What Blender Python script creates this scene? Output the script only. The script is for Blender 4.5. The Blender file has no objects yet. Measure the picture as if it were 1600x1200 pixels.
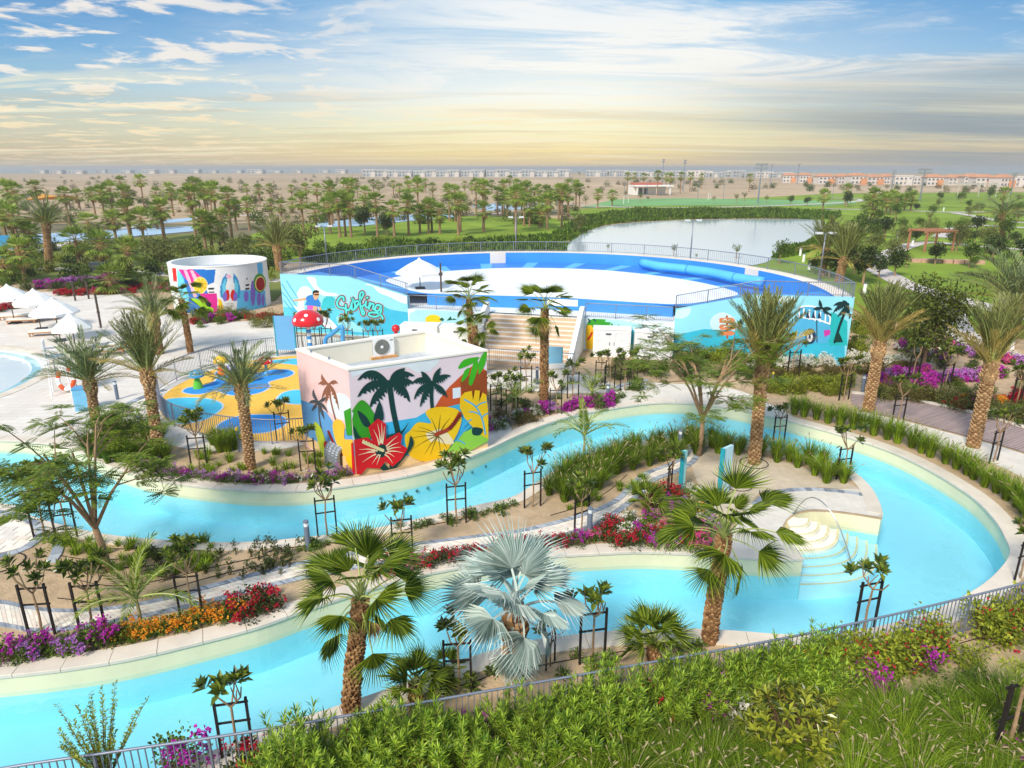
import bpy, math, random
import numpy as np
from mathutils import Vector, Matrix, geometry

# ------------------------------------------------------------------ camera, sky, sun, exposure
SC = bpy.context.scene
COL = SC.collection
PI = math.pi
CAM_H = 11.5
FPX = 1067.0
PITCH = math.atan(338 / FPX)
cam_data = bpy.data.cameras.new('camera')
cam_data.sensor_width = 36.0
cam_data.lens = 36.0 * FPX / 1600.0
cam_data.clip_start = 0.1
cam_data.clip_end = 60000
cam = bpy.data.objects.new('camera', cam_data)
COL.objects.link(cam)
cam.location = (0, 0, CAM_H)
cam.rotation_euler = (PI / 2 - PITCH, 0, 0)
SC.camera = cam

SUN_AZ = math.radians(211)      # compass-like, measured from +Y clockwise
SUN_EL = math.radians(42)
world = bpy.data.worlds.new('World')
SC.world = world
world.use_nodes = True


def S(r, g, b):
    f = lambda c: (c / 255 / 12.92) if c <= 10.3 else ((c / 255 + 0.055) / 1.055) ** 2.4
    return (f(r), f(g), f(b))


def build_world():
    nt = world.node_tree
    nt.nodes.clear()
    N = nt.nodes.new
    L = nt.links.new

    def math_(op, a, b=None, clamp=False):
        n = N('ShaderNodeMath'); n.operation = op; n.use_clamp = clamp
        for i, s in enumerate((a, b)):
            if s is None: continue
            if isinstance(s, (int, float)): n.inputs[i].default_value = s
            else: L(s, n.inputs[i])
        return n.outputs[0]

    def ramp(fac, stops, interp='EASE'):
        n = N('ShaderNodeValToRGB'); n.color_ramp.interpolation = interp
        els = n.color_ramp.elements
        while len(els) < len(stops): els.new(0.5)
        for e, (p, c) in zip(els, stops):
            e.position = p
            e.color = (*c, 1) if len(c) == 3 else c
        L(fac, n.inputs[0])
        return n.outputs[0]

    def mix(f, a, b, typ='MIX'):
        n = N('ShaderNodeMix'); n.data_type = 'RGBA'; n.blend_type = typ
        if isinstance(f, (int, float)): n.inputs[0].default_value = f
        else: L(f, n.inputs[0])
        for i, s in ((6, a), (7, b)):
            if isinstance(s, tuple): n.inputs[i].default_value = (*s, 1)
            else: L(s, n.inputs[i])
        return n.outputs[2]

    out = N('ShaderNodeOutputWorld'); bg = N('ShaderNodeBackground')
    sky = N('ShaderNodeTexSky'); sky.sky_type = 'NISHITA'; sky.sun_disc = False
    sky.sun_elevation = SUN_EL; sky.sun_rotation = SUN_AZ
    sky.air_density = 1.0; sky.dust_density = 1.2; sky.ozone_density = 2.5
    tc = N('ShaderNodeTexCoord'); sep = N('ShaderNodeSeparateXYZ')
    L(tc.outputs['Generated'], sep.inputs[0])
    x, y, z = sep.outputs
    zc = math_('MAXIMUM', z, 0.0)
    # nishita at 0.1, blue deepened a little
    base = mix(1.0, sky.outputs[0], (0.066, 0.099, 0.121), 'MULTIPLY')
    # warm haze layer near the horizon, warmest toward the low sunset glow
    hl = math_('SQRT', math_('ADD', math_('MULTIPLY', x, x), math_('MULTIPLY', y, y)))
    dot = math_('DIVIDE', math_('ADD', math_('MULTIPLY', x, 0.07), math_('MULTIPLY', y, 0.9975)), math_('MAXIMUM', hl, 0.01))
    glow = math_('POWER', math_('MULTIPLY', math_('ADD', dot, 1.0), 0.5), 20.0, True)
    K = 1.25
    def c_(*rgb): return tuple(v / K for v in S(*rgb))
    cool = ramp(zc, [(0.0, c_(192, 182, 164)), (0.02, c_(202, 192, 168)), (0.052, c_(202, 206, 190)), (0.092, c_(150, 194, 216)), (0.131, c_(92, 164, 216)), (0.2, c_(50, 128, 196)), (0.36, c_(142, 184, 222)), (0.6, c_(120, 166, 212))], 'LINEAR')
    warm = ramp(zc, [(0.0, c_(240, 212, 160)), (0.02, c_(255, 232, 164)), (0.045, c_(255, 250, 206)), (0.092, c_(255, 255, 244)), (0.131, c_(222, 236, 242)), (0.2, c_(140, 196, 234)), (0.36, c_(172, 204, 232)), (0.6, c_(124, 170, 214))], 'LINEAR')
    haze = mix(glow, cool, warm)
    hf = ramp(zc, [(0.0, (0.97,) * 3), (0.12, (0.92,) * 3), (0.3, (0.9,) * 3), (0.7, (0.8,) * 3)])
    col = mix(hf, base, haze)
    # cloud sheets: projected on a plane overhead so that they foreshorten to the horizon
    inv = math_('DIVIDE', 1.0, math_('ADD', zc, 0.045))
    comb = N('ShaderNodeCombineXYZ')
    L(math_('MULTIPLY', x, inv), comb.inputs[0]); L(math_('MULTIPLY', y, inv), comb.inputs[1])

    def noise(scale, detail, rough, loc, sc, dist=0.0):
        mp = N('ShaderNodeMapping'); mp.inputs['Location'].default_value = loc; mp.inputs['Scale'].default_value = sc
        mp.inputs['Rotation'].default_value = (0, 0, 0.32)
        L(comb.outputs[0], mp.inputs[0])
        n = N('ShaderNodeTexNoise'); n.inputs['Scale'].default_value = scale; n.inputs['Detail'].default_value = detail
        n.inputs['Roughness'].default_value = rough; n.inputs['Distortion'].default_value = dist
        L(mp.outputs[0], n.inputs['Vector'])
        return n.outputs[0]
    big = noise(0.17, 3, 0.5, (3.1, 1.7, 0), (1, 0.8, 1))
    wisp = noise(0.5, 9, 0.68, (0.3, 4.2, 0), (0.8, 1.5, 1), 1.1)
    puff = noise(1.55, 7, 0.62, (8.0, 2.0, 0), (1, 1.0, 1), 0.4)
    bigf = ramp(big, [(0.38, (0, 0, 0)), (0.60, (1, 1, 1))])
    wf = ramp(wisp, [(0.40, (0, 0, 0)), (0.60, (1, 1, 1))])
    right = ramp(math_('ADD', math_('MULTIPLY', x, 0.8), 0.5), [(0.22, (0.12,) * 3), (0.55, (1, 1, 1))])
    sheet = math_('MULTIPLY', math_('MULTIPLY', wf, math_('ADD', math_('MULTIPLY', bigf, 0.7), 0.5)), right, True)
    lit = ramp(zc, [(0.0, c_(226, 200, 160)), (0.05, c_(255, 238, 190)), (0.11, c_(255, 252, 244)), (0.3, c_(250, 252, 255))])
    col = mix(math_('MULTIPLY', sheet, 0.85), col, lit)
    left = ramp(math_('ADD', math_('MULTIPLY', x, 0.8), 0.5), [(0.15, (1, 1, 1)), (0.5, (0, 0, 0))])
    pf = math_('MULTIPLY', ramp(puff, [(0.51, (0, 0, 0)), (0.60, (1, 1, 1))]), math_('ADD', math_('MULTIPLY', left, 0.9), 0.08), True)
    col = mix(math_('MULTIPLY', pf, 0.85), col, mix(0.35, lit, c_(255, 232, 206)))
    # thin dusk streaks low over the horizon
    st_n = noise(0.34, 8, 0.65, (2.0, 6.5, 0), (0.55, 2.6, 1), 0.5)
    stz = ramp(zc, [(0.0, (0.35,) * 3), (0.03, (0.9,) * 3), (0.08, (0.75,) * 3), (0.14, (0, 0, 0))])
    dk_ = math_('MULTIPLY', ramp(st_n, [(0.50, (0, 0, 0)), (0.64, (1, 1, 1))]), stz, True)
    col = mix(math_('MULTIPLY', dk_, 0.38), col, c_(206, 188, 160))
    br_ = math_('MULTIPLY', ramp(st_n, [(0.36, (1, 1, 1)), (0.47, (0, 0, 0))]), stz, True)
    col = mix(math_('MULTIPLY', br_, 0.8), col, c_(255, 246, 214))
    # low grey bank of stratus to the right
    bank_n = noise(0.16, 7, 0.62, (5.0, 9.0, 0), (0.5, 2.2, 1), 0.4)
    bx = ramp(math_('ADD', math_('MULTIPLY', x, 0.9), 0.4), [(0.5, (0, 0, 0)), (0.9, (1, 1, 1))])
    bz = ramp(zc, [(0.0, (0.8,) * 3), (0.05, (0.95,) * 3), (0.10, (0.7,) * 3), (0.135, (0, 0, 0))])
    bank = math_('MULTIPLY', math_('MULTIPLY', bx, bz), ramp(bank_n, [(0.30, (0.25,) * 3), (0.58, (1, 1, 1))]), True)
    col = mix(math_('MULTIPLY', bank, 0.92), col, c_(138, 154, 168))
    L(col, bg.inputs[0])
    bg.inputs[1].default_value = 1.0
    L(bg.outputs[0], out.inputs[0])


build_world()
sun_data = bpy.data.lights.new('sun', 'SUN')
sun_data.energy = 3.4
sun_data.angle = math.radians(13)
sun_data.color = (1.0, 0.92, 0.80)
sun = bpy.data.objects.new('sun', sun_data)
COL.objects.link(sun)
sd = Vector((math.sin(SUN_AZ) * math.cos(SUN_EL), math.cos(SUN_AZ) * math.cos(SUN_EL), math.sin(SUN_EL)))
sun.rotation_euler = sd.to_track_quat('Z', 'Y').to_euler()
sun.location = (-40, -30, 60)
vs = SC.view_settings
vs.view_transform = 'Standard'
vs.look = 'None'
vs.exposure = 0.34
vs.gamma = 1.0
vs.use_curve_mapping = False
try:
    SC.cycles.use_denoising = True
    SC.cycles.max_bounces = 8
    SC.cycles.transparent_max_bounces = 12
    SC.cycles.caustics_reflective = False
    SC.cycles.caustics_refractive = False
except Exception:
    pass

# ------------------------------------------------------------------ layout helpers
def ray(px, py):
    a = (px - 800) / FPX; b = (600 - py) / FPX
    return Vector((a, math.cos(PITCH) + b * math.sin(PITCH), -math.sin(PITCH) + b * math.cos(PITCH)))


def G(px, py, z=0.0):
    """survey helper: the ground point (height z) at a position of the site plan photo"""
    r = ray(px, py)
    return Vector((0, 0, CAM_H)) + r * ((z - CAM_H) / r.z)


def AT(px, py, Y):
    r = ray(px, py)
    return Vector((0, 0, CAM_H)) + r * (Y / r.y)


def GL(pts, z=0.0):
    return [G(p[0], p[1], z) for p in pts]


def cr(pts, n=6, closed=False):
    """catmull-rom resampling"""
    P = [Vector(p) for p in pts]
    out = []
    m = len(P)
    rng = range(m) if closed else range(m - 1)
    for i in rng:
        p1, p2 = P[i], P[(i + 1) % m]
        p0 = P[i - 1] if (closed or i > 0) else p1 * 2 - p2
        p3 = P[(i + 2) % m] if (closed or i + 2 < m) else p2 * 2 - p1
        for k in range(n):
            t = k / n
            out.append(0.5 * ((2 * p1) + (p2 - p0) * t + (2 * p0 - 5 * p1 + 4 * p2 - p3) * t * t + (3 * p1 - p0 - 3 * p2 + p3) * t ** 3))
    if not closed: out.append(P[-1].copy())
    return out


def resample(pts, step, closed=False):
    P = list(pts) + ([pts[0]] if closed else [])
    d = [0.0]
    for a, b in zip(P, P[1:]): d.append(d[-1] + (b - a).length)
    n = max(2, int(round(d[-1] / step)))
    out = []; j = 0
    for i in range(n + (0 if closed else 1)):
        s = d[-1] * i / n
        while j < len(d) - 2 and d[j + 1] < s: j += 1
        t = (s - d[j]) / max(1e-9, d[j + 1] - d[j])
        out.append(P[j].lerp(P[j + 1], t))
    return out


def inside(p, poly):
    x, y = p[0], p[1]; c = False
    n = len(poly); j = n - 1
    for i in range(n):
        xi, yi = poly[i][0], poly[i][1]; xj, yj = poly[j][0], poly[j][1]
        if (yi > y) != (yj > y) and x < (xj - xi) * (y - yi) / (yj - yi) + xi: c = not c
        j = i
    return c


def normal2(pts, i, closed=False):
    n = len(pts)
    a = pts[(i - 1) % n] if (closed or i > 0) else pts[0]
    b = pts[(i + 1) % n] if (closed or i < n - 1) else pts[-1]
    t = (b - a); t.z = 0
    t.normalize()
    return Vector((-t.y, t.x, 0))


def offset(pts, d, closed=False):
    return [p + normal2(pts, i, closed) * d for i, p in enumerate(pts)]


# ------------------------------------------------------------------ mesh building
class MB:
    def __init__(s): s.ch = []

    def raw(s, V, F, m=0):
        V = np.asarray(V, dtype=np.float32).reshape(-1, 3)
        groups = {}
        for f in F: groups.setdefault(len(f), []).append(f)
        first = True
        for k, fs in groups.items():
            s.ch.append((V if first else None, np.asarray(fs, dtype=np.int32), m)); first = False
        return s

    def arr(s, V, F, m=0):
        s.ch.append((np.asarray(V, dtype=np.float32).reshape(-1, 3), np.asarray(F, dtype=np.int32), m)); return s

    def box(s, c, size, rz=0.0, m=0, mat=None):
        hx, hy, hz = size[0] / 2, size[1] / 2, size[2] / 2
        V = [Vector((x * hx, y * hy, z * hz)) for z in (-1, 1) for y in (-1, 1) for x in (-1, 1)]
        R = mat if mat is not None else Matrix.Rotation(rz, 3, 'Z')
        V = [R @ v + Vector(c) for v in V]
        return s.raw(V, [(0, 2, 3, 1), (4, 5, 7, 6), (0, 1, 5, 4), (1, 3, 7, 5), (3, 2, 6, 7), (2, 0, 4, 6)], m)

    def bar(s, a, b, w, h=None, m=0):
        a = Vector(a); b = Vector(b); h = h or w
        d = (b - a); L = d.length
        if L < 1e-6: return s
        d.normalize()
        up = Vector((0, 0, 1)) if abs(d.z) < 0.95 else Vector((0, 1, 0))
        sx = d.cross(up).normalized(); sz = sx.cross(d)
        R = Matrix((sx, d, sz)).transposed()
        return s.box((a + b) / 2, (w, L, h), m=m, mat=R)

    def tube(s, pts, rad, n=8, m=0, cap=True):
        P = [Vector(p) for p in pts]
        if isinstance(rad, (int, float)): rad = [rad] * len(P)
        V = []; F = []
        ref = None
        for i, p in enumerate(P):
            t = (P[min(i + 1, len(P) - 1)] - P[max(i - 1, 0)]).normalized()
            if ref is None: ref = Vector((1, 0, 0)) if abs(t.x) < 0.8 else Vector((0, 1, 0))
            u = (ref - t * ref.dot(t)).normalized(); ref = u
            w = t.cross(u)
            for k in range(n):
                a = 2 * PI * k / n
                V.append(p + (u * math.cos(a) + w * math.sin(a)) * rad[i])
        for i in range(len(P) - 1):
            for k in range(n):
                k2 = (k + 1) % n
                F.append((i * n + k, i * n + k2, (i + 1) * n + k2, (i + 1) * n + k))
        if cap:
            F.append(tuple(range(n - 1, -1, -1))); F.append(tuple((len(P) - 1) * n + k for k in range(n)))
        return s.raw(V, F, m)

    def lathe(s, prof, n=20, c=(0, 0, 0), m=0, a0=0.0, a1=2 * PI):
        full = abs(a1 - a0 - 2 * PI) < 1e-6
        k = n if full else n + 1
        V = []; F = []
        for r, z in prof:
            for i in range(k):
                a = a0 + (a1 - a0) * i / n
                V.append((c[0] + r * math.cos(a), c[1] + r * math.sin(a), c[2] + z))
        for j in range(len(prof) - 1):
            for i in range(n):
                i2 = (i + 1) % k
                F.append((j * k + i, j * k + i2, (j + 1) * k + i2, (j + 1) * k + i))
        return s.raw(V, F, m)

    def sheet(s, loops, z=None, m=0):
        loops = [[Vector((p[0], p[1], 0)) for p in lp] for lp in loops]
        tri = geometry.tessellate_polygon(loops)
        V = [p for lp in loops for p in lp]
        if z is not None: V = [Vector((p.x, p.y, z)) for p in V]
        F = []
        for t in tri:
            a, b, c = (V[i] for i in t)
            F.append(tuple(t) if (b - a).cross(c - a).z > 0 else tuple(reversed(t)))
        return s.raw(V, F, m)

    def prism(s, poly, z0, z1, m=0, bottom=False):
        s.sheet([poly], z1, m)
        n = len(poly)
        V = [(p[0], p[1], z0) for p in poly] + [(p[0], p[1], z1) for p in poly]
        area = sum(poly[i][0] * poly[(i + 1) % n][1] - poly[(i + 1) % n][0] * poly[i][1] for i in range(n))
        F = [(i, (i + 1) % n, n + (i + 1) % n, n + i) for i in range(n)]
        if area < 0: F = [tuple(reversed(f)) for f in F]
        return s.raw(V, F, m)

    def add(s, o, M=None):
        for V, F, m in o.ch:
            if V is not None and M is not None:
                V = V @ np.array(M.to_3x3(), dtype=np.float32).T + np.array(M.translation, dtype=np.float32)
            s.ch.append((V, F, m))
        return s

    def leaves(s, P, D, U, Ln, Wd, fold=0.15, m=0, curl=0.0):
        """folded four-point leaves: P base, D direction, U upward hint"""
        P = np.asarray(P, dtype=np.float32).reshape(-1, 3); n = len(P)
        D = np.asarray(D, dtype=np.float32).reshape(-1, 3); U = np.asarray(U, dtype=np.float32).reshape(-1, 3)
        D = D / np.maximum(1e-6, np.linalg.norm(D, axis=1, keepdims=True))
        S = np.cross(D, U); S /= np.maximum(1e-6, np.linalg.norm(S, axis=1, keepdims=True))
        Nn = np.cross(S, D)
        Ln = np.broadcast_to(np.asarray(Ln, dtype=np.float32), (n,))[:, None]; Wd = np.broadcast_to(np.asarray(Wd, dtype=np.float32), (n,))[:, None]
        mid = P + D * Ln * 0.55 + Nn * fold * Wd
        tip = P + D * Ln - Nn * curl * Ln
        V = np.stack([P, mid + S * Wd * 0.5, tip, mid - S * Wd * 0.5], axis=1).reshape(-1, 3)
        F = np.arange(n * 4, dtype=np.int32).reshape(n, 4)
        return s.arr(V, F, m)

    def data(s, name, mats, smooth=False):
        Vs = []; loops = []; starts = []; mi = []; off = 0; base = 0; ls = 0
        for V, F, m in s.ch:
            if V is not None:
                base = off; Vs.append(V); off += len(V)
            k = F.shape[1]
            loops.append((F + base).ravel())
            starts.append(ls + np.arange(len(F), dtype=np.int32) * k); ls += F.size
            mi.append(np.full(len(F), m, dtype=np.int32))
        me = bpy.data.meshes.new(name)
        V = np.concatenate(Vs); lo = np.concatenate(loops); st = np.concatenate(starts); mi = np.concatenate(mi)
        me.vertices.add(len(V)); me.vertices.foreach_set('co', V.ravel())
        me.loops.add(len(lo)); me.loops.foreach_set('vertex_index', lo.astype(np.int32))
        me.polygons.add(len(st)); me.polygons.foreach_set('loop_start', st.astype(np.int32))
        me.polygons.foreach_set('material_index', mi)
        me.polygons.foreach_set('use_smooth', np.full(len(st), bool(smooth)))
        for mt in (mats if isinstance(mats, (list, tuple)) else [mats]): me.materials.append(mt)
        me.update(calc_edges=True)
        return me

    def build(s, name, mats, parent=None, loc=None, smooth=False):
        return link(name, s.data(name, mats, smooth), parent, loc)


def link(name, me, parent=None, loc=None, rot=None, scale=None):
    o = bpy.data.objects.new(name, me)
    COL.objects.link(o)
    if parent is not None: o.parent = parent
    if loc is not None: o.location = loc
    if rot is not None: o.rotation_euler = rot
    if scale is not None: o.scale = (scale,) * 3 if isinstance(scale, (int, float)) else scale
    return o


def tag(o, label, cat, group=None):
    o['label'] = label; o['category'] = cat
    if group: o['group'] = group
    return o


def thing(name, label, cat, loc=(0, 0, 0), rz=0.0, group=None):
    o = link(name, None, None, loc, (0, 0, rz))
    return tag(o, label, cat, group)


def struct(o):
    o['kind'] = 'structure'; return o


def stuff(o):
    o['kind'] = 'stuff'; return o


def copy_tree(o, loc=None, rz=None, scale=None, label=None, group=None, parent=None):
    c = o.copy(); COL.objects.link(c)
    if parent is not None: c.parent = parent
    if loc is not None: c.location = loc
    if rz is not None: c.rotation_euler = (0, 0, rz)
    if scale is not None: c.scale = (scale,) * 3 if isinstance(scale, (int, float)) else scale
    if label: c['label'] = label
    if group: c['group'] = group
    for ch in o.children: copy_tree(ch, parent=c)
    return c


# ------------------------------------------------------------------ materials
MATS = {}


def mat(name, col, rough=0.7, var=0.12, scale=3.0, bump=0.0, bscale=30.0, spec=0.3, metal=0.0, detail=4.0, col2=None, coat=0.0, stain=0.0):
    if name in MATS: return MATS[name]
    m = bpy.data.materials.new(name); m.use_nodes = True
    nt = m.node_tree; b = nt.nodes['Principled BSDF']
    b.inputs['Roughness'].default_value = rough
    b.inputs['Specular IOR Level'].default_value = spec
    b.inputs['Metallic'].default_value = metal
    b.inputs['Coat Weight'].default_value = coat
    tc = nt.nodes.new('ShaderNodeTexCoord')
    if var > 0 or col2:
        n = nt.nodes.new('ShaderNodeTexNoise'); n.inputs['Scale'].default_value = scale; n.inputs['Detail'].default_value = detail
        n.inputs['Roughness'].default_value = 0.62
        nt.links.new(tc.outputs['Object'], n.inputs['Vector'])
        r = nt.nodes.new('ShaderNodeValToRGB')
        r.color_ramp.elements[0].position = 0.32; r.color_ramp.elements[1].position = 0.68
        c0 = tuple(max(0, c * (1 - var)) for c in col); c1 = col2 or tuple(min(1, c * (1 + var)) for c in col)
        r.color_ramp.elements[0].color = (*c0, 1); r.color_ramp.elements[1].color = (*c1, 1)
        nt.links.new(n.outputs[0], r.inputs[0])
        src = r.outputs[0]
        if stain > 0:
            n3 = nt.nodes.new('ShaderNodeTexNoise'); n3.inputs['Scale'].default_value = scale * 0.23; n3.inputs['Detail'].default_value = 6
            nt.links.new(tc.outputs['Object'], n3.inputs['Vector'])
            r3 = nt.nodes.new('ShaderNodeValToRGB'); r3.color_ramp.elements[0].position = 0.35; r3.color_ramp.elements[1].position = 0.62
            r3.color_ramp.elements[0].color = (1 - stain, 1 - stain, 1 - stain * 1.1, 1); r3.color_ramp.elements[1].color = (1, 1, 1, 1)
            nt.links.new(n3.outputs[0], r3.inputs[0])
            mx = nt.nodes.new('ShaderNodeMix'); mx.data_type = 'RGBA'; mx.blend_type = 'MULTIPLY'; mx.inputs[0].default_value = 1
            nt.links.new(src, mx.inputs[6]); nt.links.new(r3.outputs[0], mx.inputs[7]); src = mx.outputs[2]
        nt.links.new(src, b.inputs['Base Color'])
    else:
        b.inputs['Base Color'].default_value = (*col, 1)
    if bump > 0:
        n2 = nt.nodes.new('ShaderNodeTexNoise'); n2.inputs['Scale'].default_value = bscale; n2.inputs['Detail'].default_value = 5
        nt.links.new(tc.outputs['Object'], n2.inputs['Vector'])
        bp = nt.nodes.new('ShaderNodeBump'); bp.inputs['Strength'].default_value = min(1, bump); bp.inputs['Distance'].default_value = 0.03
        nt.links.new(n2.outputs[0], bp.inputs['Height']); nt.links.new(bp.outputs[0], b.inputs['Normal'])
    MATS[name] = m
    return m


def leafmat(name, c1, c2, rough=0.5, trans=0.25, spec=0.3, objvar=0.25):
    deep = any(k in name for k in ('fan', 'leaf', 'grass', 'reed', 'tree')) and not any(k in name for k in ('silver', 'dead', 'dry', 'far_'))
    """two-tone leaves: each leaf its own tone, plus a tone per plant"""
    if name in MATS: return MATS[name]
    m = bpy.data.materials.new(name); m.use_nodes = True
    nt = m.node_tree; b = nt.nodes['Principled BSDF']; out = nt.nodes['Material Output']
    g = nt.nodes.new('ShaderNodeNewGeometry'); oi = nt.nodes.new('ShaderNodeObjectInfo')
    r = nt.nodes.new('ShaderNodeValToRGB')
    if deep:
        c1 = (c1[0] * 0.56, c1[1] * 0.6, c1[2] * 0.5); c2 = (c2[0] * 0.84, c2[1] * 0.86, c2[2] * 0.72)
    r.color_ramp.elements[0].color = (*c1, 1); r.color_ramp.elements[1].color = (*c2, 1)
    nt.links.new(g.outputs['Random Per Island'], r.inputs[0])
    mr = nt.nodes.new('ShaderNodeMapRange'); mr.inputs[3].default_value = 1 - objvar; mr.inputs[4].default_value = 1 + objvar
    nt.links.new(oi.outputs['Random'], mr.inputs[0])
    mx = nt.nodes.new('ShaderNodeVectorMath'); mx.operation = 'SCALE'
    nt.links.new(r.outputs[0], mx.inputs[0]); nt.links.new(mr.outputs[0], mx.inputs['Scale'])
    nt.links.new(mx.outputs[0], b.inputs['Base Color'])
    b.inputs['Roughness'].default_value = rough; b.inputs['Specular IOR Level'].default_value = spec
    if trans > 0:
        t = nt.nodes.new('ShaderNodeBsdfTranslucent'); nt.links.new(mx.outputs[0], t.inputs[0])
        ms = nt.nodes.new('ShaderNodeMixShader'); ms.inputs[0].default_value = trans
        nt.links.new(b.outputs[0], ms.inputs[1]); nt.links.new(t.outputs[0], ms.inputs[2])
        nt.links.new(ms.outputs[0], out.inputs[0])
    MATS[name] = m
    return m


def watermat(name, tint, rough=0.015, bscale=1.2, bump=0.08, ior=1.33, mirror=None, bsc2=(1, 1, 1)):
    """still water: clear tinted body with a fresnel mirror and small ripples"""
    m = bpy.data.materials.new(name); m.use_nodes = True
    nt = m.node_tree; nt.nodes.clear(); N = nt.nodes.new; L = nt.links.new
    out = N('ShaderNodeOutputMaterial'); tr = N('ShaderNodeBsdfTransparent'); gl = N('ShaderNodeBsdfGlossy')
    tr.inputs[0].default_value = (*tint, 1); gl.inputs['Roughness'].default_value = rough
    tc = N('ShaderNodeTexCoord'); mp = N('ShaderNodeMapping'); mp.inputs['Scale'].default_value = bsc2
    n = N('ShaderNodeTexNoise'); n.inputs['Scale'].default_value = bscale; n.inputs['Detail'].default_value = 3
    L(tc.outputs['Object'], mp.inputs[0]); L(mp.outputs[0], n.inputs['Vector'])
    bp = N('ShaderNodeBump'); bp.inputs['Strength'].default_value = bump; bp.inputs['Distance'].default_value = 0.1
    L(n.outputs[0], bp.inputs['Height']); L(bp.outputs[0], gl.inputs['Normal'])
    ge = N('ShaderNodeNewGeometry'); dt = N('ShaderNodeVectorMath'); dt.operation = 'DOT_PRODUCT'
    L(ge.outputs['Incoming'], dt.inputs[0]); L(bp.outputs[0], dt.inputs[1])
    def mm(op, a, b=None):
        q = N('ShaderNodeMath'); q.operation = op
        for i, t in enumerate((a, b)):
            if t is None: continue
            if isinstance(t, float): q.inputs[i].default_value = t
            else: L(t, q.inputs[i])
        return q.outputs[0]
    # schlick reflectance, the same from above and below (the sheet does not refract)
    fr = mm('ADD', mm('MULTIPLY', mm('POWER', mm('SUBTRACT', 1.0, mm('ABSOLUTE', dt.outputs['Value'])), 5.0), 0.93), 0.07)
    ms = N('ShaderNodeMixShader'); L(fr, ms.inputs[0]); L(tr.outputs[0], ms.inputs[1]); L(gl.outputs[0], ms.inputs[2])
    L(ms.outputs[0], out.inputs[0])
    MATS[name] = m
    return m


def brickmat(name, c1, c2, mortar, scale, bw, bh, ms=0.02, rough=0.8, var=0.1, rot=0.0):
    """paving too far away to pick apart: fine joints in the material"""
    m = bpy.data.materials.new(name); m.use_nodes = True
    nt = m.node_tree; b = nt.nodes['Principled BSDF']; N = nt.nodes.new; L = nt.links.new
    tc = N('ShaderNodeTexCoord'); mp = N('ShaderNodeMapping'); mp.inputs['Rotation'].default_value = (0, 0, rot)
    br = N('ShaderNodeTexBrick'); br.inputs['Scale'].default_value = scale
    br.inputs['Brick Width'].default_value = bw; br.inputs['Row Height'].default_value = bh; br.inputs['Mortar Size'].default_value = ms
    br.inputs['Color1'].default_value = (*c1, 1); br.inputs['Color2'].default_value = (*c2, 1); br.inputs['Mortar'].default_value = (*mortar, 1)
    L(tc.outputs['Object'], mp.inputs[0]); L(mp.outputs[0], br.inputs['Vector'])
    n = N('ShaderNodeTexNoise'); n.inputs['Scale'].default_value = 0.35; n.inputs['Detail'].default_value = 7
    L(tc.outputs['Object'], n.inputs['Vector'])
    r = N('ShaderNodeValToRGB'); r.color_ramp.elements[0].position = 0.3; r.color_ramp.elements[1].position = 0.7
    r.color_ramp.elements[0].color = (1 - var, 1 - var, 1 - var, 1); r.color_ramp.elements[1].color = (1, 1, 1, 1)
    L(n.outputs[0], r.inputs[0])
    mx = N('ShaderNodeMix'); mx.data_type = 'RGBA'; mx.blend_type = 'MULTIPLY'; mx.inputs[0].default_value = 1
    L(br.outputs[0], mx.inputs[6]); L(r.outputs[0], mx.inputs[7]); L(mx.outputs[2], b.inputs['Base Color'])
    b.inputs['Roughness'].default_value = rough; b.inputs['Specular IOR Level'].default_value = 0.2
    MATS[name] = m
    return m


def paint(r, g, b, rough=0.6):
    return mat('paint_%d_%d_%d' % (r, g, b), S(r, g, b), rough, 0.06, 1.5, 0.12, 70, 0.25, detail=7, stain=0.10)

# ------------------------------------------------------------------ common materials
sand = mat('sand_ground', S(196, 172, 140), 0.95, 0.14, 0.6, 0.6, 9, 0.1, detail=8, stain=0.12)
soil = mat('planting_soil', S(196, 170, 138), 0.95, 0.16, 2.2, 0.9, 14, 0.1, detail=8, stain=0.18)
desert = mat('desert_sand', S(192, 168, 138), 0.95, 0.2, 0.012, 0, 1, 0.05, detail=8, stain=0.2)
lawnm = mat('lawn_grass', S(134, 158, 56), 0.9, 0.22, 0.11, 0.8, 6, 0.1, detail=9, stain=0.22)
lawnd = mat('rough_lawn', S(124, 132, 70), 0.9, 0.3, 0.15, 0.8, 5, 0.1, detail=9, stain=0.2)
copem = mat('coping_stone', S(226, 214, 198), 0.7, 0.10, 1.1, 0.15, 40, 0.25, detail=8, stain=0.10)
mortar = mat('mortar', S(196, 186, 172), 0.9, 0.12, 4)
creamband = mat('cream_pool_tile', S(240, 233, 194), 0.35, 0.06, 0.8, 0, 1, 0.4, stain=0.08)
poolblue = mat('pool_paint', S(156, 234, 250), 0.6, 0.07, 0.16, 0, 1, 0.3, stain=0.07)
poolwall = mat('pool_wall_paint', S(156, 234, 244), 0.6, 0.05, 0.3)
conc = mat('light_concrete', S(224, 216, 204), 0.85, 0.07, 5.0, 0.2, 60, 0.2, detail=9, stain=0.10)
greystone = [mat('grey_border_stone_%s' % n, S(*c), 0.8, 0.12, 6, 0.2, 40, 0.2) for n, c in (('pale', (176, 182, 190)), ('mid', (152, 160, 172)), ('dark', (128, 137, 150)))]
pavem = [mat('cream_paver_%s' % n, S(*c), 0.85, 0.08, 5, 0.2, 50, 0.2) for n, c in (('pale', (240, 232, 218)), ('rosy', (232, 218, 202)), ('grey', (224, 216, 206)))]
deckm = brickmat('travertine_deck', S(232, 225, 215), S(222, 213, 202), S(204, 195, 184), 1.0, 0.9, 0.45, 0.012, 0.8, 0.1)
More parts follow.
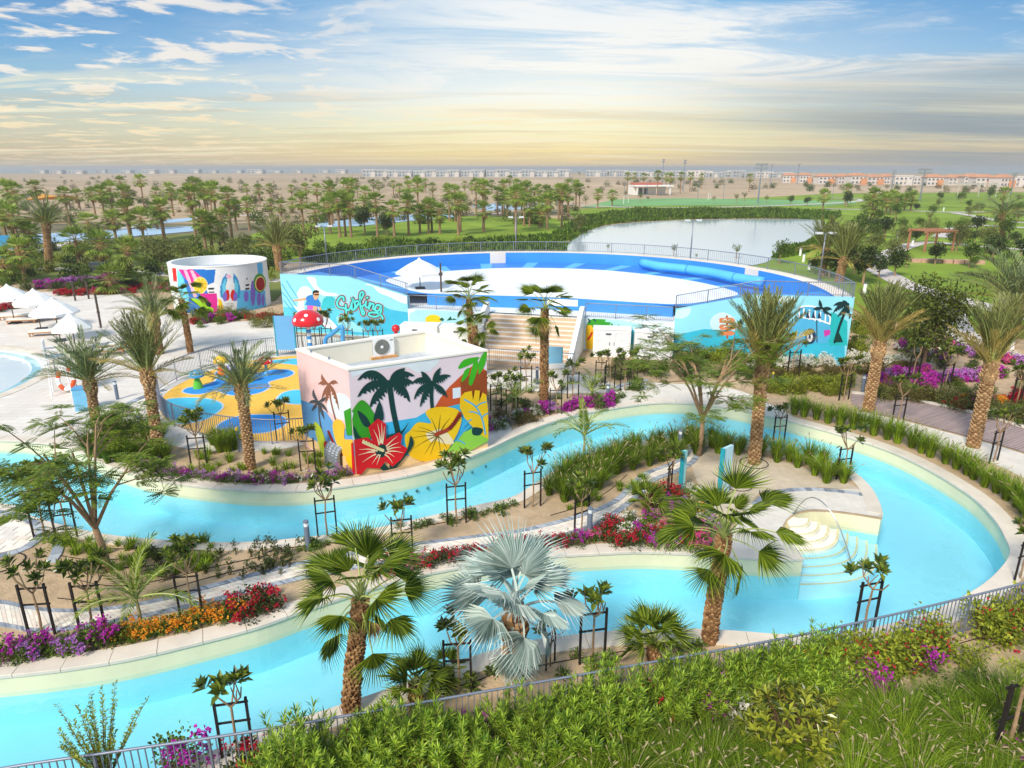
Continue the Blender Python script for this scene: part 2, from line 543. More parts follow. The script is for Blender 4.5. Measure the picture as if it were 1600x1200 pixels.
walkm = brickmat('walkway_paving', S(206, 188, 178), S(186, 166, 160), S(176, 160, 150), 1.0, 0.4, 0.2, 0.012, 0.85, 0.12, 0.7)
boardm = brickmat('mauve_walk', S(168, 146, 140), S(146, 126, 124), S(176, 160, 152), 1.0, 1.6, 0.14, 0.02, 0.8, 0.15, -0.55)
galv = mat('galvanised_steel', S(134, 142, 158), 0.42, 0.06, 6, 0, 1, 0.5, 0.35)
steel = mat('stainless_steel', S(205, 205, 200), 0.25, 0.04, 6, 0, 1, 0.5, 0.85)
blackm = mat('black_stake', S(40, 34, 32), 0.7, 0.2, 8)
hosem = mat('black_hose', S(46, 42, 40), 0.6, 0.1, 8)
white = mat('white_render', S(240, 240, 236), 0.75, 0.03, 0.8, 0.1, 60, 0.25, stain=0.05)

# ------------------------------------------------------------------ river outline (coping edge at ground level)
near_px = [(-330, 1345), (0, 1270), (150, 1232), (250, 1203), (330, 1177), (400, 1150), (480, 1122), (560, 1095), (625, 1072), (697, 1042), (789, 1013), (850, 1000), (950, 989), (1075, 985), (1150, 988), (1210, 993), (1280, 994), (1350, 986), (1420, 969), (1480, 947), (1530, 920), (1562, 893), (1580, 866)]
far_px = [(1572, 840), (1557, 814), (1527, 782), (1487, 754), (1440, 727), (1395, 706), (1350, 690), (1300, 675), (1237, 658), (1200, 650), (1160, 641), (1110, 633), (1060, 629), (1015, 630), (955, 638), (900, 648), (850, 663), (800, 684), (775, 696), (725, 717), (650, 740), (555, 757), (475, 766), (400, 767), (325, 761), (250, 751), (200, 738), (162, 724), (135, 710), (100, 698), (50, 691), (0, 688), (-260, 684)]
outer = cr(GL(near_px + far_px), 5)
isl_far = [(-250, 765), (0, 788), (22, 796), (50, 808), (100, 823), (175, 838), (250, 845), (330, 849), (400, 848), (470, 842), (575, 829), (650, 813), (745, 791), (800, 778), (832, 760), (870, 735), (930, 708), (1000, 691), (1060, 683), (1130, 688), (1200, 699), (1270, 715), (1325, 734), (1355, 757), (1372, 784), (1379, 809)]
isl_notch = [(1376, 812), (1340, 806), (1300, 801), (1265, 800), (1238, 808), (1225, 824), (1236, 848), (1255, 872)]
isl_near = [(1255, 873), (1200, 874), (1100, 866), (1000, 862), (925, 865), (840, 870), (745, 882), (680, 893), (617, 908), (540, 932), (475, 953), (400, 980), (300, 1006), (200, 1029), (100, 1045), (0, 1056), (-250, 1078)]
A_ = cr(GL(isl_far), 5); B_ = cr(GL(isl_notch), 4); C_ = cr(GL(isl_near), 5)
island = A_ + B_ + C_
isl_left = [C_[-1] + Vector((-14, 0, 0)), A_[0] + Vector((-14, 0, 0))]
island_poly = island + isl_left
left_close = [outer[-1] + Vector((-16, 0, 0)), outer[0] + Vector((-24, -4, 0))]
outer_poly = outer + left_close
WZ = -0.5     # water level
FZ = -1.45    # pool floor

# round wading pool on the left deck
wc = Vector((-36.2, 35.6, 0)); WR = 9.0
wade = [wc + Vector((math.cos(a), math.sin(a), 0)) * WR for a in [2 * PI * i / 64 for i in range(64)]]

# main ground: one sheet to the horizon, the pools cut out of it
R = 45000
g = MB().sheet([[(-R, -400), (R, -400), (R, R), (-R, R)], outer_poly, wade], 0.0)
ground = struct(g.build('ground', [soil]))
o = struct(MB().sheet([island_poly], 0.0).build('island_ground', [soil]))


def wall_strip(name, line, z0, z1, m, parent=None, closed=False):
    n = len(line)
    V = [(p.x, p.y, z0) for p in line] + [(p.x, p.y, z1) for p in line]
    F = [(i, (i + 1) % n, n + (i + 1) % n, n + i) for i in range(n if closed else n - 1)]
    return struct(MB().raw(V, F).build(name, [m], parent))


wall_strip('pool_wall', outer, WZ - 0.12, 0.0, creamband)
wall_strip('pool_wall_underwater', outer, FZ - 0.05, WZ - 0.12, poolwall)
wall_strip('island_wall', island, WZ - 0.12, 0.0, creamband)
wall_strip('island_wall_underwater', island, FZ - 0.05, WZ - 0.12, poolwall)
struct(MB().sheet([offset(outer_poly, -0.3)], FZ).build('pool_floor', [poolblue]))
riverm = watermat('river_water', (0.9, 0.98, 1.0), 0.02, 1.6, 0.4)
# water surface, clipped by the walls around it
wat = MB().sheet([outer_poly, island_poly], WZ)
struct(wat.build('river_water', [riverm]))

# inlet marks along the pool wall (the row of dark inlets under the painted house)
for k, (px, py) in enumerate([(595, 779), (613, 775), (632, 771), (649, 767), (666, 762), (683, 757), (752, 731), (763, 725)]):
    p = G(px, py, WZ)
    b = min(outer, key=lambda q: (q - p).length)
    i = outer.index(b); nn = normal2(outer, i)
    inl = MB()
    inl.lathe([(0.0, 0.02), (0.05, 0.02), (0.065, 0.0)], 12)
    ob = inl.build('inlet_grille', [mat('dark_green_grille', S(40, 120, 120), 0.6)], ground, Vector((b.x, b.y, WZ - 0.25)) + nn * 0.03)
    ob.rotation_euler = nn.to_track_quat('Z', 'Y').to_euler()


# ------------------------------------------------------------------ coping: single stones
def coping(name, line, side, width, step=1.05, m=copem, z=0.035, label=None):
    """line runs along the water edge; side +1/-1 is the land side"""
    fine = resample(line, step / 4)
    n = len(fine)
    nor = [normal2(fine, i) * side for i in range(n)]
    base = MB()
    V = []; F = []
    for p, q in zip(fine, nor): V += [p + q * 0.02 + Vector((0, 0, 0.006)), p + q * (width - 0.01) + Vector((0, 0, 0.006))]
    F = [(2 * i, 2 * i + 2, 2 * i + 3, 2 * i + 1) if side < 0 else (2 * i, 2 * i + 1, 2 * i + 3, 2 * i + 2) for i in range(n - 1)]
    par = struct(base.raw(V, F).build(name, [mortar]))
    rnd = random.Random(len(name))
    i = 0
    while i + 4 < n:
        seg = range(i, i + 5)
        gap = 0.03
        V = []; F = []
        dz = rnd.uniform(-0.004, 0.004)
        for k, j in enumerate(seg):
            p = fine[j]
            if k == 0: p = p.lerp(fine[j + 1], gap)
            if k == 4: p = p.lerp(fine[j - 1], gap)
            a = p - nor[j] * 0.04; b = p + nor[j] * width
            V += [(a.x, a.y, -0.06), (a.x, a.y, z + dz - 0.012), (a.x + nor[j].x * 0.012, a.y + nor[j].y * 0.012, z + dz), (b.x, b.y, z + dz), (b.x, b.y, -0.01)]
        for k in range(4):
            for e in range(4):
                f = (k * 5 + e, k * 5 + e + 1, (k + 1) * 5 + e + 1, (k + 1) * 5 + e)
                F.append(f if side > 0 else tuple(reversed(f)))
        F.append((0, 1, 2, 3, 4) if side < 0 else (4, 3, 2, 1, 0)); F.append((24, 23, 22, 21, 20) if side < 0 else (20, 21, 22, 23, 24))
        MB().raw(V, F).build('coping_slab', [m], par)
        i += 4
    return par


def cut(line, x0, x1):
    return line


coping('river_coping', outer, -1, 0.55)
coping('island_coping_far', A_, -1, 0.45)
coping('island_coping_near', C_, -1, 0.5)

# ------------------------------------------------------------------ entry steps into the river
sc_ = G(1228, 806); d0 = (G(1255, 873) - sc_); d1 = (G(1379, 812) - sc_)
a0 = math.atan2(d0.y, d0.x); a1 = math.atan2(d1.y, d1.x)
stepm = mat('cream_step', S(244, 238, 220), 0.6, 0.04, 1.0, stain=0.05)
stepb = mat('blue_step', S(196, 242, 248), 0.6, 0.04, 1.0)
entry = struct(MB().prism([sc_, sc_ + Vector((0.3 * math.cos(a0), 0.3 * math.sin(a0), 0)), sc_ + Vector((0.3 * math.cos(a1), 0.3 * math.sin(a1), 0))], FZ, -0.02).build('entry_steps', [stepm]))
pdirs = [a0 + (a1 - a0) * k / 24 for k in range(25)]
nst = 8
cL = G(1256, 874) - sc_; cR = G(1378, 813) - sc_
outn = Vector((cR.y - cL.y, -(cR.x - cL.x), 0)).normalized()
if outn.dot(cL + cR) < 0: outn = -outn
for i in range(nst):
    zt = -0.05 - 0.125 * i
    def front(f): return [sc_ + (cL.lerp(cR, k / 24)) * f + outn * (0.2 * (cR - cL).length * math.sin(PI * k / 24) * f) for k in range(25)]
    fr = 0.16 + 0.84 * (i + 1) / nst; fi = 0.16 + 0.84 * i / nst
    inner = [p - outn * 0.03 for p in front(fi)] if i else [sc_ + cL * 0.02, sc_ + cR * 0.02]
    outr = front(fr)
    MB().prism(inner + outr[::-1], FZ, zt).build('step', [stepm if i < 4 else stepb], entry)
    edge = MB()
    ln = [p + Vector((0, 0, zt + 0.004)) for p in outr]
    V = []; F = []
    for k, p in enumerate(ln):
        q = (sc_ - p); q.z = 0; q.normalize()
        V += [p + q * 0.02, p + q * 0.09]
    F = [(2 * k, 2 * k + 2, 2 * k + 3, 2 * k + 1) for k in range(len(ln) - 1)]
    edge.raw(V, F).build('step_nosing', [mat('nosing_tile', S(120, 206, 226) if i >= 3 else S(226, 214, 160), 0.5)], entry)

# stainless grab rail arching over the steps
p0 = G(1240, 803); p1 = G(1342, 884, -0.6)
rail = thing('grab_rail', 'slim stainless grab rail arching over the curved river entry steps', 'handrail', p0)
pts = []
for k in range(19):
    t = k / 18
    q = p0.lerp(Vector((p1.x, p1.y, 0)), t)
    hgt = 0.95 * (1 - (abs(t - 0.32) / 0.32) ** 2.4) if t < 0.32 else 0.95 - (0.95 + 1.2) * ((t - 0.32) / 0.68) ** 1.9
    q.z = max(-1.3, hgt)
    pts.append(q - p0)
MB().tube(pts, 0.024, 8).build('rail_tube', [steel], rail, smooth=True)
for q in (pts[0], pts[-1]):
    MB().lathe([(0.0, 0.03), (0.06, 0.03), (0.07, 0.0)], 12).build('base_flange', [steel], rail, Vector((q.x, q.y, max(q.z, -1.3))))


# ------------------------------------------------------------------ flat overlays
def sheet(name, px, z, m, smooth=True, closed=True, n=5, world=False, holes=()):
    P = px if world else GL(px)
    if smooth: P = cr(P, n, True)
    return struct(MB().sheet([P] + list(holes), z).build(name, [m]))


# paving on the island: one path of single pavers between grey stone borders
Lpx = [(-120, 925), (0, 938), (40, 946), (75, 951), (125, 952), (187, 947), (250, 935), (325, 915), (400, 895), (475, 877), (580, 858), (660, 847), (750, 836), (800, 830), (862, 816), (920, 799), (960, 780), (985, 755), (1005, 739), (1045, 724), (1066, 712), (1075, 697), (1074, 682)]
Rpx = [(-120, 968), (0, 980), (50, 989), (100, 987), (140, 982), (190, 973), (255, 960), (335, 942), (410, 922), (490, 903), (600, 882), (675, 869), (760, 856), (815, 848), (880, 840), (940, 820), (985, 790), (1010, 768), (1030, 750), (1062, 738), (1088, 722), (1096, 702), (1092, 686)]
NROW = 190
Ll = cr(GL(Lpx), 8); Rl = cr(GL(Rpx), 8)
Ls = resample(Ll, 0.05); Rs = resample(Rl, 0.05)
Lr = [Ls[int(i * (len(Ls) - 1) / NROW)] for i in range(NROW + 1)]
Rr = [Rs[int(i * (len(Rs) - 1) / NROW)] for i in range(NROW + 1)]
path = struct(MB().raw([(p.x, p.y, 0.012) for p in Lr] + [(p.x, p.y, 0.012) for p in Rr], [(i, NROW + 1 + i, NROW + 2 + i, i + 1) for i in range(NROW)]).build('garden_path', [mortar]))
quads = []
rnd = random.Random(7)
for i in range(NROW):
    w = (Lr[i] - Rr[i]).length
    b = 0.26 / w
    nb = max(3, int(round((w - 0.52) / 0.34)))
    us = [b + (1 - 2 * b) * j / nb for j in range(nb + 1)]
    sh = 0.5 * (i % 2)
    for j in range(nb):
        u0, u1 = us[j], us[j + 1]
        quads.append(('paver', i, i + 1, u0, u1, rnd.choice([0, 0, 1, 2, 1])))
    for (u0, u1) in ((0.0, b * 0.96), (1 - b * 0.96, 1.0)):
        for h in (0, 0.5):
            quads.append(('border_stone', i + h, i + h + 0.5, u0, u1, rnd.choice([0, 1, 1, 2])))


def ptx(i, u):
    k = min(int(i), NROW - 1); t = i - k
    return Lr[k].lerp(Lr[k + 1], t).lerp(Rr[k].lerp(Rr[k + 1], t), u)


def block(mb, A, B, C, D, z0, z1, m=0):
    c = (A + B + C + D) / 4
    q = [c + (p - c) * (1 - min(0.25, 0.012 / max(0.05, (p - c).length))) for p in (A, B, C, D)]
    V = [(p.x, p.y, z0) for p in q] + [(p.x, p.y, z1) for p in q]
    F = [(4, 5, 6, 7), (0, 1, 5, 4), (1, 2, 6, 5), (2, 3, 7, 6), (3, 0, 4, 7)]
    ar = (q[1] - q[0]).cross(q[2] - q[0]).z
    if ar < 0: F = [tuple(reversed(f)) for f in F]
    return mb.raw(V, F, m)


def camd(p): return (p - Vector((0, 0, CAM_H))).length


for kind, mats_ in (('paver', pavem), ('border_stone', greystone)):
    lst = [(ptx((q[1] + q[2]) / 2, (q[3] + q[4]) / 2), q) for q in quads if q[0] == kind]
    lst = [t for t in lst if t[0].x > -0.72 * t[0].y - 5]
    lst.sort(key=lambda t: camd(t[0]))
    rest = MB()
    for k, (c, q) in enumerate(lst):
        A, B, C, D = ptx(q[1], q[3]), ptx(q[2], q[3]), ptx(q[2], q[4]), ptx(q[1], q[4])
        zt = 0.035 + rnd.uniform(-0.004, 0.004)
        if k < 290: block(MB(), A, B, C, D, 0.0, zt).build(kind, [mats_[q[5]]], path)
        else: block(rest, A, B, C, D, 0.0, zt, q[5])
    if rest.ch: stuff(rest.build(kind + '_field', mats_, path))


def arc_border(name, px, width=0.3, step=0.24, closed=False):
    """a curved band of single grey border stones"""
    ln = resample(cr(GL(px), 8, closed), step, closed)
    par = struct(MB().raw([v for i, p in enumerate(ln) for v in ((p.x, p.y, 0.01), tuple((p + normal2(ln, i) * width)[:2]) + (0.01,))], [(2 * i, 2 * i + 1, 2 * i + 3, 2 * i + 2) for i in range(len(ln) - 1)]).build(name, [mortar]))
    for i in range(len(ln) - 1):
        a, b = ln[i], ln[i + 1]
        block(MB(), a, b, b + normal2(ln, i + 1) * width, a + normal2(ln, i) * width, 0, 0.04 + rnd.uniform(-.004, .004)).build('border_stone', [rnd.choice(greystone)], par)
    return par


# paved rounds at the left end of the island
sheet('paved_round', [(-160, 800), (-40, 800), (0, 808), (35, 818), (55, 832), (42, 850), (10, 862), (-60, 872), (-160, 872)], 0.012, pavem[0])
pr_poly = cr(GL([(-160, 800), (-40, 800), (0, 808), (33, 819), (52, 832), (40, 848), (10, 860), (-60, 870), (-160, 870)]), 5, True)
pr_ = bpy.data.objects['paved_round']
for iy in range(-2, 16):
    for ix in range(60):
        x0_ = -26 + 0.42 * ix + 0.21 * (iy % 2); y0_ = 18.6 + 0.3 * iy
        q4 = [Vector((x0_, y0_, 0)), Vector((x0_ + .42, y0_, 0)), Vector((x0_ + .42, y0_ + .3, 0)), Vector((x0_, y0_ + .3, 0))]
        if all(inside(q, pr_poly) for q in q4) and x0_ > -0.8 * y0_ - 2.5:
            block(MB(), *q4, 0.0, 0.03 + rnd.uniform(-.003, .003)).build('paver', [rnd.choice(pavem)], pr_)
arc_border('paving_edge', [(-60, 801), (0, 806), (35, 816), (56, 831), (43, 851), (10, 864), (-60, 874)])
arc_border('stone_edging', [(71, 838), (80, 850), (79, 866), (68, 882)], 0.34)
# light concrete plaza by the steps and the sand court behind it
sheet('island_plaza', [(1120, 862), (1200, 871), (1253, 871), (1234, 848), (1222, 826), (1236, 806), (1262, 797), (1300, 798), (1340, 803), (1374, 806), (1368, 786), (1352, 766), (1300, 765), (1250, 764), (1205, 768), (1170, 790), (1150, 820)], 0.016, conc, n=4)
arc_border('plaza_edging', [(1352, 772), (1310, 766), (1265, 763), (1225, 765), (1195, 771), (1172, 788)], 0.26)
sandm = mat('court_sand', S(206, 190, 168), 0.95, 0.10, 2.5, 0.5, 25, 0.1, detail=8, stain=0.1)
sheet('sand_court', [(1078, 716), (1085, 700), (1140, 706), (1200, 716), (1270, 735), (1318, 752), (1340, 765), (1280, 762), (1215, 765), (1185, 772), (1150, 815), (1110, 790), (1090, 755)], 0.010, sandm, n=4)

# ------------------------------------------------------------------ mainland paving
sheet('pool_deck', [(-560, 716), (-300, 706), (-100, 682), (0, 684), (60, 686), (110, 690), (150, 684), (190, 678), (240, 690), (300, 703), (360, 706), (430, 704), (500, 690), (640, 660), (700, 600), (640, 545), (520, 527), (440, 521), (420, 500), (330, 505), (270, 497), (250, 470), (150, 452), (40, 458), (-100, 470), (-560, 474)], 0.008, deckm, smooth=False, holes=[wade])
arc_border('deck_edging', [(182, 672), (186, 650), (205, 632), (232, 620), (262, 610)], 0.35, 0.3)
sheet('river_beach', [(955, 634), (960, 615), (975, 604), (1005, 598), (1060, 600), (1110, 602), (1160, 612), (1200, 630), (1232, 646), (1238, 655), (1200, 647), (1160, 638), (1110, 630), (1060, 626), (1015, 627)], 0.010, conc, n=4)
arc_border('beach_edging', [(956, 636), (955, 622), (966, 608), (990, 599), (1015, 596)], 0.3, 0.3)
sheet('side_path', [(620, 700), (700, 690), (770, 690), (800, 670), (770, 655), (700, 650), (620, 650)], 0.010, conc, n=3)
sheet('stair_walkway', [(690, 585), (800, 578), (900, 583), (960, 600), (965, 612), (880, 615), (780, 607), (690, 612)], 0.010, conc, n=3)
sheet('boardwalk', [(1330, 616), (1360, 619), (1420, 626), (1515, 646), (1600, 670), (1760, 720), (1760, 770), (1600, 708), (1525, 686), (1450, 666), (1400, 653), (1340, 641)], 0.03, boardm, n=3)
sheet('boardwalk_verge', [(1335, 643), (1400, 655), (1450, 668), (1525, 688), (1600, 710), (1760, 772), (1780, 830), (1640, 768), (1560, 728), (1480, 700), (1400, 674), (1340, 656)], 0.012, conc, n=3)
for nm, ln in (('boardwalk_kerb', [(1330, 615), (1360, 618), (1420, 625), (1515, 645), (1600, 669), (1760, 719)]),):
    c = cr(GL(ln), 4)
    MBk = MB()
    for a, b in zip(c, c[1:]): MBk.bar(a + Vector((0, 0, .06)), b + Vector((0, 0, .06)), 0.18, 0.12)
    struct(MBk.build(nm, [conc]))

# wading pool
wfl = mat('pale_pool_floor', S(246, 248, 244), 0.6, 0.03, 0.5, stain=0.05)
wall_strip('wading_pool_wall', wade, -0.5, 0.02, wfl, closed=True)
struct(MB().lathe([(0.0, -0.3), (WR * 0.9, -0.3), (WR * 0.91, -0.2), (WR * 0.97, -0.2), (WR * 0.975, -0.1), (WR, -0.1)], 72, wc).build('wading_pool_floor', [wfl]))
struct(MB().lathe([(WR * 0.91, -0.192), (WR * 0.96, -0.192)], 72, wc).build('wading_pool_tile_band', [mat('aqua_tile', S(176, 226, 230), 0.4)]))
struct(MB().sheet([[p * 1.0 for p in wade]], -0.06).build('wading_pool_water', [watermat('wading_water', (0.97, 0.995, 1.0), 0.03, 1.2, 0.08)]))
coping('wading_pool_coping', [wc + (p - wc) * 1.0 for p in wade] + [wade[0]], -1, 0.6, 1.2)

# ------------------------------------------------------------------ park beyond: desert, lawns, lake, courts, paths
sheet('desert', [(-40000, 2400), (-1200, 290), (-600, 150), (-120, 122), (-20, 128), (20, 170), (60, 210), (300, 260), (1400, 420), (40000, 2200), (40000, 44000), (-40000, 44000)], 0.05, desert, smooth=False, world=False) if False else None
far = [(-30000, 170), (-60, 150), (-30, 168), (20, 205), (60, 250), (150, 330), (600, 420), (30000, 900), (44000, 44000), (-44000, 44000)]
struct(MB().sheet([far], 0.06).build('desert', [desert]))
seam = mat('distant_sea', S(142, 156, 156), 0.5, 0.12, 0.0016, 0, 1, 0.4)
struct(MB().sheet([[(-44000, 1700), (-2500, 1350), (-900, 1500), (600, 1900), (1400, 900), (44000, 1200), (44000, 44500), (-44000, 44500)]], 0.2).build('sea', [seam]))
scrub = mat('dark_scrub_land', S(120, 112, 84), 0.95, 0.3, 0.05, detail=8)
sheet('scrub_flat', [(-300, 340), (60, 322), (240, 312), (420, 322), (560, 330), (720, 322), (900, 318), (905, 330), (760, 345), (560, 365), (300, 395), (60, 420), (-300, 430)], 0.03, scrub, n=3)
lawn_left = sheet('lawn', [(380, 372), (470, 350), (560, 345), (700, 338), (830, 340), (900, 345), (880, 372), (760, 392), (520, 410), (430, 405)], 0.05, lawnm, n=3)
sheet('lawn', [(-200, 395), (0, 385), (150, 378), (300, 366), (420, 380), (440, 420), (430, 470), (300, 462), (100, 440), (-200, 450)], 0.07, lawnd, n=3)
sheet('lawn', [(895, 322), (980, 313), (1100, 308), (1250, 301), (1400, 297), (1560, 300), (1900, 312), (2600, 420), (2300, 600), (1760, 560), (1600, 530), (1480, 515), (1380, 500), (1330, 482), (1310, 456), (1250, 440), (1170, 424), (1150, 400), (1230, 380), (1275, 344), (1100, 333), (960, 338), (905, 345)], 0.05, lawnm, n=3)
sheet('football_pitch', [(905, 325), (960, 312), (1060, 310), (1330, 314), (1340, 318), (1290, 322), (1150, 321), (1000, 322)], 0.09, mat('pitch_turf', S(120, 168, 104), 0.9, 0.12, 0.05), smooth=False)
lakem = bpy.data.materials.new('lake_water'); lakem.use_nodes = True
_b = lakem.node_tree.nodes['Principled BSDF']; _b.inputs['Base Color'].default_value = (*S(200, 214, 222), 1); _b.inputs['Roughness'].default_value = 0.08; _b.inputs['IOR'].default_value = 1.8
_n = lakem.node_tree.nodes.new('ShaderNodeTexNoise'); _n.inputs['Scale'].default_value = 0.9; _n.inputs['Detail'].default_value = 4
_t = lakem.node_tree.nodes.new('ShaderNodeTexCoord'); lakem.node_tree.links.new(_t.outputs['Object'], _n.inputs['Vector'])
_p = lakem.node_tree.nodes.new('ShaderNodeBump'); _p.inputs['Strength'].default_value = 0.14; _p.inputs['Distance'].default_value = 0.12
lakem.node_tree.links.new(_n.outputs[0], _p.inputs['Height']); lakem.node_tree.links.new(_p.outputs[0], _b.inputs['Normal'])
lake_px = [(878, 400), (890, 380), (915, 364), (945, 354), (1000, 348), (1100, 344), (1200, 343), (1275, 344), (1292, 352), (1283, 366), (1262, 377), (1235, 386), (1215, 398), (1180, 415), (1040, 420), (930, 415)]
sheet('lake', lake_px, 0.10, lakem, n=4)
bluem = mat('court_blue', S(168, 196, 218), 0.6, 0.08, 0.05)
for q in ([(495, 349), (560, 342), (640, 336), (705, 336), (712, 340), (640, 346), (560, 354), (500, 356)], [(0, 372), (110, 363), (240, 357), (305, 354), (305, 362), (240, 368), (120, 377), (0, 386)], [(735, 322), (780, 318), (850, 317), (850, 325), (760, 330)], [(240, 345), (300, 341), (302, 346), (240, 351)]):
    sheet('splash_court', q, 0.12, bluem, smooth=False)
pathm = mat('park_path', S(206, 196, 188), 0.85, 0.08, 0.3)


def ribbon(name, px, w, z, m, n=5):
    c = cr(GL(px), n)
    V = []
    for i, p in enumerate(c):
        q = normal2(c, i) * w / 2
        V += [(p.x - q.x, p.y - q.y, z), (p.x + q.x, p.y + q.y, z)]
    return struct(MB().raw(V, [(2 * i, 2 * i + 2, 2 * i + 3, 2 * i + 1) for i in range(len(c) - 1)]).build(name, [m]))


ribbon('park_path', [(1355, 415), (1385, 430), (1420, 447), (1500, 470), (1600, 495), (1750, 530)], 2.6, 0.1, pathm)
ribbon('park_path', [(1365, 410), (1400, 392), (1440, 380), (1490, 382), (1560, 388), (1700, 396)], 2.6, 0.11, pathm)
ribbon('park_path', [(1470, 372), (1490, 358), (1530, 353), (1590, 356), (1700, 362)], 3.0, 0.12, pathm)
ribbon('park_path', [(1290, 327), (1400, 329), (1480, 332), (1560, 332), (1640, 336), (1800, 345)], 3.0, 0.12, pathm)
ribbon('park_path', [(1490, 333), (1520, 338), (1550, 344), (1590, 348), (1660, 352)], 2.5, 0.13, pathm)
ribbon('park_path', [(780, 320), (850, 318), (920, 322), (1000, 325), (1090, 325), (1180, 323), (1260, 320), (1330, 316), (1345, 312), (1280, 309)], 3.0, 0.14, pathm)
ribbon('park_path', [(640, 330), (760, 335), (800, 330), (850, 327)], 2.0, 0.13, pathm)
ribbon('park_path', [(60, 420), (180, 425), (260, 430), (330, 436), (440, 440)], 2.2, 0.1, pathm)
ribbon('park_path', [(60, 395), (140, 372), (260, 345), (420, 335)], 2.5, 0.09, pathm)
ribbon('park_path', [(1480, 470), (1500, 520), (1540, 545), (1620, 570)], 2.0, 0.1, pathm)

# ------------------------------------------------------------------ painted house by the river
class Wall:
    """a flat wall from a to b (ground points), outward side toward the viewer; pictures are drawn in its own plane"""
    def __init__(s, a, b, out):
        s.a = Vector((a.x, a.y, 0)); s.t = (Vector((b.x, b.y, 0)) - s.a); s.L = s.t.length; s.t.normalize()
        s.n = Vector((s.t.y, -s.t.x, 0))
        if s.n.dot(out) < 0: s.n = -s.n

    def hit(s, px, py):
        r = ray(px, py); o = Vector((0, 0, CAM_H))
        k = (s.a - o).dot(s.n) / r.dot(s.n)
        p = o + r * k
        return ((p - s.a).dot(s.t), p.z)

    def pt(s, u, v, lay=0.0):
        return s.a + s.t * u + Vector((0, 0, v)) + s.n * lay


class Mural:
    """flat painted shapes on a wall, each coat a few millimetres over the last"""
    def __init__(s, wall, ox, oy, sc, org=None, lim=None):
        s.w = wall; s.ox = ox; s.oy = oy; s.sc = sc; s.lay = 0.004; s.org = org or Vector((0, 0, 0)); s.lim = lim

    def uv(s, x, y):
        u, v = s.w.hit(s.ox + s.sc * x, s.oy + s.sc * y)
        if s.lim:
            u = min(max(u, s.lim[0]), s.lim[1]); v = min(max(v, s.lim[2]), s.lim[3])
        return (u, v)

    def poly(s, mb, pts, m, smooth=False):
        if smooth: pts = [tuple(p) for p in cr([Vector((x, y, 0)) for x, y in pts], 5, True)]
        P = [s.uv(p[0], p[1]) for p in pts]
        lp = [[Vector((u, v, 0)) for u, v in P]]
        try: tri = geometry.tessellate_polygon(lp)
        except Exception: return
        V = [s.w.pt(u, v, s.lay) - s.org for u, v in P]
        F = []
        for t in tri:
            a, b, c = (V[i] for i in t)
            F.append(tuple(t) if (b - a).cross(c - a).dot(s.w.n) > 0 else tuple(reversed(t)))
        if F: mb.raw(V, F, m)
        s.lay += 0.0011

    def stroke(s, mb, pts, w, m, smooth=True, taper=False):
        P = [Vector((x, y, 0)) for x, y in pts]
        if smooth and len(P) > 2: P = cr(P, 6)
        n = len(P); L = []; Rr_ = []
        for i, p in enumerate(P):
            q = normal2(P, i) * (w / 2) * ((1 - 0.85 * i / (n - 1)) if taper else 1)
            L.append(s.uv(p.x + q.x, p.y + q.y)); Rr_.append(s.uv(p.x - q.x, p.y - q.y))
        V = []
        for a, b in zip(L, Rr_): V += [s.w.pt(a[0], a[1], s.lay) - s.org, s.w.pt(b[0], b[1], s.lay) - s.org]
        F = []
        for i in range(n - 1):
            f = (2 * i, 2 * i + 1, 2 * i + 3, 2 * i + 2)
            a, b, c = (V[j] for j in f[:3])
            F.append(f if (b - a).cross(c - a).dot(s.w.n) > 0 else tuple(reversed(f)))
        mb.raw(V, F, m)
        if not taper:
            for e, p in enumerate((P[0], P[-1])):
                ring = [s.uv(p.x + math.cos(a) * w / 2, p.y + math.sin(a) * w / 2) for a in [2 * PI * k / 10 for k in range(10)]]
                V = [s.w.pt(u, v, s.lay + 0.0005 * (e + 1)) - s.org for u, v in ring]
                f = tuple(range(10)); a, b, c = V[0], V[1], V[2]
                mb.raw(V, [f if (b - a).cross(c - a).dot(s.w.n) > 0 else tuple(reversed(f))], m)
        s.lay += 0.0011

    def frond(s, mb, c, mid, tip, w, m):
        """feathered painted palm frond along a bent rib"""
        a = Vector((*c, 0)); b = Vector((*mid, 0)); t = Vector((*tip, 0))
        P = [a * (1 - k) ** 2 + b * 2 * k * (1 - k) + t * k * k for k in [i / 14 for i in range(15)]]
        up = []; lo = []
        for i, p in enumerate(P):
            k = i / 14
            q = normal2(P, i)
            if q.y < 0: q = -q        # picture y runs down: q points to the lower side
            up.append(p - q * w * 0.16 * math.sin(PI * min(1, k * 1.02)))
            d = w * (math.sin(PI * (0.12 + 0.86 * k))) * (1.0 if i % 2 else 0.55)
            lo.append(p + q * d + Vector((0, d * 0.25, 0)))
        for i in range(14):
            s.poly(mb, [up[i][:2], up[i + 1][:2], lo[i + 1][:2], lo[i][:2]], m); s.lay -= 0.0011
        s.lay += 0.0011


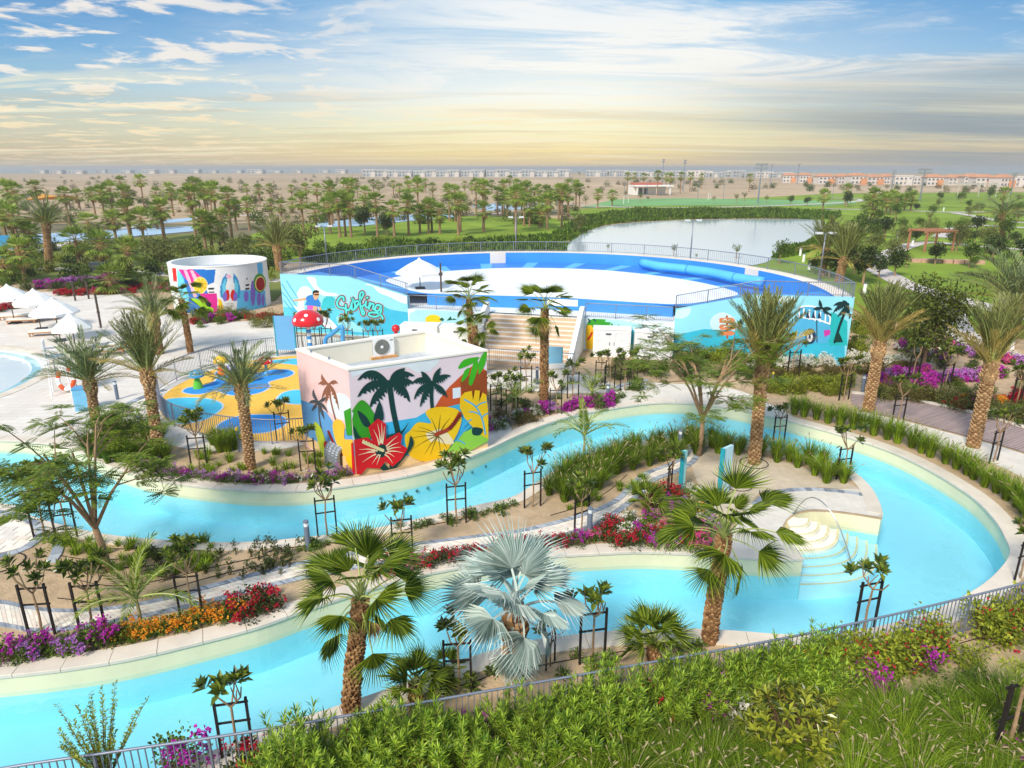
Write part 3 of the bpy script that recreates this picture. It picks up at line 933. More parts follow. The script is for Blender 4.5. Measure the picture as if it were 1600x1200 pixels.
P0 = Vector((-6.1, 24.4, 0)); PR = Vector((-1.04, 27.2, 0)); PB = Vector((-3.95, 30.9, 0)); PL = Vector((-8.95, 27.4, 0))
HB = 4.32
house = thing('pump_house', 'flat roofed pump house painted with palms and giant hibiscus beside the river', 'building', (P0 + PR + PB + PL) / 4)
hc = house.location.copy()
quad_ = [P0 - hc, PR - hc, PB - hc, PL - hc]
wallm = mat('house_render', S(238, 218, 226), 0.8, 0.03, 0.7, 0.12, 50, 0.2, stain=0.05)
pinkm = mat('house_pink_render', S(246, 206, 204), 0.8, 0.03, 0.7, 0.12, 50, 0.2, stain=0.05)
creamr = mat('parapet_cream', S(244, 236, 216), 0.8, 0.04, 0.9, 0.1, 50, 0.2, stain=0.08)


def side_quad(mb, a, b, z0, z1, m):
    mb.raw([(a.x, a.y, z0), (b.x, b.y, z0), (b.x, b.y, z1), (a.x, a.y, z1)], [(0, 1, 2, 3)], m)


def inset(q, d):
    n = len(q); out = []
    for i in range(n):
        a, b, c = q[i - 1], q[i], q[(i + 1) % n]
        e1 = (b - a).normalized(); e2 = (c - b).normalized()
        n1 = Vector((-e1.y, e1.x, 0)); n2 = Vector((-e2.y, e2.x, 0))
        k = d / (1 + n1.dot(n2))
        out.append(b + (n1 + n2) * k)
    return out


wb = MB()
for i, m in ((0, 0), (1, 0), (2, 1), (3, 1)): side_quad(wb, quad_[i], quad_[(i + 1) % 4], 0, HB, m)
wb.build('wall', [wallm, pinkm], house)
qi = inset(quad_, 0.22)
par = MB()
for i in range(4): side_quad(par, qi[(i + 1) % 4], qi[i], HB - 0.92, HB, 0)
par.build('parapet_inner', [creamr], house)
cap = MB(); cap.sheet([inset(quad_, -0.03), inset(quad_, 0.25)], HB + 0.045)
for q, rev in ((inset(quad_, -0.03), 0), (inset(quad_, 0.25), 1)):
    for i in range(4):
        a, b = q[i], q[(i + 1) % 4]
        if rev: a, b = b, a
        side_quad(cap, a, b, HB - 0.03, HB + 0.045, 0)
cap.build('parapet_coping', [mat('coping_white', S(246, 240, 226), 0.7, 0.03, 1)], house)
roofm = mat('roof_screed', S(196, 204, 214), 0.9, 0.10, 1.6, 0.3, 20, 0.15, detail=9, stain=0.22)
MB().sheet([inset(quad_, 0.2)], HB - 0.9).build('roof', [roofm], house)
# roof clamps
for q in (0.25, 0.6):
    p = quad_[3].lerp(quad_[0], q)
    MB().box((0, 0, 0.05), (0.06, 0.06, 0.1)).build('roof_clamp', [galv], house, (p.x + .1, p.y + .1, HB + 0.05))
# air conditioner on the roof
acp = G(598, 558, HB - 0.9)
rr = math.atan2((PR - P0).y, (PR - P0).x)
ac = thing('air_conditioner', 'white outdoor air conditioner with round fan on the pump house roof', 'air conditioner', acp, rr)
wood = mat('raw_timber', S(206, 150, 92), 0.8, 0.18, 6)
for yy in (-0.22, 0.22): MB().box((0, yy, 0.05), (1.2, 0.16, 0.1)).build('timber_skid', [wood], ac)
acw = mat('ac_white', S(240, 240, 238), 0.45, 0.02, 1)
MB().box((0, 0, 0.53), (0.98, 0.42, 0.84)).build('casing', [acw], ac)
fg = MB().lathe([(0.0, 0.03), (0.33, 0.03), (0.345, 0.0)], 28).build('fan_guard', [mat('fan_grey', S(150, 150, 140), 0.5)], ac, (-0.08, -0.215, 0.53)); fg.rotation_euler = (PI / 2, 0, 0)
for k in range(4):
    r0 = 0.08 + 0.07 * k
    MB().lathe([(r0, 0.045), (r0 + 0.012, 0.05), (r0 + 0.024, 0.045)], 28).build('guard_ring', [mat('guard_dark', S(110, 110, 104), 0.5)], fg)
MB().lathe([(0.0, 0.07), (0.06, 0.06), (0.075, 0.03)], 16).build('fan_hub', [acw], fg)
for k in range(14): MB().box((-0.5, -0.17 + 0.026 * k, 0.53), (0.02, 0.012, 0.7)).build('coil_fin', [mat('fan_grey', S(150, 150, 140), 0.5)], ac)
MB().box((0.37, -0.216, 0.8), (0.14, 0.01, 0.05)).build('badge', [mat('fan_grey', S(150, 150, 140), 0.5)], ac)

# murals
wf = Wall(P0, PR, Vector((0.5, -1, 0)))
mu = Mural(wf, 400, 480, 0.25, hc, (0.0, wf.L, 0.0, HB - 0.035))
dk = paint(16, 62, 58); grn = paint(58, 158, 34); lime = paint(150, 208, 72); yel = paint(248, 198, 20); red = paint(214, 22, 36); crm = paint(246, 226, 184); sea = paint(64, 186, 232); tan = paint(243, 208, 150); brn = paint(206, 88, 42); brd = paint(156, 74, 32); pale = paint(232, 240, 246); lil = paint(240, 214, 228); skyb = paint(104, 168, 226)


def motif(name, draw, mats, parent, mu_):
    mb = MB(); draw(mb)
    step = {'painted_cloud': 1, 'painted_mountain': 1, 'painted_wave': 1, 'painted_leaves': 1, 'painted_hanging_leaves': 1, 'painted_wave_streaks': 3}.get(name)
    if step:
        for i in range(0, len(mb.ch), step):
            one = MB(); one.ch = mb.ch[i:i + step]; one.build(name.rstrip('s') if name != 'painted_leaves' else 'painted_leaf', mats, parent)
    elif mb.ch: mb.build(name, mats, parent)


motif('painted_cloud', lambda b: (mu.poly(b, [(590, 398), (850, 352), (1145, 300), (1142, 345), (1085, 400), (1010, 410), (960, 378), (860, 372), (700, 405), (600, 440)], 0)), [pale], house, mu)
motif('painted_sea', lambda b: mu.poly(b, [(596, 760), (800, 722), (1000, 690), (1060, 655), (1280, 598), (1447, 560), (1450, 850), (900, 960), (612, 960)], 0), [sea], house, mu)
motif('painted_sand', lambda b: mu.poly(b, [(606, 935), (930, 930), (1100, 905), (1455, 815), (1455, 900), (650, 1075), (612, 1075)], 0), [tan], house, mu)
motif('painted_mountain', lambda b: (mu.poly(b, [(1105, 645), (1150, 570), (1205, 500), (1290, 420), (1375, 345), (1410, 375), (1450, 400), (1450, 560), (1280, 602)], 0), mu.poly(b, [(1275, 470), (1310, 440), (1380, 410), (1450, 395), (1450, 560), (1300, 600), (1290, 540)], 1)), [brn, brd], house, mu)
motif('painted_window', lambda b: mu.poly(b, [(1228, 507), (1278, 499), (1279, 563), (1230, 572)], 0), [pale], house, mu)
motif('painted_hanging_leaves', lambda b: [mu.poly(b, p, 0, True) for p in ([(1335, 278), (1390, 252), (1447, 246), (1400, 272)], [(1265, 385), (1300, 328), (1395, 312), (1350, 352)], [(1372, 318), (1388, 365), (1352, 480), (1328, 472), (1348, 380)], [(1444, 256), (1432, 350), (1392, 420), (1394, 335)], [(1335, 378), (1322, 430), (1283, 468), (1302, 398)])], [paint(66, 182, 34)], house, mu)


def palm_paint(b, c, tips, base, w, sc):
    mu_ = palm_paint.mu
    mu_.stroke(b, [c, ((c[0] + base[0]) / 2 - 6, (c[1] + base[1]) / 2), base], w, 0)
    for mid, tip in tips: mu_.frond(b, c, mid, tip, sc, 0)


palm_paint.mu = mu
motif('painted_palm', lambda b: palm_paint(b, (832, 470), [((720, 340), (632, 455)), ((700, 430), (632, 560)), ((735, 520), (708, 625)), ((940, 470), (962, 592)), ((890, 370), (990, 425)), ((850, 400), (930, 378)), ((930, 430), (985, 470))], (888, 790), 34, 52), [dk], house, mu)
motif('painted_palm', lambda b: palm_paint(b, (1100, 470), [((1030, 410), (966, 478)), ((1010, 480), (985, 575)), ((1040, 520), (1022, 622)), ((1170, 490), (1195, 562)), ((1150, 410), (1215, 425)), ((1110, 410), (1152, 375)), ((1060, 410), (1030, 400))], (1102, 650), 22, 36), [dk], house, mu)
motif('painted_big_leaf', lambda b: (mu.poly(b, [(598, 650), (660, 578), (722, 640), (745, 725), (700, 830), (612, 836), (588, 720)], 0, True), mu.poly(b, [(632, 645), (690, 685), (716, 745), (668, 735)], 1, True), mu.poly(b, [(772, 588), (796, 695), (735, 712), (744, 650)], 1, True), mu.stroke(b, [(600, 660), (590, 740), (612, 840)], 12, 2)), [grn, dk, pale], house, mu)


def draw_yellow(b):
    mu.poly(b, [(930, 800), (958, 772), (1010, 718), (1092, 722), (1058, 655), (1130, 622), (1245, 632), (1282, 680), (1268, 760), (1222, 850), (1155, 938), (1062, 965), (965, 930), (934, 860)], 0, True)
    mu.poly(b, [(1060, 790), (1110, 770), (1150, 760), (1200, 790), (1235, 850), (1170, 850), (1120, 830), (1090, 840)], 1, True)
    for q in ((975, 770), (955, 820), (985, 880), (1050, 920), (1085, 925), (1010, 745), (1150, 900), (1190, 880), (1090, 690), (1150, 670), (1210, 690)):
        mu.stroke(b, [(1135, 800), ((1135 + q[0]) / 2, (800 + q[1]) / 2 - 8), q], 7, 2, taper=True)
    mu.stroke(b, [(1125, 792), (1190, 765), (1230, 730), (1272, 662)], 24, 3)
    for k in range(7): mu.stroke(b, [(1200 + 11 * k, 752 - 13 * k), (1216 + 10 * k, 756 - 13 * k)], 13, 4, smooth=False)


motif('painted_yellow_hibiscus', draw_yellow, [yel, crm, paint(120, 92, 20), paint(170, 60, 30), paint(120, 30, 24)], house, mu)


def draw_monstera(b):
    mu.poly(b, [(1160, 935), (1230, 850), (1290, 780), (1380, 740), (1452, 700), (1452, 830), (1340, 892), (1230, 930)], 1)
    mu.poly(b, [(1272, 560), (1300, 530), (1345, 520), (1352, 580), (1365, 515), (1395, 520), (1390, 590), (1412, 530), (1435, 545), (1448, 640), (1448, 820), (1390, 790), (1300, 690), (1270, 625)], 0)
    mu.stroke(b, [(1300, 575), (1370, 620), (1410, 700), (1430, 790)], 10, 2)
    for a, c in (((1370, 620), (1432, 590)), ((1398, 670), (1330, 650)), ((1405, 690), (1446, 660)), ((1250, 830), (1330, 735)), ((1250, 830), (1300, 850)), ((1290, 740), (1340, 700))): mu.stroke(b, [a, ((a[0] + c[0]) / 2, (a[1] + c[1]) / 2 - 6), c], 8, 2)
    mu.poly(b, [(1352, 748), (1412, 758), (1395, 795), (1350, 792)], 3, True)


motif('painted_yellow_leaf', draw_monstera, [yel, lime, paint(84, 178, 222), dk], house, mu)


def draw_red(b):
    for p in ([(952, 712), (905, 770), (815, 800), (800, 850), (900, 800)], [(962, 800), (980, 855), (930, 930), (865, 1005), (826, 1020), (905, 930), (945, 870)], [(606, 735), (640, 800), (710, 840), (640, 850), (612, 800)], [(780, 960), (830, 1010), (812, 1025), (770, 1000)]): mu.poly(b, p, 1, True)
    mu.stroke(b, [(842, 985), (846, 1025)], 26, 1, smooth=False)
    mu.poly(b, [(604, 826), (690, 808), (722, 830), (698, 745), (758, 692), (808, 725), (808, 822), (890, 778), (910, 800), (900, 852), (944, 880), (905, 945), (850, 992), (805, 960), (770, 1003), (690, 1000), (655, 1040), (622, 1040), (606, 930)], 0)
    mu.poly(b, [(745, 890), (765, 860), (800, 855), (812, 885), (800, 925), (770, 935), (748, 920)], 1, True)
    for q in ((640, 885), (635, 920), (660, 965), (720, 975), (690, 900), (750, 980), (730, 760), (755, 725), (780, 720), (798, 740), (880, 800), (900, 870), (915, 905), (850, 970), (860, 930), (890, 840)):
        mu.stroke(b, [(780 + (q[0] - 780) * 0.28, 892 + (q[1] - 892) * 0.28), (780 + (q[0] - 780) * 0.6 + 3, 892 + (q[1] - 892) * 0.6 - 5), q], 9, 2, taper=True)
    mu.stroke(b, [(668, 838), (720, 862), (788, 890)], 20, 3)
    for k in range(5): mu.stroke(b, [(664 + 17 * k, 842 + 7 * k), (668 + 17 * k, 828 + 8 * k)], 12, 3, smooth=False)


motif('painted_red_hibiscus', draw_red, [red, dk, crm, paint(232, 216, 160)], house, mu)

wl = Wall(PL, P0, Vector((-1, -0.6, 0)))
mv = Mural(wl, 400, 480, 0.25, hc, (0.0, wl.L, 0.0, HB - 0.035))
motif('painted_sea', lambda b: mv.poly(b, [(262, 570), (350, 602), (440, 655), (500, 742), (602, 770), (612, 930), (420, 900), (300, 790)], 0), [skyb], house, mv)
motif('painted_cloud', lambda b: mv.poly(b, [(452, 585), (500, 540), (555, 545), (596, 596), (602, 700), (520, 698), (450, 640)], 0, True), [pale], house, mv)
motif('painted_sand', lambda b: mv.poly(b, [(310, 800), (400, 850), (480, 905), (612, 940), (622, 1080), (330, 870)], 0), [tan], house, mv)
palm_paint.mu = mv
motif('painted_brown_palm', lambda b: palm_paint(b, (455, 478), [((420, 450), (412, 416)), ((410, 450), (390, 482)), ((425, 510), (410, 575)), ((500, 500), (522, 645)), ((495, 440), (514, 478)), ((440, 540), (436, 600))], (497, 700), 10, 22), [paint(150, 98, 74)], house, mv)
motif('painted_grey_palm', lambda b: palm_paint(b, (392, 588), [((360, 540), (362, 512)), ((350, 570), (332, 600)), ((360, 610), (350, 650)), ((430, 600), (452, 660)), ((425, 565), (440, 560)), ((420, 640), (430, 700))], (416, 790), 8, 18), [paint(78, 84, 90)], house, mv)
motif('painted_lime_leaf', lambda b: mv.poly(b, [(366, 718), (412, 760), (444, 880), (440, 962), (392, 850)], 0, True), [paint(190, 210, 60)], house, mv)
motif('painted_orange_leaf', lambda b: (mv.poly(b, [(482, 730), (520, 700), (556, 740), (556, 820), (606, 830), (610, 905), (560, 935), (505, 850)], 0, True), mv.poly(b, [(552, 650), (600, 630), (604, 800), (570, 800)], 1), mv.poly(b, [(428, 842), (470, 850), (490, 905), (440, 900)], 2, True), mv.stroke(b, [(455, 775), (490, 850), (540, 920)], 14, 3), mv.poly(b, [(560, 945), (612, 900), (622, 1065), (600, 1030)], 4), mv.poly(b, [(598, 850), (624, 850), (626, 1045), (606, 1040)], 2)), [paint(250, 196, 60), grn, red, paint(150, 36, 30), yel], house, mv)

# silver insulated ducts bending out of the bed into the house wall
dp = G(524, 728)
duct = thing('duct_bundle', 'silver corrugated ducts rising from the flower bed into the painted house', 'duct', dp, math.atan2(wl.t.y, wl.t.x))
dm = mat('silver_lagging', S(150, 158, 168), 0.45, 0.12, 8, 0.3, 40, 0.5, 0.5)
for k in range(4):
    pts = [(-0.42 + 0.26 * k, -0.08, -0.05), (-0.42 + 0.26 * k, -0.1, 0.45), (-0.42 + 0.26 * k, -0.02, 0.72), (-0.42 + 0.26 * k, 0.16, 0.86), (-0.42 + 0.26 * k, 0.46, 0.9)]
    cpt = cr([Vector(p) for p in pts], 6)
    MB().tube(cpt, [0.115 + 0.012 * (i % 2) for i in range(len(cpt))], 12).build('duct', [dm], duct)

# ------------------------------------------------------------------ splash playground
pad = [(250, 640), (258, 617), (290, 596), (345, 575), (400, 563), (470, 556), (540, 558), (580, 575), (590, 610), (575, 650), (530, 680), (470, 690), (400, 690), (340, 683), (290, 671), (260, 656)]
padm = mat('rubber_orange', S(246, 192, 84), 0.85, 0.05, 2.0, 0.1, 80, 0.15)
rbl = mat('rubber_blue', S(58, 148, 222), 0.85, 0.05, 2.0, 0.1, 80, 0.15)
rcy = mat('rubber_cyan', S(84, 196, 226), 0.85, 0.05, 2.0, 0.1, 80, 0.15)
rwh = mat('rubber_pale_line', S(206, 214, 226), 0.85, 0.04, 2.0)
pcen = G(420, 618)
pg = MB()
padw = cr(GL(pad), 6, True)
ps = struct(MB().prism(padw, 0.0, 0.03).build('splash_pad', [padm]))
struct(MB().sheet([offset(padw, -0.25, True), offset(padw, 0.02, True)], 0.024).build('splash_pad_kerb', [rwh])) if False else None
blobs = [([(283.5, 613), (292, 606.5), (315, 602.8), (333, 596.8), (336.8, 590), (334.5, 584), (345, 578), (375, 578), (399, 583), (427.5, 578), (450, 578), (461, 582.5), (454.5, 588.5), (435, 593.8), (421.5, 598.3), (423.8, 605), (409.5, 614), (382.5, 619.3), (357, 618.5), (337.5, 612.5), (315, 617), (295.5, 617)], rbl),
         ([(254, 628), (285, 622), (324, 623), (345, 629), (350, 636), (343.5, 644), (324, 656), (300, 662), (278, 664), (264, 655)], rcy),
         ([(336, 671), (348, 659), (375, 650), (409, 648), (440, 650), (450, 659), (442, 669), (412, 678), (360, 679)], rbl),
         ([(431, 623), (442, 614), (465, 609.5), (500, 612), (505, 622), (490, 631), (469.5, 633), (450, 632), (435, 627.5)], rcy),
         ([(390, 568), (410, 565), (440, 562), (480, 560), (530, 562), (530, 571), (480, 573), (440, 569)], rcy)]
for i, (q, m) in enumerate(blobs):
    w = cr(GL(q), 5, True)
    MB().sheet([w], 0.034 + 0.0004 * i).build('rubber_shape_edge', [rwh], ps)
    cc = sum(w, Vector()) / len(w)
    a2 = sum(w[k].x * w[(k + 1) % len(w)].y - w[(k + 1) % len(w)].x * w[k].y for k in range(len(w)))
    MB().sheet([offset(w, 0.09 if a2 > 0 else -0.09, True)], 0.038 + 0.0004 * i).build('rubber_shape', [m], ps)


def gloss(r, g, b): return mat('gloss_%d_%d_%d' % (r, g, b), S(r, g, b), 0.25, 0.02, 1, coat=0.4, spec=0.5)


def mushroom(px, py, h, R, capc, stemc, label, spots=True, stem_r=0.2, cone=True):
    p = G(px, py)
    t = thing('mushroom_sprayer', label, 'splash toy', p)
    if cone: MB().lathe([(stem_r, 0.03), (stem_r * 0.8, h * 0.3), (stem_r * 0.45, h * 0.6), (stem_r * 0.4, h * 0.75)], 20).build('stem', [gloss(*stemc)], t, smooth=True)
    else:
        st = MB()
        n = 26
        for k in range(n):
            st.lathe([(stem_r, 0.03 + (h - 0.2) * k / n), (stem_r, 0.03 + (h - 0.2) * (k + 1) / n)], 16, m=0 if (k // 2) % 2 else 1)
        st.build('stem', [gloss(*stemc), gloss(240, 244, 246)], t, smooth=True)
    prof = [(R * 0.2, h * 0.72), (R * 0.95, h * 0.70), (R, h * 0.75)]
    hh = h - h * 0.75
    hh = R * 0.8
    for k in range(1, 9):
        a = k / 8 * PI / 2
        prof.append((R * math.cos(a), h * 0.75 + hh * math.sin(a)))
    if not cone:
        prof = [(r, z + h * 0.25 - R * 0.8) for r, z in prof]
    top0 = prof[2][1]
    c = MB().lathe(prof, 28).build('cap', [gloss(*capc)], t, smooth=True)
    if spots:
        rr_ = random.Random(int(px))
        for k in range(7):
            a = 2 * PI * k / 7 + 0.4; e = 0.35 + 0.45 * (k % 2)
            pos = Vector((R * math.cos(e) * math.cos(a), R * math.cos(e) * math.sin(a), top0 + hh * math.sin(e)))
            nn = Vector((math.cos(e) * math.cos(a), math.cos(e) * math.sin(a), math.sin(e) * R / hh)).normalized()
            ob = MB().lathe([(0.0, 0.012), (R * 0.12, 0.006), (R * 0.13, -0.02)], 12).build('spot', [gloss(246, 246, 244)], c, pos)
            ob.rotation_euler = nn.to_track_quat('Z', 'Y').to_euler()
    return t


mushroom(310, 607, 0.98, 0.42, (70, 170, 226), (96, 196, 60), 'small blue capped mushroom sprayer on a green stem in the splash pad', stem_r=0.28)
mushroom(348, 586, 1.1, 0.42, (250, 196, 30), (240, 116, 40), 'yellow capped mushroom sprayer on an orange stem in the splash pad', False, stem_r=0.3)
mushroom(365, 598, 0.98, 0.40, (150, 140, 216), (226, 40, 56), 'lilac capped mushroom sprayer on a red stem in the splash pad', stem_r=0.3)
mushroom(388, 598, 0.8, 0.3, (100, 200, 60), (100, 200, 60), 'small all green mushroom sprayer in the splash pad', False, stem_r=0.26)
mushroom(417, 588, 1.15, 0.42, (220, 26, 40), (110, 190, 232), 'small red capped mushroom sprayer with white spots on a pale blue stem', stem_r=0.14)
mushroom(486, 556, 3.0, 0.98, (222, 26, 38), (60, 150, 224), 'tall red mushroom shower with white spots on a striped pole', stem_r=0.14, cone=False)
# red ball post
rb = thing('ball_post', 'red ball on a short red post behind the painted house', 'splash toy', G(621, 562))
MB().lathe([(0.12, 0), (0.12, 1.75), (0.08, 1.8)], 16).build('post', [gloss(216, 24, 36)], rb, smooth=True)
MB().lathe([(0.02, 1.75), (0.2, 1.82), (0.27, 2.0), (0.2, 2.18), (0.02, 2.26)], 20).build('ball', [gloss(216, 24, 36)], rb, smooth=True)
# blue water arch
ba = thing('water_arch', 'sky blue tubular water arch in the splash playground', 'splash toy', G(511, 560))
v = G(538, 566) - G(511, 560)
MB().tube(cr([Vector((0, 0, 0)), Vector((0, 0, 1.2)), v * 0.5 + Vector((0, 0, 1.75)), v + Vector((0, 0, 2.25)), v * 1.02 + Vector((0, 0, 1.6)), v], 6), 0.13, 12).build('arch_tube', [gloss(70, 160, 226)], ba, smooth=True)
for k, q in enumerate((Vector((0, 0, 0.0)), v)):
    MB().lathe([(0.0, 0.06), (0.2, 0.06), (0.22, 0.0)], 16).build('base_flange', [gloss(70, 160, 226)], ba, q + Vector((0, 0, 0.03)))


# ------------------------------------------------------------------ fences
def fence(name, label, line, h, gap, single, post_every, m=galv, pick=0.018, railr=0.028, base=0.0, closed=False, group=None):
    ln = resample(line, gap, closed)
    org = ln[0].copy()
    t = thing(name, label, 'fence', org, group=group)
    tops = [p - org + Vector((0, 0, h)) for p in ln]; lows = [p - org + Vector((0, 0, base + 0.12)) for p in ln]
    if closed: tops.append(tops[0]); lows.append(lows[0])
    MB().tube(tops, railr, 8).build('top_rail', [m], t, smooth=True)
    MB().tube(lows, railr * 0.7, 6).build('bottom_rail', [m], t, smooth=True)
    pm = MB().box((0, 0, (h + base + 0.12) / 2), (pick, pick, h - base - 0.12)).data('picket', [m])
    psm = MB().box((0, 0, h / 2), (pick * 2.4, pick * 2.4, h)).data('post', [m])
    rest = MB(); np_ = 0
    pe = max(1, int(round(post_every / gap)))
    for i, p in enumerate(ln):
        q = p - org
        if i % pe == 0: link('post', psm, t, (q.x, q.y, q.z))
        elif single: link('picket', pm, t, (q.x, q.y, q.z))
        else: rest.box((q.x, q.y, q.z + (h + base + 0.12) / 2), (pick, pick, h - base - 0.12))
    if rest.ch: stuff(rest.build('pickets', [m], t))
    return t


FH = 1.15
fl = cr([Vector((p.x, p.y, 0)) for p in GL([(-260, 1252), (-120, 1224), (25, 1197), (175, 1175), (400, 1142), (600, 1108), (800, 1073), (960, 1045), (1200, 1002), (1330, 975), (1460, 945), (1600, 911), (1720, 880)], FH)], 6)
fence('garden_fence', 'grey steel picket fence between the near shrubs and the river', fl, FH, 0.125, True, 2.0)
pf = cr(GL([(249, 616), (246, 630), (252, 646), (268, 664), (300, 676), (340, 686), (400, 693), (440, 694), (487, 691)]), 6)
fence('playground_fence', 'curved grey picket fence along the riverside edge of the splash playground', pf, 1.15, 0.12, False, 1.9)
pf2 = cr(GL([(246, 613), (262, 602), (290, 588), (330, 573), (380, 562), (430, 556)]), 6)
fence('playground_fence', 'grey picket fence along the deck side of the splash playground', pf2, 1.2, 0.12, False, 2.2)
pf3 = cr(GL([(433, 556), (470, 553), (520, 553), (580, 556), (640, 562)]), 6)
fence('playground_fence', 'grey picket fence between the splash playground and the surf wall', pf3, 1.2, 0.12, False, 2.0)

# ------------------------------------------------------------------ surf stadium
FLp = Vector((-16.7, 49.2, 0)); FRp = Vector((20.2, 39.9, 0))
SCEN = (FLp + FRp) / 2; SU = (FRp - FLp).normalized(); SV = Vector((-SU.y, SU.x, 0)); SR = (FRp - FLp).length / 2
ZR = 4.2; ZP = 2.15
surf = thing('surf_pool', 'large half round surf pool with white floor, blue walls and painted front', 'surf pool', SCEN)
aqua = mat('mural_aqua', S(150, 222, 240), 0.75, 0.04, 0.5, 0.05, 40, 0.2, stain=0.04)
surfblue = mat('surf_blue', S(64, 150, 228), 0.5, 0.06, 0.4, 0, 1, 0.35, stain=0.08)
surfdeep = mat('surf_deep_blue', S(62, 134, 218), 0.45, 0.08, 0.4, 0, 1, 0.35)
surflight = mat('surf_light_blue', S(108, 186, 238), 0.5, 0.05, 0.4)
surfwhite = mat('surf_white_floor', S(246, 248, 248), 0.4, 0.02, 0.3, 0, 1, 0.4, stain=0.05)
rimm = mat('rim_cream', S(236, 224, 210), 0.8, 0.05, 0.6, 0.1, 40, 0.2, stain=0.1)


def sp(u, v, z=0.0):
    p = SU * u + SV * v; return Vector((p.x, p.y, z))


def arc(r, n=72, a0=0.0, a1=PI): return [sp(r * math.cos(a0 + (a1 - a0) * i / n), r * math.sin(a0 + (a1 - a0) * i / n)) for i in range(n + 1)]


def strip2(A, B, za, zb):
    V = [(p.x, p.y, za) for p in A] + [(p.x, p.y, zb) for p in B]; n = len(A)
    return V, [(i, i + 1, n + i + 1, n + i) for i in range(n - 1)]


ri = SR - 1.05
V, F = strip2(arc(SR), arc(SR), 0, ZR); MB().raw(V, [tuple(reversed(f)) for f in F]).build('outer_wall', [rimm], surf)
V, F = strip2(arc(SR + .05), arc(ri), ZR, ZR - 0.02); MB().raw(V, F).build('rim', [rimm], surf)
bi = MB()
segs = [(0.0, 0.20), (0.225, 0.62), (0.645, 1.0)]
for a, b in segs:
    V, F = strip2(arc(ri, 40, a * PI, b * PI), arc(ri, 40, a * PI, b * PI), 2.8, ZR - 0.02); bi.raw(V, F)
bi.build('inner_wall', [surfblue], surf)
for a, b in ((0.20, 0.225), (0.62, 0.645)):
    V, F = strip2(arc(ri, 4, a * PI, b * PI), arc(ri, 4, a * PI, b * PI), 2.8, ZR - 0.02)
    MB().raw(V, F).build('wall_pier', [rimm], surf)
# raked blue apron with lighter panels
apron = MB(); lightp = MB()
NA = 60
for i in range(NA):
    a0_, a1_ = PI * i / NA, PI * (i + 1) / NA
    zf = lambda p: Vector((p.x, p.y, 2.965 + 0.022 * (p.dot(SV) - 3.3)))
    q = [zf(sp(ri * math.cos(a0_), ri * math.sin(a0_))), zf(sp(ri * math.cos(a1_), ri * math.sin(a1_))), zf(sp(0, 3.0)), ]
    apron.raw(q, [(0, 1, 2)], 0)
apron.build('apron', [surfdeep], surf)
for i in range(11):
    a = PI * (0.12 + 0.76 * i / 10)
    w = 0.03
    q = [zf(sp(r0 * math.cos(a + e), r0 * math.sin(a + e))) + Vector((0, 0, 0.012)) for r0, e in ((ri - .1, -w), (ri - .1, w), (11, .12 + w), (11, .12 - w))]
    MB().raw(q, [(0, 1, 2, 3)]).build('apron_panel', [surflight], surf)
# white riding surface, slightly raked


def tilt(px, py):
    r = ray(px, py); o = Vector((0, 0, CAM_H)); k = 0.022
    # z = 2.95 + k*(v-3.3)
    nrm = Vector((-k * SV.x, -k * SV.y, 1)); d = 2.97 - k * 3.3 - k * SCEN.dot(SV)
    t = (d - o.dot(nrm)) / r.dot(nrm)
    return o + r * t


wp = [tilt(*p) for p in [(603, 438), (640, 430), (700, 424), (800, 419), (925, 421.5), (1025, 431), (1100, 443), (1152, 458), (1130, 466), (1052, 476), (900, 467), (800, 463), (667, 459), (625, 448)]]
wpf = cr(wp, 4, True)
wpl = [p - SCEN + Vector((0, 0, 0.03)) for p in wpf]
tri = geometry.tessellate_polygon([[Vector((p.x, p.y, 0)) for p in wpl]])
F = [t if (wpl[t[1]] - wpl[t[0]]).cross(wpl[t[2]] - wpl[t[0]]).z > 0 else tuple(reversed(t)) for t in tri]
MB().raw(wpl, F).build('riding_surface', [surfwhite], surf)
# platform and blue fascia in front
pl = [sp(-SR + 0.3, 0.3), sp(SR - 0.3, 0.3), sp(SR - 1.2, 4), sp(10, 3.6), sp(-8, 3.6), sp(-SR + 1.2, 4)]
MB().sheet([pl], ZP).build('front_platform', [white], surf)
fa = [tilt(667, 459.5) - SCEN, tilt(800, 463.5) - SCEN, tilt(900, 467.5) - SCEN, tilt(1052, 477) - SCEN]
V, F = strip2(fa, fa, ZP, 2.99); MB().raw(V, F).build('blue_fascia', [surfblue], surf)
fs = fa[1].lerp(fa[2], 0.55); fe = fa[2].lerp(fa[3], 0.02)
off = -SV * 0.006
V, F = strip2([fs + off, fe + off], [fs + off, fe + off], 2.45, 2.9); MB().raw(V, F).build('white_hatch', [white], surf)
# inner slopes behind the mural walls
for s_, pa in ((-1, fa[0]), (1, fa[3])):
    e = sp(s_ * (SR - 0.4), 0.35); e2 = sp(s_ * (SR - 1.2), 3.2)
    k = sp(s_ * 11.6, 0.35)
    V = [(e.x, e.y, ZR - .04), (k.x, k.y, 3.1), (pa.x, pa.y, 2.96), (e2.x, e2.y, ZR - .2)]
    f = (0, 1, 2, 3)
    MB().raw(V, [f if s_ < 0 else tuple(reversed(f))]).build('inner_slope', [surfblue], surf)

# front walls
def world(p): return SCEN + p


WA = Wall(FLp, FRp, Vector((0, -1, 0)))
uL, _ = WA.hit(638, 500); uR, _ = WA.hit(1053, 520); uSL, _ = WA.hit(762, 520); uSR, _ = WA.hit(909, 520)
uK, _ = WA.hit(545, 470); uK2, _ = WA.hit(1180, 470)
TH = 0.3


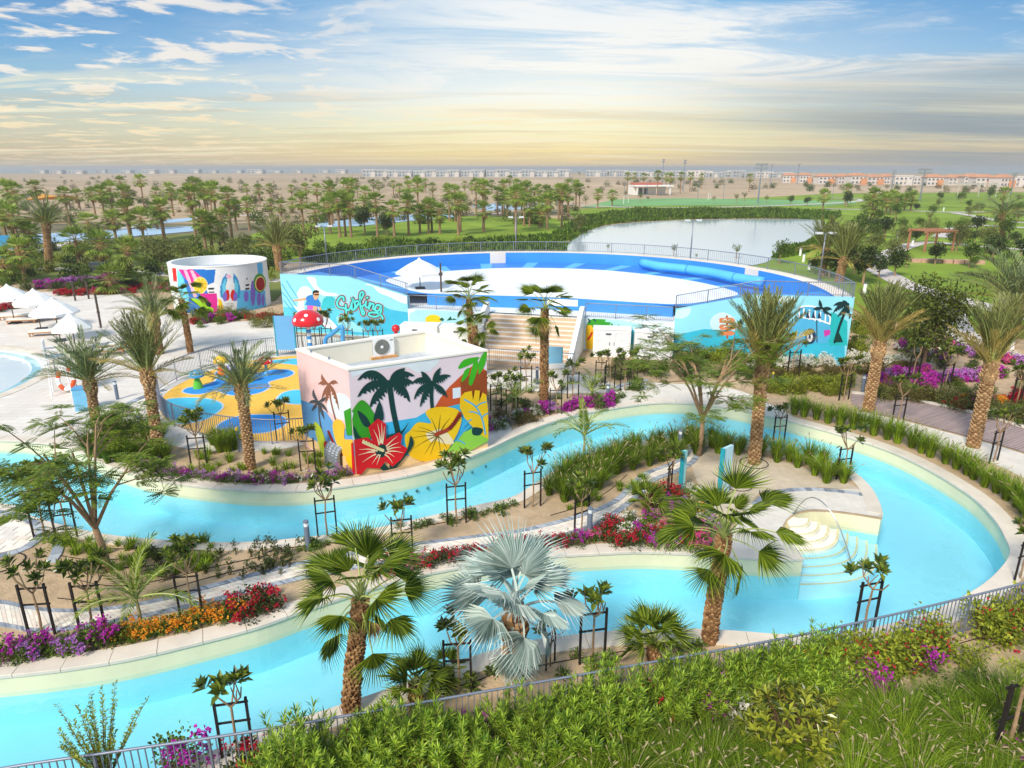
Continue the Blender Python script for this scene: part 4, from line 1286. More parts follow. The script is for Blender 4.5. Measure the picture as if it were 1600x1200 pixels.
def prof_wall(name, prof, m):
    """wall of thickness TH with a top profile [(u,z)...]"""
    pts = [WA.pt(u, 0) - SCEN for u, z in prof]; zs = [z for u, z in prof]
    n = len(pts); V = []; b = -WA.n * TH
    for p, z in zip(pts, zs): V += [(p.x, p.y, 0), (p.x, p.y, z), (p.x + b.x, p.y + b.y, 0), (p.x + b.x, p.y + b.y, z)]
    F = []
    for i in range(n - 1):
        o = 4 * i
        F += [(o, o + 4, o + 5, o + 1), (o + 1, o + 5, o + 7, o + 3), (o + 2, o + 3, o + 7, o + 6)]
    F += [(0, 1, 3, 2), (4 * n - 4, 4 * n - 2, 4 * n - 1, 4 * n - 3)]
    return MB().raw(V, F).build(name, [m], surf)


Ltop = [(0, ZR), (uK, ZR), (uL, 3.05)]
Rtop = [(uR, 3.0), (uK2, ZR - 0.1), (WA.L, ZR)]
prof_wall('mural_wall', Ltop, aqua); prof_wall('mural_wall', Rtop, aqua)
prof_wall('low_wall', [(uL, ZP), (uSL, ZP)], mat('mural_pale', S(226, 240, 244), 0.75, 0.03, 0.5, stain=0.04)); prof_wall('low_wall', [(uSR, ZP), (uR, ZP)], MATS['mural_pale'])


def ztop(u, tops):
    for (a, za), (b, zb) in zip(tops, tops[1:]):
        if a <= u <= b: return za + (zb - za) * (u - a) / (b - a)
    return tops[-1][1]


class MuralTop(Mural):
    tops = None

    def uv(s, x, y):
        u, v = s.w.hit(s.ox + s.sc * x, s.oy + s.sc * y)
        u = min(max(u, s.tops[0][0] + .01), s.tops[-1][0] - .01)
        return (u, min(max(v, 0.05), ztop(u, s.tops) - 0.02))


ms_ = MuralTop(WA, 430, 430, 0.15, SCEN); ms_.tops = Ltop
c_sea = paint(96, 204, 232); c_deep = paint(70, 190, 226); c_teal = paint(64, 194, 204); c_wave = paint(232, 244, 248); c_skin = paint(232, 172, 130)
motif('painted_sea', lambda b: (ms_.poly(b, [(60, 330), (220, 340), (480, 350), (700, 350), (1120, 330), (1240, 365), (1400, 385), (1400, 640), (60, 640)], 0), ms_.poly(b, [(1120, 350), (1260, 370), (1400, 395), (1400, 640), (700, 640), (900, 470)], 1)), [c_sea, c_deep], surf, ms_)
motif('painted_mountain', lambda b: (ms_.poly(b, [(470, 350), (500, 250), (545, 208), (600, 222), (640, 262), (660, 345)], 0), ms_.poly(b, [(1110, 370), (1118, 320), (1160, 338), (1200, 365)], 0)), [c_teal], surf, ms_)
motif('painted_wave', lambda b: (ms_.poly(b, [(330, 20), (420, 30), (440, 110), (520, 170), (640, 190), (640, 215), (520, 215), (440, 180), (385, 110)], 0, True), ms_.poly(b, [(240, 300), (228, 190), (285, 118), (360, 130), (385, 195), (330, 220), (300, 300), (330, 400), (420, 470), (380, 500), (280, 420), (200, 330)], 0, True), ms_.poly(b, [(940, 95), (1020, 120), (1080, 180), (1200, 230), (1300, 280), (1380, 290), (1380, 150), (1200, 120), (1060, 70)], 0, True), ms_.poly(b, [(640, 430), (780, 470), (950, 590), (700, 560)], 1, True)), [c_wave, paint(150, 222, 240)], surf, ms_)
motif('painted_wave_streaks', lambda b: [ms_.stroke(b, q, 9, 0) for q in ([(70, 90), (150, 220), (230, 330)], [(75, 180), (140, 260), (210, 380)], [(90, 260), (170, 360), (250, 440)], [(560, 470), (700, 560), (860, 620)], [(120, 60), (190, 170), (240, 240)])], [paint(70, 178, 220)], surf, ms_)


def draw_surfer(b):
    ms_.poly(b, [(395, 402), (470, 400), (560, 448), (655, 548), (620, 562), (520, 540), (440, 482)], 4, True)
    ms_.poly(b, [(440, 410), (500, 430), (590, 500), (560, 515), (470, 470)], 5, True)
    ms_.poly(b, [(318, 232), (325, 258), (250, 268), (188, 268), (182, 258), (245, 248)], 0)
    ms_.poly(b, [(330, 318), (400, 312), (445, 340), (445, 405), (370, 385), (335, 355)], 2)
    ms_.poly(b, [(400, 315), (438, 325), (425, 400), (390, 380)], 0)
    ms_.poly(b, [(448, 325), (475, 330), (515, 430), (498, 440)], 0)
    ms_.poly(b, [(318, 238), (345, 212), (392, 204), (440, 235), (474, 290), (470, 332), (400, 318), (350, 312), (312, 310), (330, 268)], 1)
    ms_.poly(b, [(396, 190), (404, 168), (432, 160), (456, 172), (458, 205), (442, 240), (420, 258), (402, 235)], 0, True)
    ms_.poly(b, [(392, 195), (398, 165), (430, 154), (458, 168), (452, 182), (410, 186), (402, 205)], 3, True)
    ms_.poly(b, [(408, 196), (456, 192), (452, 210), (432, 208), (412, 212)], 3)


motif('painted_surfer', draw_surfer, [c_skin, paint(52, 130, 206), paint(214, 92, 190), paint(40, 36, 38), paint(244, 244, 246), paint(200, 214, 226)], surf, ms_)
SW = [[(718, 262), (708, 226), (672, 236), (646, 290), (668, 332), (716, 340), (742, 372), (732, 424), (704, 440), (692, 418)],
      [(736, 306), (744, 352), (768, 362), (792, 326), (800, 286)], [(798, 300), (802, 352), (822, 358), (836, 330)],
      [(838, 350), (834, 300), (812, 262), (804, 236), (832, 272), (862, 268)],
      [(846, 338), (888, 262), (922, 198), (908, 174), (886, 202), (888, 300), (906, 388), (918, 412), (930, 388), (906, 332), (944, 300)],
      [(950, 272), (944, 318), (962, 338), (980, 320)], [(958, 236), (966, 230)],
      [(988, 284), (980, 350)], [(984, 322), (1010, 294), (1028, 306), (1022, 346), (1042, 358)],
      [(1102, 318), (1066, 308), (1044, 346), (1060, 374), (1090, 356), (1106, 316), (1098, 396), (1048, 432), (986, 418), (980, 396), (1020, 386), (1088, 402), (1122, 444), (1120, 474), (1104, 476)]]


def draw_word(b):
    for wdt, m in ((48, 0), (38, 1), (20, 2)):
        for q in SW: ms_.stroke(b, q, wdt, m); ms_.lay -= 0.0005


motif('painted_word_surfing', draw_word, [paint(228, 176, 176), paint(64, 70, 72), paint(92, 226, 222)], surf, ms_)

mr_ = MuralTop(WA, 1040, 440, 0.2, SCEN); mr_.tops = Rtop
motif('painted_cloud', lambda b: (mr_.poly(b, [(60, 250), (150, 200), (200, 210), (170, 270), (100, 290)], 0, True), mr_.poly(b, [(350, 300), (430, 240), (520, 270), (560, 330), (560, 380), (380, 380)], 0, True), mr_.poly(b, [(700, 120), (900, 90), (1020, 130), (900, 170)], 0, True)), [paint(206, 238, 246)], surf, mr_)
motif('painted_sea', lambda b: mr_.poly(b, [(60, 420), (300, 370), (560, 385), (900, 380), (1400, 300), (1440, 640), (60, 640)], 0), [paint(60, 190, 220)], surf, mr_)
motif('painted_mountain', lambda b: (mr_.poly(b, [(540, 390), (590, 340), (650, 380), (700, 420), (560, 420)], 0), mr_.poly(b, [(1270, 420), (1290, 240), (1330, 250), (1420, 310), (1440, 500), (1280, 500)], 0)), [paint(38, 186, 190)], surf, mr_)


def draw_post(b):
    mr_.stroke(b, [(478, 270), (482, 440)], 16, 1, smooth=False)
    mr_.poly(b, [(420, 285), (520, 280), (545, 300), (522, 322), (420, 322)], 0)
    mr_.poly(b, [(540, 340), (430, 335), (415, 355), (432, 376), (540, 374)], 0)
    mr_.poly(b, [(430, 388), (520, 385), (545, 405), (520, 420), (430, 420)], 0)
    for q in ([(445, 305), (470, 292), (480, 308), (505, 296)], [(450, 358), (480, 348), (505, 362)]): mr_.stroke(b, q, 8, 2)


motif('painted_signpost', draw_post, [paint(228, 134, 92), paint(176, 96, 64), paint(246, 236, 226)], surf, mr_)


def draw_van(b):
    mr_.poly(b, [(930, 480), (945, 400), (1020, 300), (1040, 200), (1120, 190), (1220, 215), (1280, 270), (1290, 420), (1260, 480)], 0)
    mr_.stroke(b, [(1042, 200), (1120, 190), (1210, 212), (1280, 268), (1282, 330)], 12, 1)
    mr_.stroke(b, [(1030, 270), (1110, 285), (1200, 300), (1280, 330)], 12, 1)
    for x in (1045, 1080, 1125, 1170, 1210, 1250): mr_.stroke(b, [(x, 205 + (x - 1045) * 0.2), (x - 4, 275 + (x - 1045) * 0.22)], 11, 1, smooth=False)
    for x in (1095, 1140, 1185): mr_.poly(b, [(x, 282), (x + 14, 225), (x + 30, 288)], 2)
    ring = [(1132 + 42 * math.cos(a), 425 + 60 * math.sin(a)) for a in [2 * PI * k / 20 for k in range(20)]]
    mr_.poly(b, ring, 2); mr_.poly(b, [(1125 + 24 * math.cos(a), 432 + 38 * math.sin(a)) for a in [2 * PI * k / 16 for k in range(16)]], 1)
    mr_.poly(b, [(1125 + 10 * math.cos(a), 432 + 16 * math.sin(a)) for a in [2 * PI * k / 12 for k in range(12)]], 2)
    mr_.poly(b, [(1235, 380), (1285, 375), (1285, 410), (1240, 430)], 3)
    mr_.stroke(b, [(1180, 300), (1182, 470)], 8, 2, smooth=False)


motif('painted_camper_van', draw_van, [paint(84, 182, 226), paint(246, 248, 250), paint(40, 62, 92), paint(206, 60, 170)], surf, mr_)
palm_paint.mu = mr_
motif('painted_palm', lambda b: palm_paint(b, (1425, 175), [((1360, 140), (1310, 185)), ((1350, 160), (1305, 245)), ((1380, 220), (1340, 270)), ((1410, 150), (1380, 145)), ((1440, 230), (1430, 290))], (1320, 470), 20, 30), [paint(14, 50, 54)], surf, mr_)
motif('painted_palm', lambda b: palm_paint(b, (1225, 205), [((1180, 190), (1150, 215)), ((1215, 160), (1200, 138)), ((1270, 190), (1300, 215)), ((1260, 230), (1280, 255))], (1290, 260), 14, 24), [paint(14, 50, 54)], surf, mr_)
motif('painted_shrub', lambda b: mr_.poly(b, [(1310, 470), (1330, 410), (1350, 390), (1365, 420), (1385, 470)], 0), [paint(14, 60, 54)], surf, mr_)
# low wall paintings
ml_ = MuralTop(WA, 640, 440, 0.2, SCEN); ml_.tops = [(uL, ZP), (uSL, ZP)]
motif('painted_wave', lambda b: ml_.poly(b, [(0, 250), (60, 215), (150, 190), (240, 200), (360, 185), (470, 215), (520, 300), (520, 420), (0, 420)], 0), [paint(176, 228, 238)], surf, ml_)
motif('painted_sun', lambda b: ml_.poly(b, [(185 + 62 * math.cos(a), 300 + 42 * math.sin(a)) for a in [2 * PI * k / 22 for k in range(22)]], 0), [paint(250, 212, 30)], surf, ml_)
motif('painted_leaves', lambda b: [ml_.poly(b, q, 0) for q in ([(230, 300), (250, 280), (270, 292), (262, 310)], [(290, 305), (320, 270), (335, 300)], [(330, 300), (345, 285), (372, 300)])], [paint(20, 90, 64)], surf, ml_)
mq_ = MuralTop(WA, 800, 480, 0.25, SCEN); mq_.tops = [(uSR, ZP), (uR, ZP)]
motif('painted_wave', lambda b: (mq_.poly(b, [(560, 60), (700, 50), (780, 100), (860, 150), (1010, 160), (1010, 260), (600, 240)], 0), mq_.poly(b, [(460, 240), (460, 140), (700, 130), (1010, 200), (1010, 330), (460, 330)], 1)), [paint(178, 230, 240), paint(70, 196, 214)], surf, mq_)
motif('painted_jungle', lambda b: ([mq_.poly(b, q, 0) for q in ([(460, 125), (480, 80), (510, 70), (530, 45), (560, 55), (590, 60), (580, 90), (620, 95), (600, 125), (640, 135), (590, 140)], [(600, 140), (625, 95), (640, 140)], [(650, 135), (665, 105), (690, 140)], [(690, 140), (715, 125), (735, 140)])], mq_.stroke(b, [(462, 42), (500, 60), (520, 85)], 10, 1), mq_.stroke(b, [(460, 50), (480, 75), (486, 95)], 10, 1), mq_.poly(b, [(463, 130), (480, 112), (505, 125), (510, 200), (498, 275), (465, 275)], 2, True), mq_.stroke(b, [(475, 200), (490, 180), (500, 160)], 12, 3), mq_.poly(b, [(540, 130), (560, 118), (585, 130), (570, 140)], 3)), [paint(58, 160, 46), paint(30, 60, 80), paint(244, 190, 30), paint(206, 40, 34)], surf, mq_)

# railings on the stadium (separate lengths, bolted on top)
def rail_on(label, pts, h, gap=0.13):
    """pts: world points with their own base height"""
    ln = resample(pts, gap)
    org = ln[0].copy()
    t = thing('railing', label, 'railing', org)
    tops = [p - org + Vector((0, 0, h)) for p in ln]
    MB().tube(tops[::3] + [tops[-1]], 0.03, 6).build('top_rail', [galv], t, smooth=True)
    MB().tube([p - org + Vector((0, 0, 0.1)) for p in ln][::3] + [ln[-1] - org + Vector((0, 0, 0.1))], 0.02, 5).build('bottom_rail', [galv], t)
    pk = MB()
    for i, p in enumerate(ln):
        q = p - org
        if i % 15 == 0: MB().box((q.x, q.y, q.z + h / 2), (0.055, 0.055, h)).build('post', [galv], t)
        else: pk.box((q.x, q.y, q.z + h / 2 + 0.05), (0.016, 0.016, h - 0.1))
    stuff(pk.build('pickets', [galv], t))
    return t


rail_on('long curved railing around the rim of the surf pool', [SCEN + p + Vector((0, 0, ZR)) for p in arc(SR - 0.12, 90)], 0.85, 0.2)
rail_on('railing sloping down along the wall painted with the surfer', [WA.pt(u, z, -0.15) for u, z in Ltop], 0.85)
rail_on('railing sloping along the wall painted with the camper van', [WA.pt(u, z, -0.15) for u, z in Rtop], 0.85)
rail_on('railing on the low wall left of the beige steps', [WA.pt(uL + 0.1, ZP, -0.15), WA.pt(uSL - 0.2, ZP, -0.15)], 0.95)
rail_on('railing on the low wall right of the beige steps', [WA.pt(uSR + 0.2, ZP, -0.15), WA.pt(uR - 0.1, ZP, -0.15)], 0.95)

# bleacher steps
stp = thing('bleacher_steps', 'wide flight of beige concrete steps climbing to the surf pool', 'steps', WA.pt((uSL + uSR) / 2, 0, 0))
sw = uSR - uSL
tread = mat('step_tread_lit', S(238, 228, 214), 0.8, 0.05, 1.5, 0.1, 40)
riser = mat('step_riser_shaded', S(204, 176, 146), 0.85, 0.07, 1.5, 0.1, 40)  # risers darker than treads: light from above put into the concrete colours
NS = 11
for i in range(NS):
    z1 = ZP * (NS - i) / NS; d0_, d1_ = 0.42 * i, 0.42 * (i + 1)
    a = WA.pt(uSL + 0.25, 0, d0_) - stp.location; b = WA.pt(uSR - 0.25, 0, d0_) - stp.location
    c = WA.pt(uSR - 0.25, 0, d1_) - stp.location; d = WA.pt(uSL + 0.25, 0, d1_) - stp.location
    s1 = MB()
    s1.raw([(a.x, a.y, z1), (b.x, b.y, z1), (c.x, c.y, z1), (d.x, d.y, z1)], [(0, 3, 2, 1)], 0)
    zl = ZP * (NS - i - 1) / NS
    s1.raw([(d.x, d.y, zl), (c.x, c.y, zl), (c.x, c.y, z1), (d.x, d.y, z1)], [(0, 1, 2, 3)], 1)
    s1.build('step', [tread, riser], stp)
for s_, u in ((0, uSL), (1, uSR)):
    m = MB()
    pr = [(-0.1, 0), (-0.1, ZP + 0.75), (0.3, ZP + 0.75), (4.9, 0.45), (4.9, 0)]
    V = []
    for uu in (u - 0.14, u + 0.14):
        for dd, zz in pr: V.append(WA.pt(uu, zz, dd) - stp.location)
    F = [(0, 1, 2, 3, 4), (9, 8, 7, 6, 5)] + [(i, 5 + i, 5 + (i + 1) % 5, (i + 1) % 5) for i in range(5)]
    m.raw(V, F).build('stair_cheek', [white], stp)
gate = [WA.pt(uSL - 0.3, 0, 5.4), WA.pt(uSR + 0.4, 0, 5.4)]
rail_on('railing with a gate across the foot of the beige steps', gate, 1.15)

# white equipment cabinets
for k, (x0, x1, yb) in enumerate([(627, 684, 550), (688, 752, 553), (926, 984, 557), (990, 1050, 562)]):
    a = G(x0, yb); b = G(x1, yb + 2)
    t = thing('equipment_cabinet', ['white equipment cabinet against the surfing wall, farther from the steps', 'white equipment cabinet next to the steps under the painted sun', 'white equipment cabinet beside the painted jungle leaves', 'white equipment cabinet under the painted signpost end of the wall'][k], 'cabinet', (a + b) / 2, math.atan2((b - a).y, (b - a).x), 'white equipment cabinets below the surf pool')
    w = (b - a).length; hh = 1.75
    MB().box((0, 0.55, hh / 2), (w, 1.1, hh)).build('casing', [acw], t)
    MB().box((0, 0.55, hh + 0.03), (w + 0.06, 1.16, 0.06)).build('lid', [acw], t)
    for s_ in (-1, 1):
        dr = MB().box((s_ * w * 0.24, -0.012, hh * 0.5), (w * 0.46, 0.024, hh * 0.86)).build('door', [mat('cabinet_door', S(230, 232, 234), 0.5)], t)
        MB().box((s_ * w * 0.06, -0.04, hh * 0.5), (0.04, 0.04, 0.2)).build('handle', [galv], dr)
    MB().box((-w * 0.1, -0.04, hh * 0.86), (0.34, 0.03, 0.09)).build('vent_handle', [mat('dark_vent', S(80, 84, 90), 0.5)], t)

# foam roll
fr_ = [G(x, y, 3.75) for x, y in [(1003, 411), (1030, 416), (1075, 421), (1110, 426), (1150, 434), (1192, 441)]]
fo = thing('foam_roll', 'long light blue foam roll lying along the surf pool wall', 'foam roll', fr_[0])
MB().tube(cr([p - fr_[0] for p in fr_], 5), 0.36, 14).build('roll', [mat('foam_blue', S(92, 184, 240), 0.5, 0.05, 1)], fo, smooth=True)
for q in (2, 4):
    p = fr_[q] - fr_[0]; d = (fr_[q] - fr_[q - 1]).normalized()
    MB().tube([p - d * 0.06, p + d * 0.06], 0.372, 14).build('strap', [surfblue], fo, smooth=True)


# umbrellas
canvas = mat('white_canvas', S(244, 244, 240), 0.8, 0.03, 1, 0.1, 20)
polem = mat('dark_pole', S(84, 70, 62), 0.6)
basem = mat('dark_base', S(62, 66, 74), 0.7)


def umbrella(p, R, h, label, rz=0.0, group=None):
    t = thing('parasol', label, 'umbrella', p, rz, group)
    cm = MB(); n = 8
    V = [(0, 0, h)]; F = []
    for ring, (rr_, zz) in enumerate(((0.5, h - 0.42), (1.0, h - 0.95))):
        for i in range(n * 2):
            a = PI * i / n; k = 1.0 if i % 2 == 0 else math.cos(PI / n) * 0.985
            V.append((R * rr_ * k * math.cos(a), R * rr_ * k * math.sin(a), zz + (0.0 if i % 2 == 0 else 0.02)))
    N2 = n * 2
    for i in range(N2):
        F.append((0, 1 + i, 1 + (i + 1) % N2)); F.append((1 + i, 1 + N2 + i, 1 + N2 + (i + 1) % N2, 1 + (i + 1) % N2))
    cm.raw(V, F); cn = cm.build('canopy', [canvas], t)
    vl = MB()
    ringv = V[1 + N2:]
    vl.raw(ringv + [(x, y, z - 0.16) for x, y, z in ringv], [(i, N2 + i, N2 + (i + 1) % N2, (i + 1) % N2) for i in range(N2)])
    vl.build('valance', [canvas], cn)
    MB().lathe([(0.28, h - 0.2), (0.0, h + 0.1)], 16).build('vent_cap', [canvas], cn)
    MB().tube([(0, 0, 0), (0, 0, h - 0.05)], 0.035, 8).build('pole', [polem], t)
    MB().box((0, 0, 0.05), (0.7, 0.7, 0.1)).build('base', [basem], t)
    for i in range(n):
        a = 2 * PI * i / n
        MB().bar((0, 0, h - 0.75), (R * 0.55 * math.cos(a), R * 0.55 * math.sin(a), h - 0.52), 0.02).build('rib', [polem], cn)
    return t


g_ = 'white parasols on the pool deck'
for k, (x, y) in enumerate([(10, 445), (51, 452), (81, 466), (106, 480)]):
    p = G(x, y, 3.0); p.z = 0
    umbrella(p, 1.5 if k < 3 else 1.2, 3.0 if k < 3 else 2.6, ['white parasol beside the red bougainvillea bed at the deck edge', 'white parasol second from the red flower bed, over the loungers', 'white parasol with a dark base over the three loungers', 'white parasol behind the grey green date palm on the deck'][k], 0.3 * k, g_)
p = G(655, 409, 4.6 + 0.35); p.z = 0
u_ = umbrella(Vector((p.x, p.y, 2.98)), 1.75, 2.2, 'white parasol standing inside the surf pool', 0.2)
# timber post at the platform rail
tp = thing('timber_post', 'tall brown timber post with a small fitting on the surf platform', 'post', G(690, 474, ZP))
MB().tube([(0, 0, 0), (0, 0, 2.9)], [0.07, 0.06], 8).build('shaft', [polem], tp)
MB().box((0, 0, 2.1), (0.26, 0.1, 0.2)).build('fitting', [polem], tp)

# ------------------------------------------------------------------ loungers
cush = mat('lounger_cushion', S(240, 236, 224), 0.85, 0.04, 2, 0.1, 20)
teak = mat('teak', S(176, 126, 84), 0.7, 0.15, 5)


def lounger(p, rz, label, up=0.0, towel=False):
    t = thing('sun_lounger', label, 'sun lounger', p, rz, 'sun loungers on the pool deck')
    MB().box((0, 0, 0.27), (2.0, 0.7, 0.07)).build('frame', [teak], t)
    for x in (-0.9, 0.9):
        for y in (-0.3, 0.3): MB().box((x, y, 0.12), (0.07, 0.07, 0.24)).build('leg', [teak], t)
    MB().box((-0.3, 0, 0.36), (1.35, 0.64, 0.1)).build('cushion', [cush], t)
    a = up; c = Vector((0.4, 0, 0.36)); e = c + Vector((0.7 * math.cos(a), 0, 0.7 * math.sin(a)))
    MB().bar(c, e, 0.64, 0.1).build('back_cushion', [cush], t)
    if towel: MB().bar(e - Vector((0.25 * math.cos(a), 0, 0.25 * math.sin(a) - 0.1)), e + Vector((0, 0, 0.1)), 0.6, 0.08).build('towel', [mat('navy_towel', S(36, 44, 92), 0.9)], t)
    return t


lounger(G(24, 499), 0.25, 'flat white lounger in the row under the parasols, first from the flower bed')
lounger(G(36, 505), 0.25, 'flat white lounger in the row under the parasols, middle one')
lounger(G(68, 500), 0.25, 'flat white lounger in the row under the parasols, beside the dark base')
lounger(G(168, 554), 0.45, 'white cushioned lounger with a navy towel, nearer the date palm trunk', 0.4, True)
lounger(G(178, 545), 0.45, 'white cushioned lounger with raised back, behind its twin', 0.4, True)
lounger(G(72, 524), 0.3, 'low white lounger between the wading pool and the parasols')
for x, y, l in ((118, 470, 'short dark timber post on the deck behind the parasols'), (139, 467, 'short dark timber post on the deck beside the purple flower bed'), (158, 512, 'tall dark timber post on the deck near the loungers')):
    t = thing('timber_post', l, 'post', G(x, y), group='timber posts on the deck')
    MB().tube([(0, 0, 0), (0, 0, 1.6 if x != 158 else 2.6)], 0.08, 8).build('shaft', [polem], t)
    MB().box((0, 0, 1.2), (0.2, 0.08, 0.12)).build('fitting', [polem], t)

# lifeguard chair with ring
lc = thing('lifeguard_chair', 'white lifeguard chair with rungs beside the wading pool', 'lifeguard chair', G(98, 614), 0.5)
wpl_ = mat('white_plastic', S(244, 244, 242), 0.4, 0.02, 1)
for x in (-0.45, 0.45):
    for y in (-0.45, 0.45): MB().tube([(x, y, 0), (x * 0.8, y * 0.8, 2.0)], 0.045, 8).build('leg', [wpl_], lc)
for k in range(4): MB().box((0.55 - 0.05 * k, 0, 0.4 + 0.38 * k), (0.3, 0.86, 0.06)).build('rung', [wpl_], lc)
MB().box((0, 0, 2.02), (0.95, 0.9, 0.08)).build('seat', [wpl_], lc)
MB().box((-0.42, 0, 2.5), (0.08, 0.9, 0.9)).build('backrest', [wpl_], lc)
for y in (-0.45, 0.45): MB().box((0.02, y, 2.4), (0.8, 0.07, 0.07)).build('armrest', [wpl_], lc)
lr = thing('life_ring', 'orange and white life ring hanging beside the wading pool', 'life ring', G(103, 592, 0.75))
lr.rotation_euler = (PI / 2 - 0.25, 0, -0.3)
n = 32
for k in range(8):
    a0_ = 2 * PI * k / 8; pts = [(0.55 * math.cos(a0_ + j * PI / 4 / 6), 0.55 * math.sin(a0_ + j * PI / 4 / 6), 0) for j in range(7)]
    MB().tube(pts, 0.11, 10).build('ring_segment', [mat('ring_orange', S(232, 92, 44), 0.5) if k % 2 else wpl_], lr, smooth=True)
rs = thing('ring_stand', 'slim white stand carrying the life ring', 'stand', G(103, 605))
for x in (-0.5, 0.5): MB().tube([(x, 0.16, 0), (x, 0.16, 1.9)], 0.03, 8).build('upright', [galv], rs)
MB().tube([(-0.5, 0.16, 1.3), (0.5, 0.16, 1.3)], 0.03, 8).build('crossbar', [galv], rs)
bb = thing('blue_bin', 'square light blue box at the foot of the date palm', 'box', G(131, 640), 0.3)
MB().box((0, 0, 0.55), (0.6, 0.5, 1.1)).build('body', [mat('box_blue', S(120, 190, 228), 0.5)], bb); MB().box((0, 0, 1.13), (0.64, 0.54, 0.06)).build('lid', [mat('box_lid', S(90, 160, 206), 0.5)], bb)


# ------------------------------------------------------------------ bollards, lamps, boards
bolm = mat('bollard_grey', S(112, 124, 142), 0.55, 0.05, 3)
boll_w = mat('bollard_lens', S(232, 236, 238), 0.4, 0.02, 1)
def bollard(px, py, h, label):
    t = thing('bollard_light', label, 'bollard', G(px, py), group='grey bollard lights')
    MB().lathe([(0.085, 0), (0.085, h * 0.82), (0.0, h * 0.82)], 14).build('body', [bolm], t, smooth=False)
    MB().lathe([(0.075, h * 0.82), (0.075, h * 0.95)], 14).build('lens', [boll_w], t)
    MB().lathe([(0.088, h * 0.95), (0.088, h), (0.0, h + 0.01)], 14).build('cap', [bolm], t)
for x, y, l in [(184, 624, 'grey bollard light on the pale deck between lounger and playground'), (221, 684, 'grey bollard light beside the grass near the playground fence'), (482, 858, 'grey bollard light on the soil behind the fan palm crown'), (921, 836, 'grey bollard light beside the staked tree on the path edge'), (1061, 706, 'grey bollard light where the island path meets the tall grass'), (949, 630, 'grey bollard light at the end of the magenta bougainvillea row'), (1347, 614, 'grey bollard light at the start of the mauve boardwalk'), (839, 600, 'grey bollard light at the foot of the beige steps')]:
    bollard(x, y, 1.0, l)
spk = [(374, 706, 'thin garden spike light with yellow head beside the date palm'), (1205, 612, 'thin garden spike light with yellow head among the pale shrubs')]
for x, y, l in spk:
    t = thing('spike_light', l, 'garden light', G(x, y))
    MB().tube([(0, 0, 0), (0, 0, 0.95)], 0.03, 8).build('stem', [bolm], t); MB().lathe([(0.03, 0.95), (0.07, 1.0), (0.05, 1.1), (0, 1.12)], 10).build('head', [mat('spike_head', S(226, 190, 60), 0.5)], t)


def lamp(px, pyb, pyt, label):
    p = G(px, pyb); h = AT(px, pyt, p.y).z
    t = thing('lamp_post', label, 'street lamp', p, 0.1, 'twin headed lamp posts around the surf pool')
    MB().tube([(0, 0, 0), (0, 0, h)], [0.11, 0.06], 10).build('pole', [galv], t, smooth=True)
    MB().bar((-0.75, 0, h), (0.75, 0, h), 0.07, 0.06).build('crossarm', [galv], t)
    for s_ in (-1, 1): MB().box((s_ * 0.72, 0, h + 0.06), (0.62, 0.42, 0.2)).build('lamp_head', [mat('lamp_head', S(214, 220, 226), 0.4)], t)
    MB().box((0, 0, 0.15), (0.34, 0.34, 0.3)).build('base', [galv], t)


lamp(511, 412, 354, 'twin headed lamp post beside the shrubs left of the surf pool')
lamp(806, 400, 340, 'twin headed lamp post behind the surf pool rim before the reeds')
lamp(1078, 412, 345, 'twin headed lamp post between surf pool rim and lake')
lamp(1280, 440, 365, 'twin headed lamp post beside the date palms right of the surf pool')


def board(px, py, w, h, rz, col, label, legs=0.0, edge=None):
    p = G(px, py)
    t = thing('sign_board', label, 'sign', p, rz)
    MB().box((0, 0, legs + (h - legs) / 2), (w, 0.12, h - legs)).build('panel', [mat('board_%d_%d_%d' % col, S(*col), 0.45, 0.03, 2)], t)
    MB().box((-w / 2 - 0.025, 0, h / 2), (0.05, 0.16, h)).build('side_post', [mat('board_edge_teal', S(40, 160, 176), 0.5)], t)
    if legs: MB().box((w / 2 + 0.025, 0, h / 2), (0.05, 0.16, h)).build('side_post', [mat('board_edge_teal', S(40, 160, 176), 0.5)], t)


board(1130, 772, 0.55, 1.9, 0.7, (186, 222, 232), 'upright pale blue board with teal edge on the island sand')
board(1065, 770, 0.14, 1.7, 0.5, (150, 206, 208), 'narrow teal board partly behind the bougainvillea on the island')
board(862, 592, 1.1, 1.9, -0.2, (130, 186, 214), 'pale blue information board at the foot of the beige steps', 0.2)
board(449, 556, 1.2, 2.6, 0.0, (112, 176, 226), 'tall light blue board beside the playground gate', 0.4)
ws = thing('stone_block', 'white speckled stone cube beside the fan palm trunk', 'stone block', G(871, 600), 0.2)
MB().box((0, 0, 0.5), (1.1, 0.9, 1.0)).build('block', [mat('white_speckle', S(236, 232, 226), 0.8, 0.12, 9)], ws); MB().box((0, 0, 1.03), (1.16, 0.96, 0.06)).build('slab', [conc], ws)

# ------------------------------------------------------------------ round painted hut
HR, HH = 3.95, 3.85
hcn = Vector((-25.3, 59.2, 0))
hut = thing('round_hut', 'round white hut painted with citrus slice, wings and watermelon', 'building', hcn)


def HZ(x, y):
    """direction of a picture point to angle / height on the drum"""
    r = ray(255 + 0.10625 * x, 390 + 0.10625 * y); o = Vector((0, 0, CAM_H)) - hcn
    A = r.x ** 2 + r.y ** 2; B = 2 * (o.x * r.x + o.y * r.y); C = o.x ** 2 + o.y ** 2 - HR ** 2
    D = B * B - 4 * A * C
    if D < 0: t = -B / (2 * A)
    else: t = (-B - math.sqrt(D)) / (2 * A)
    p = o + r * t
    a = math.atan2(p.y, p.x)
    if a > PI / 2: a -= 2 * PI
    return (a, p.z)


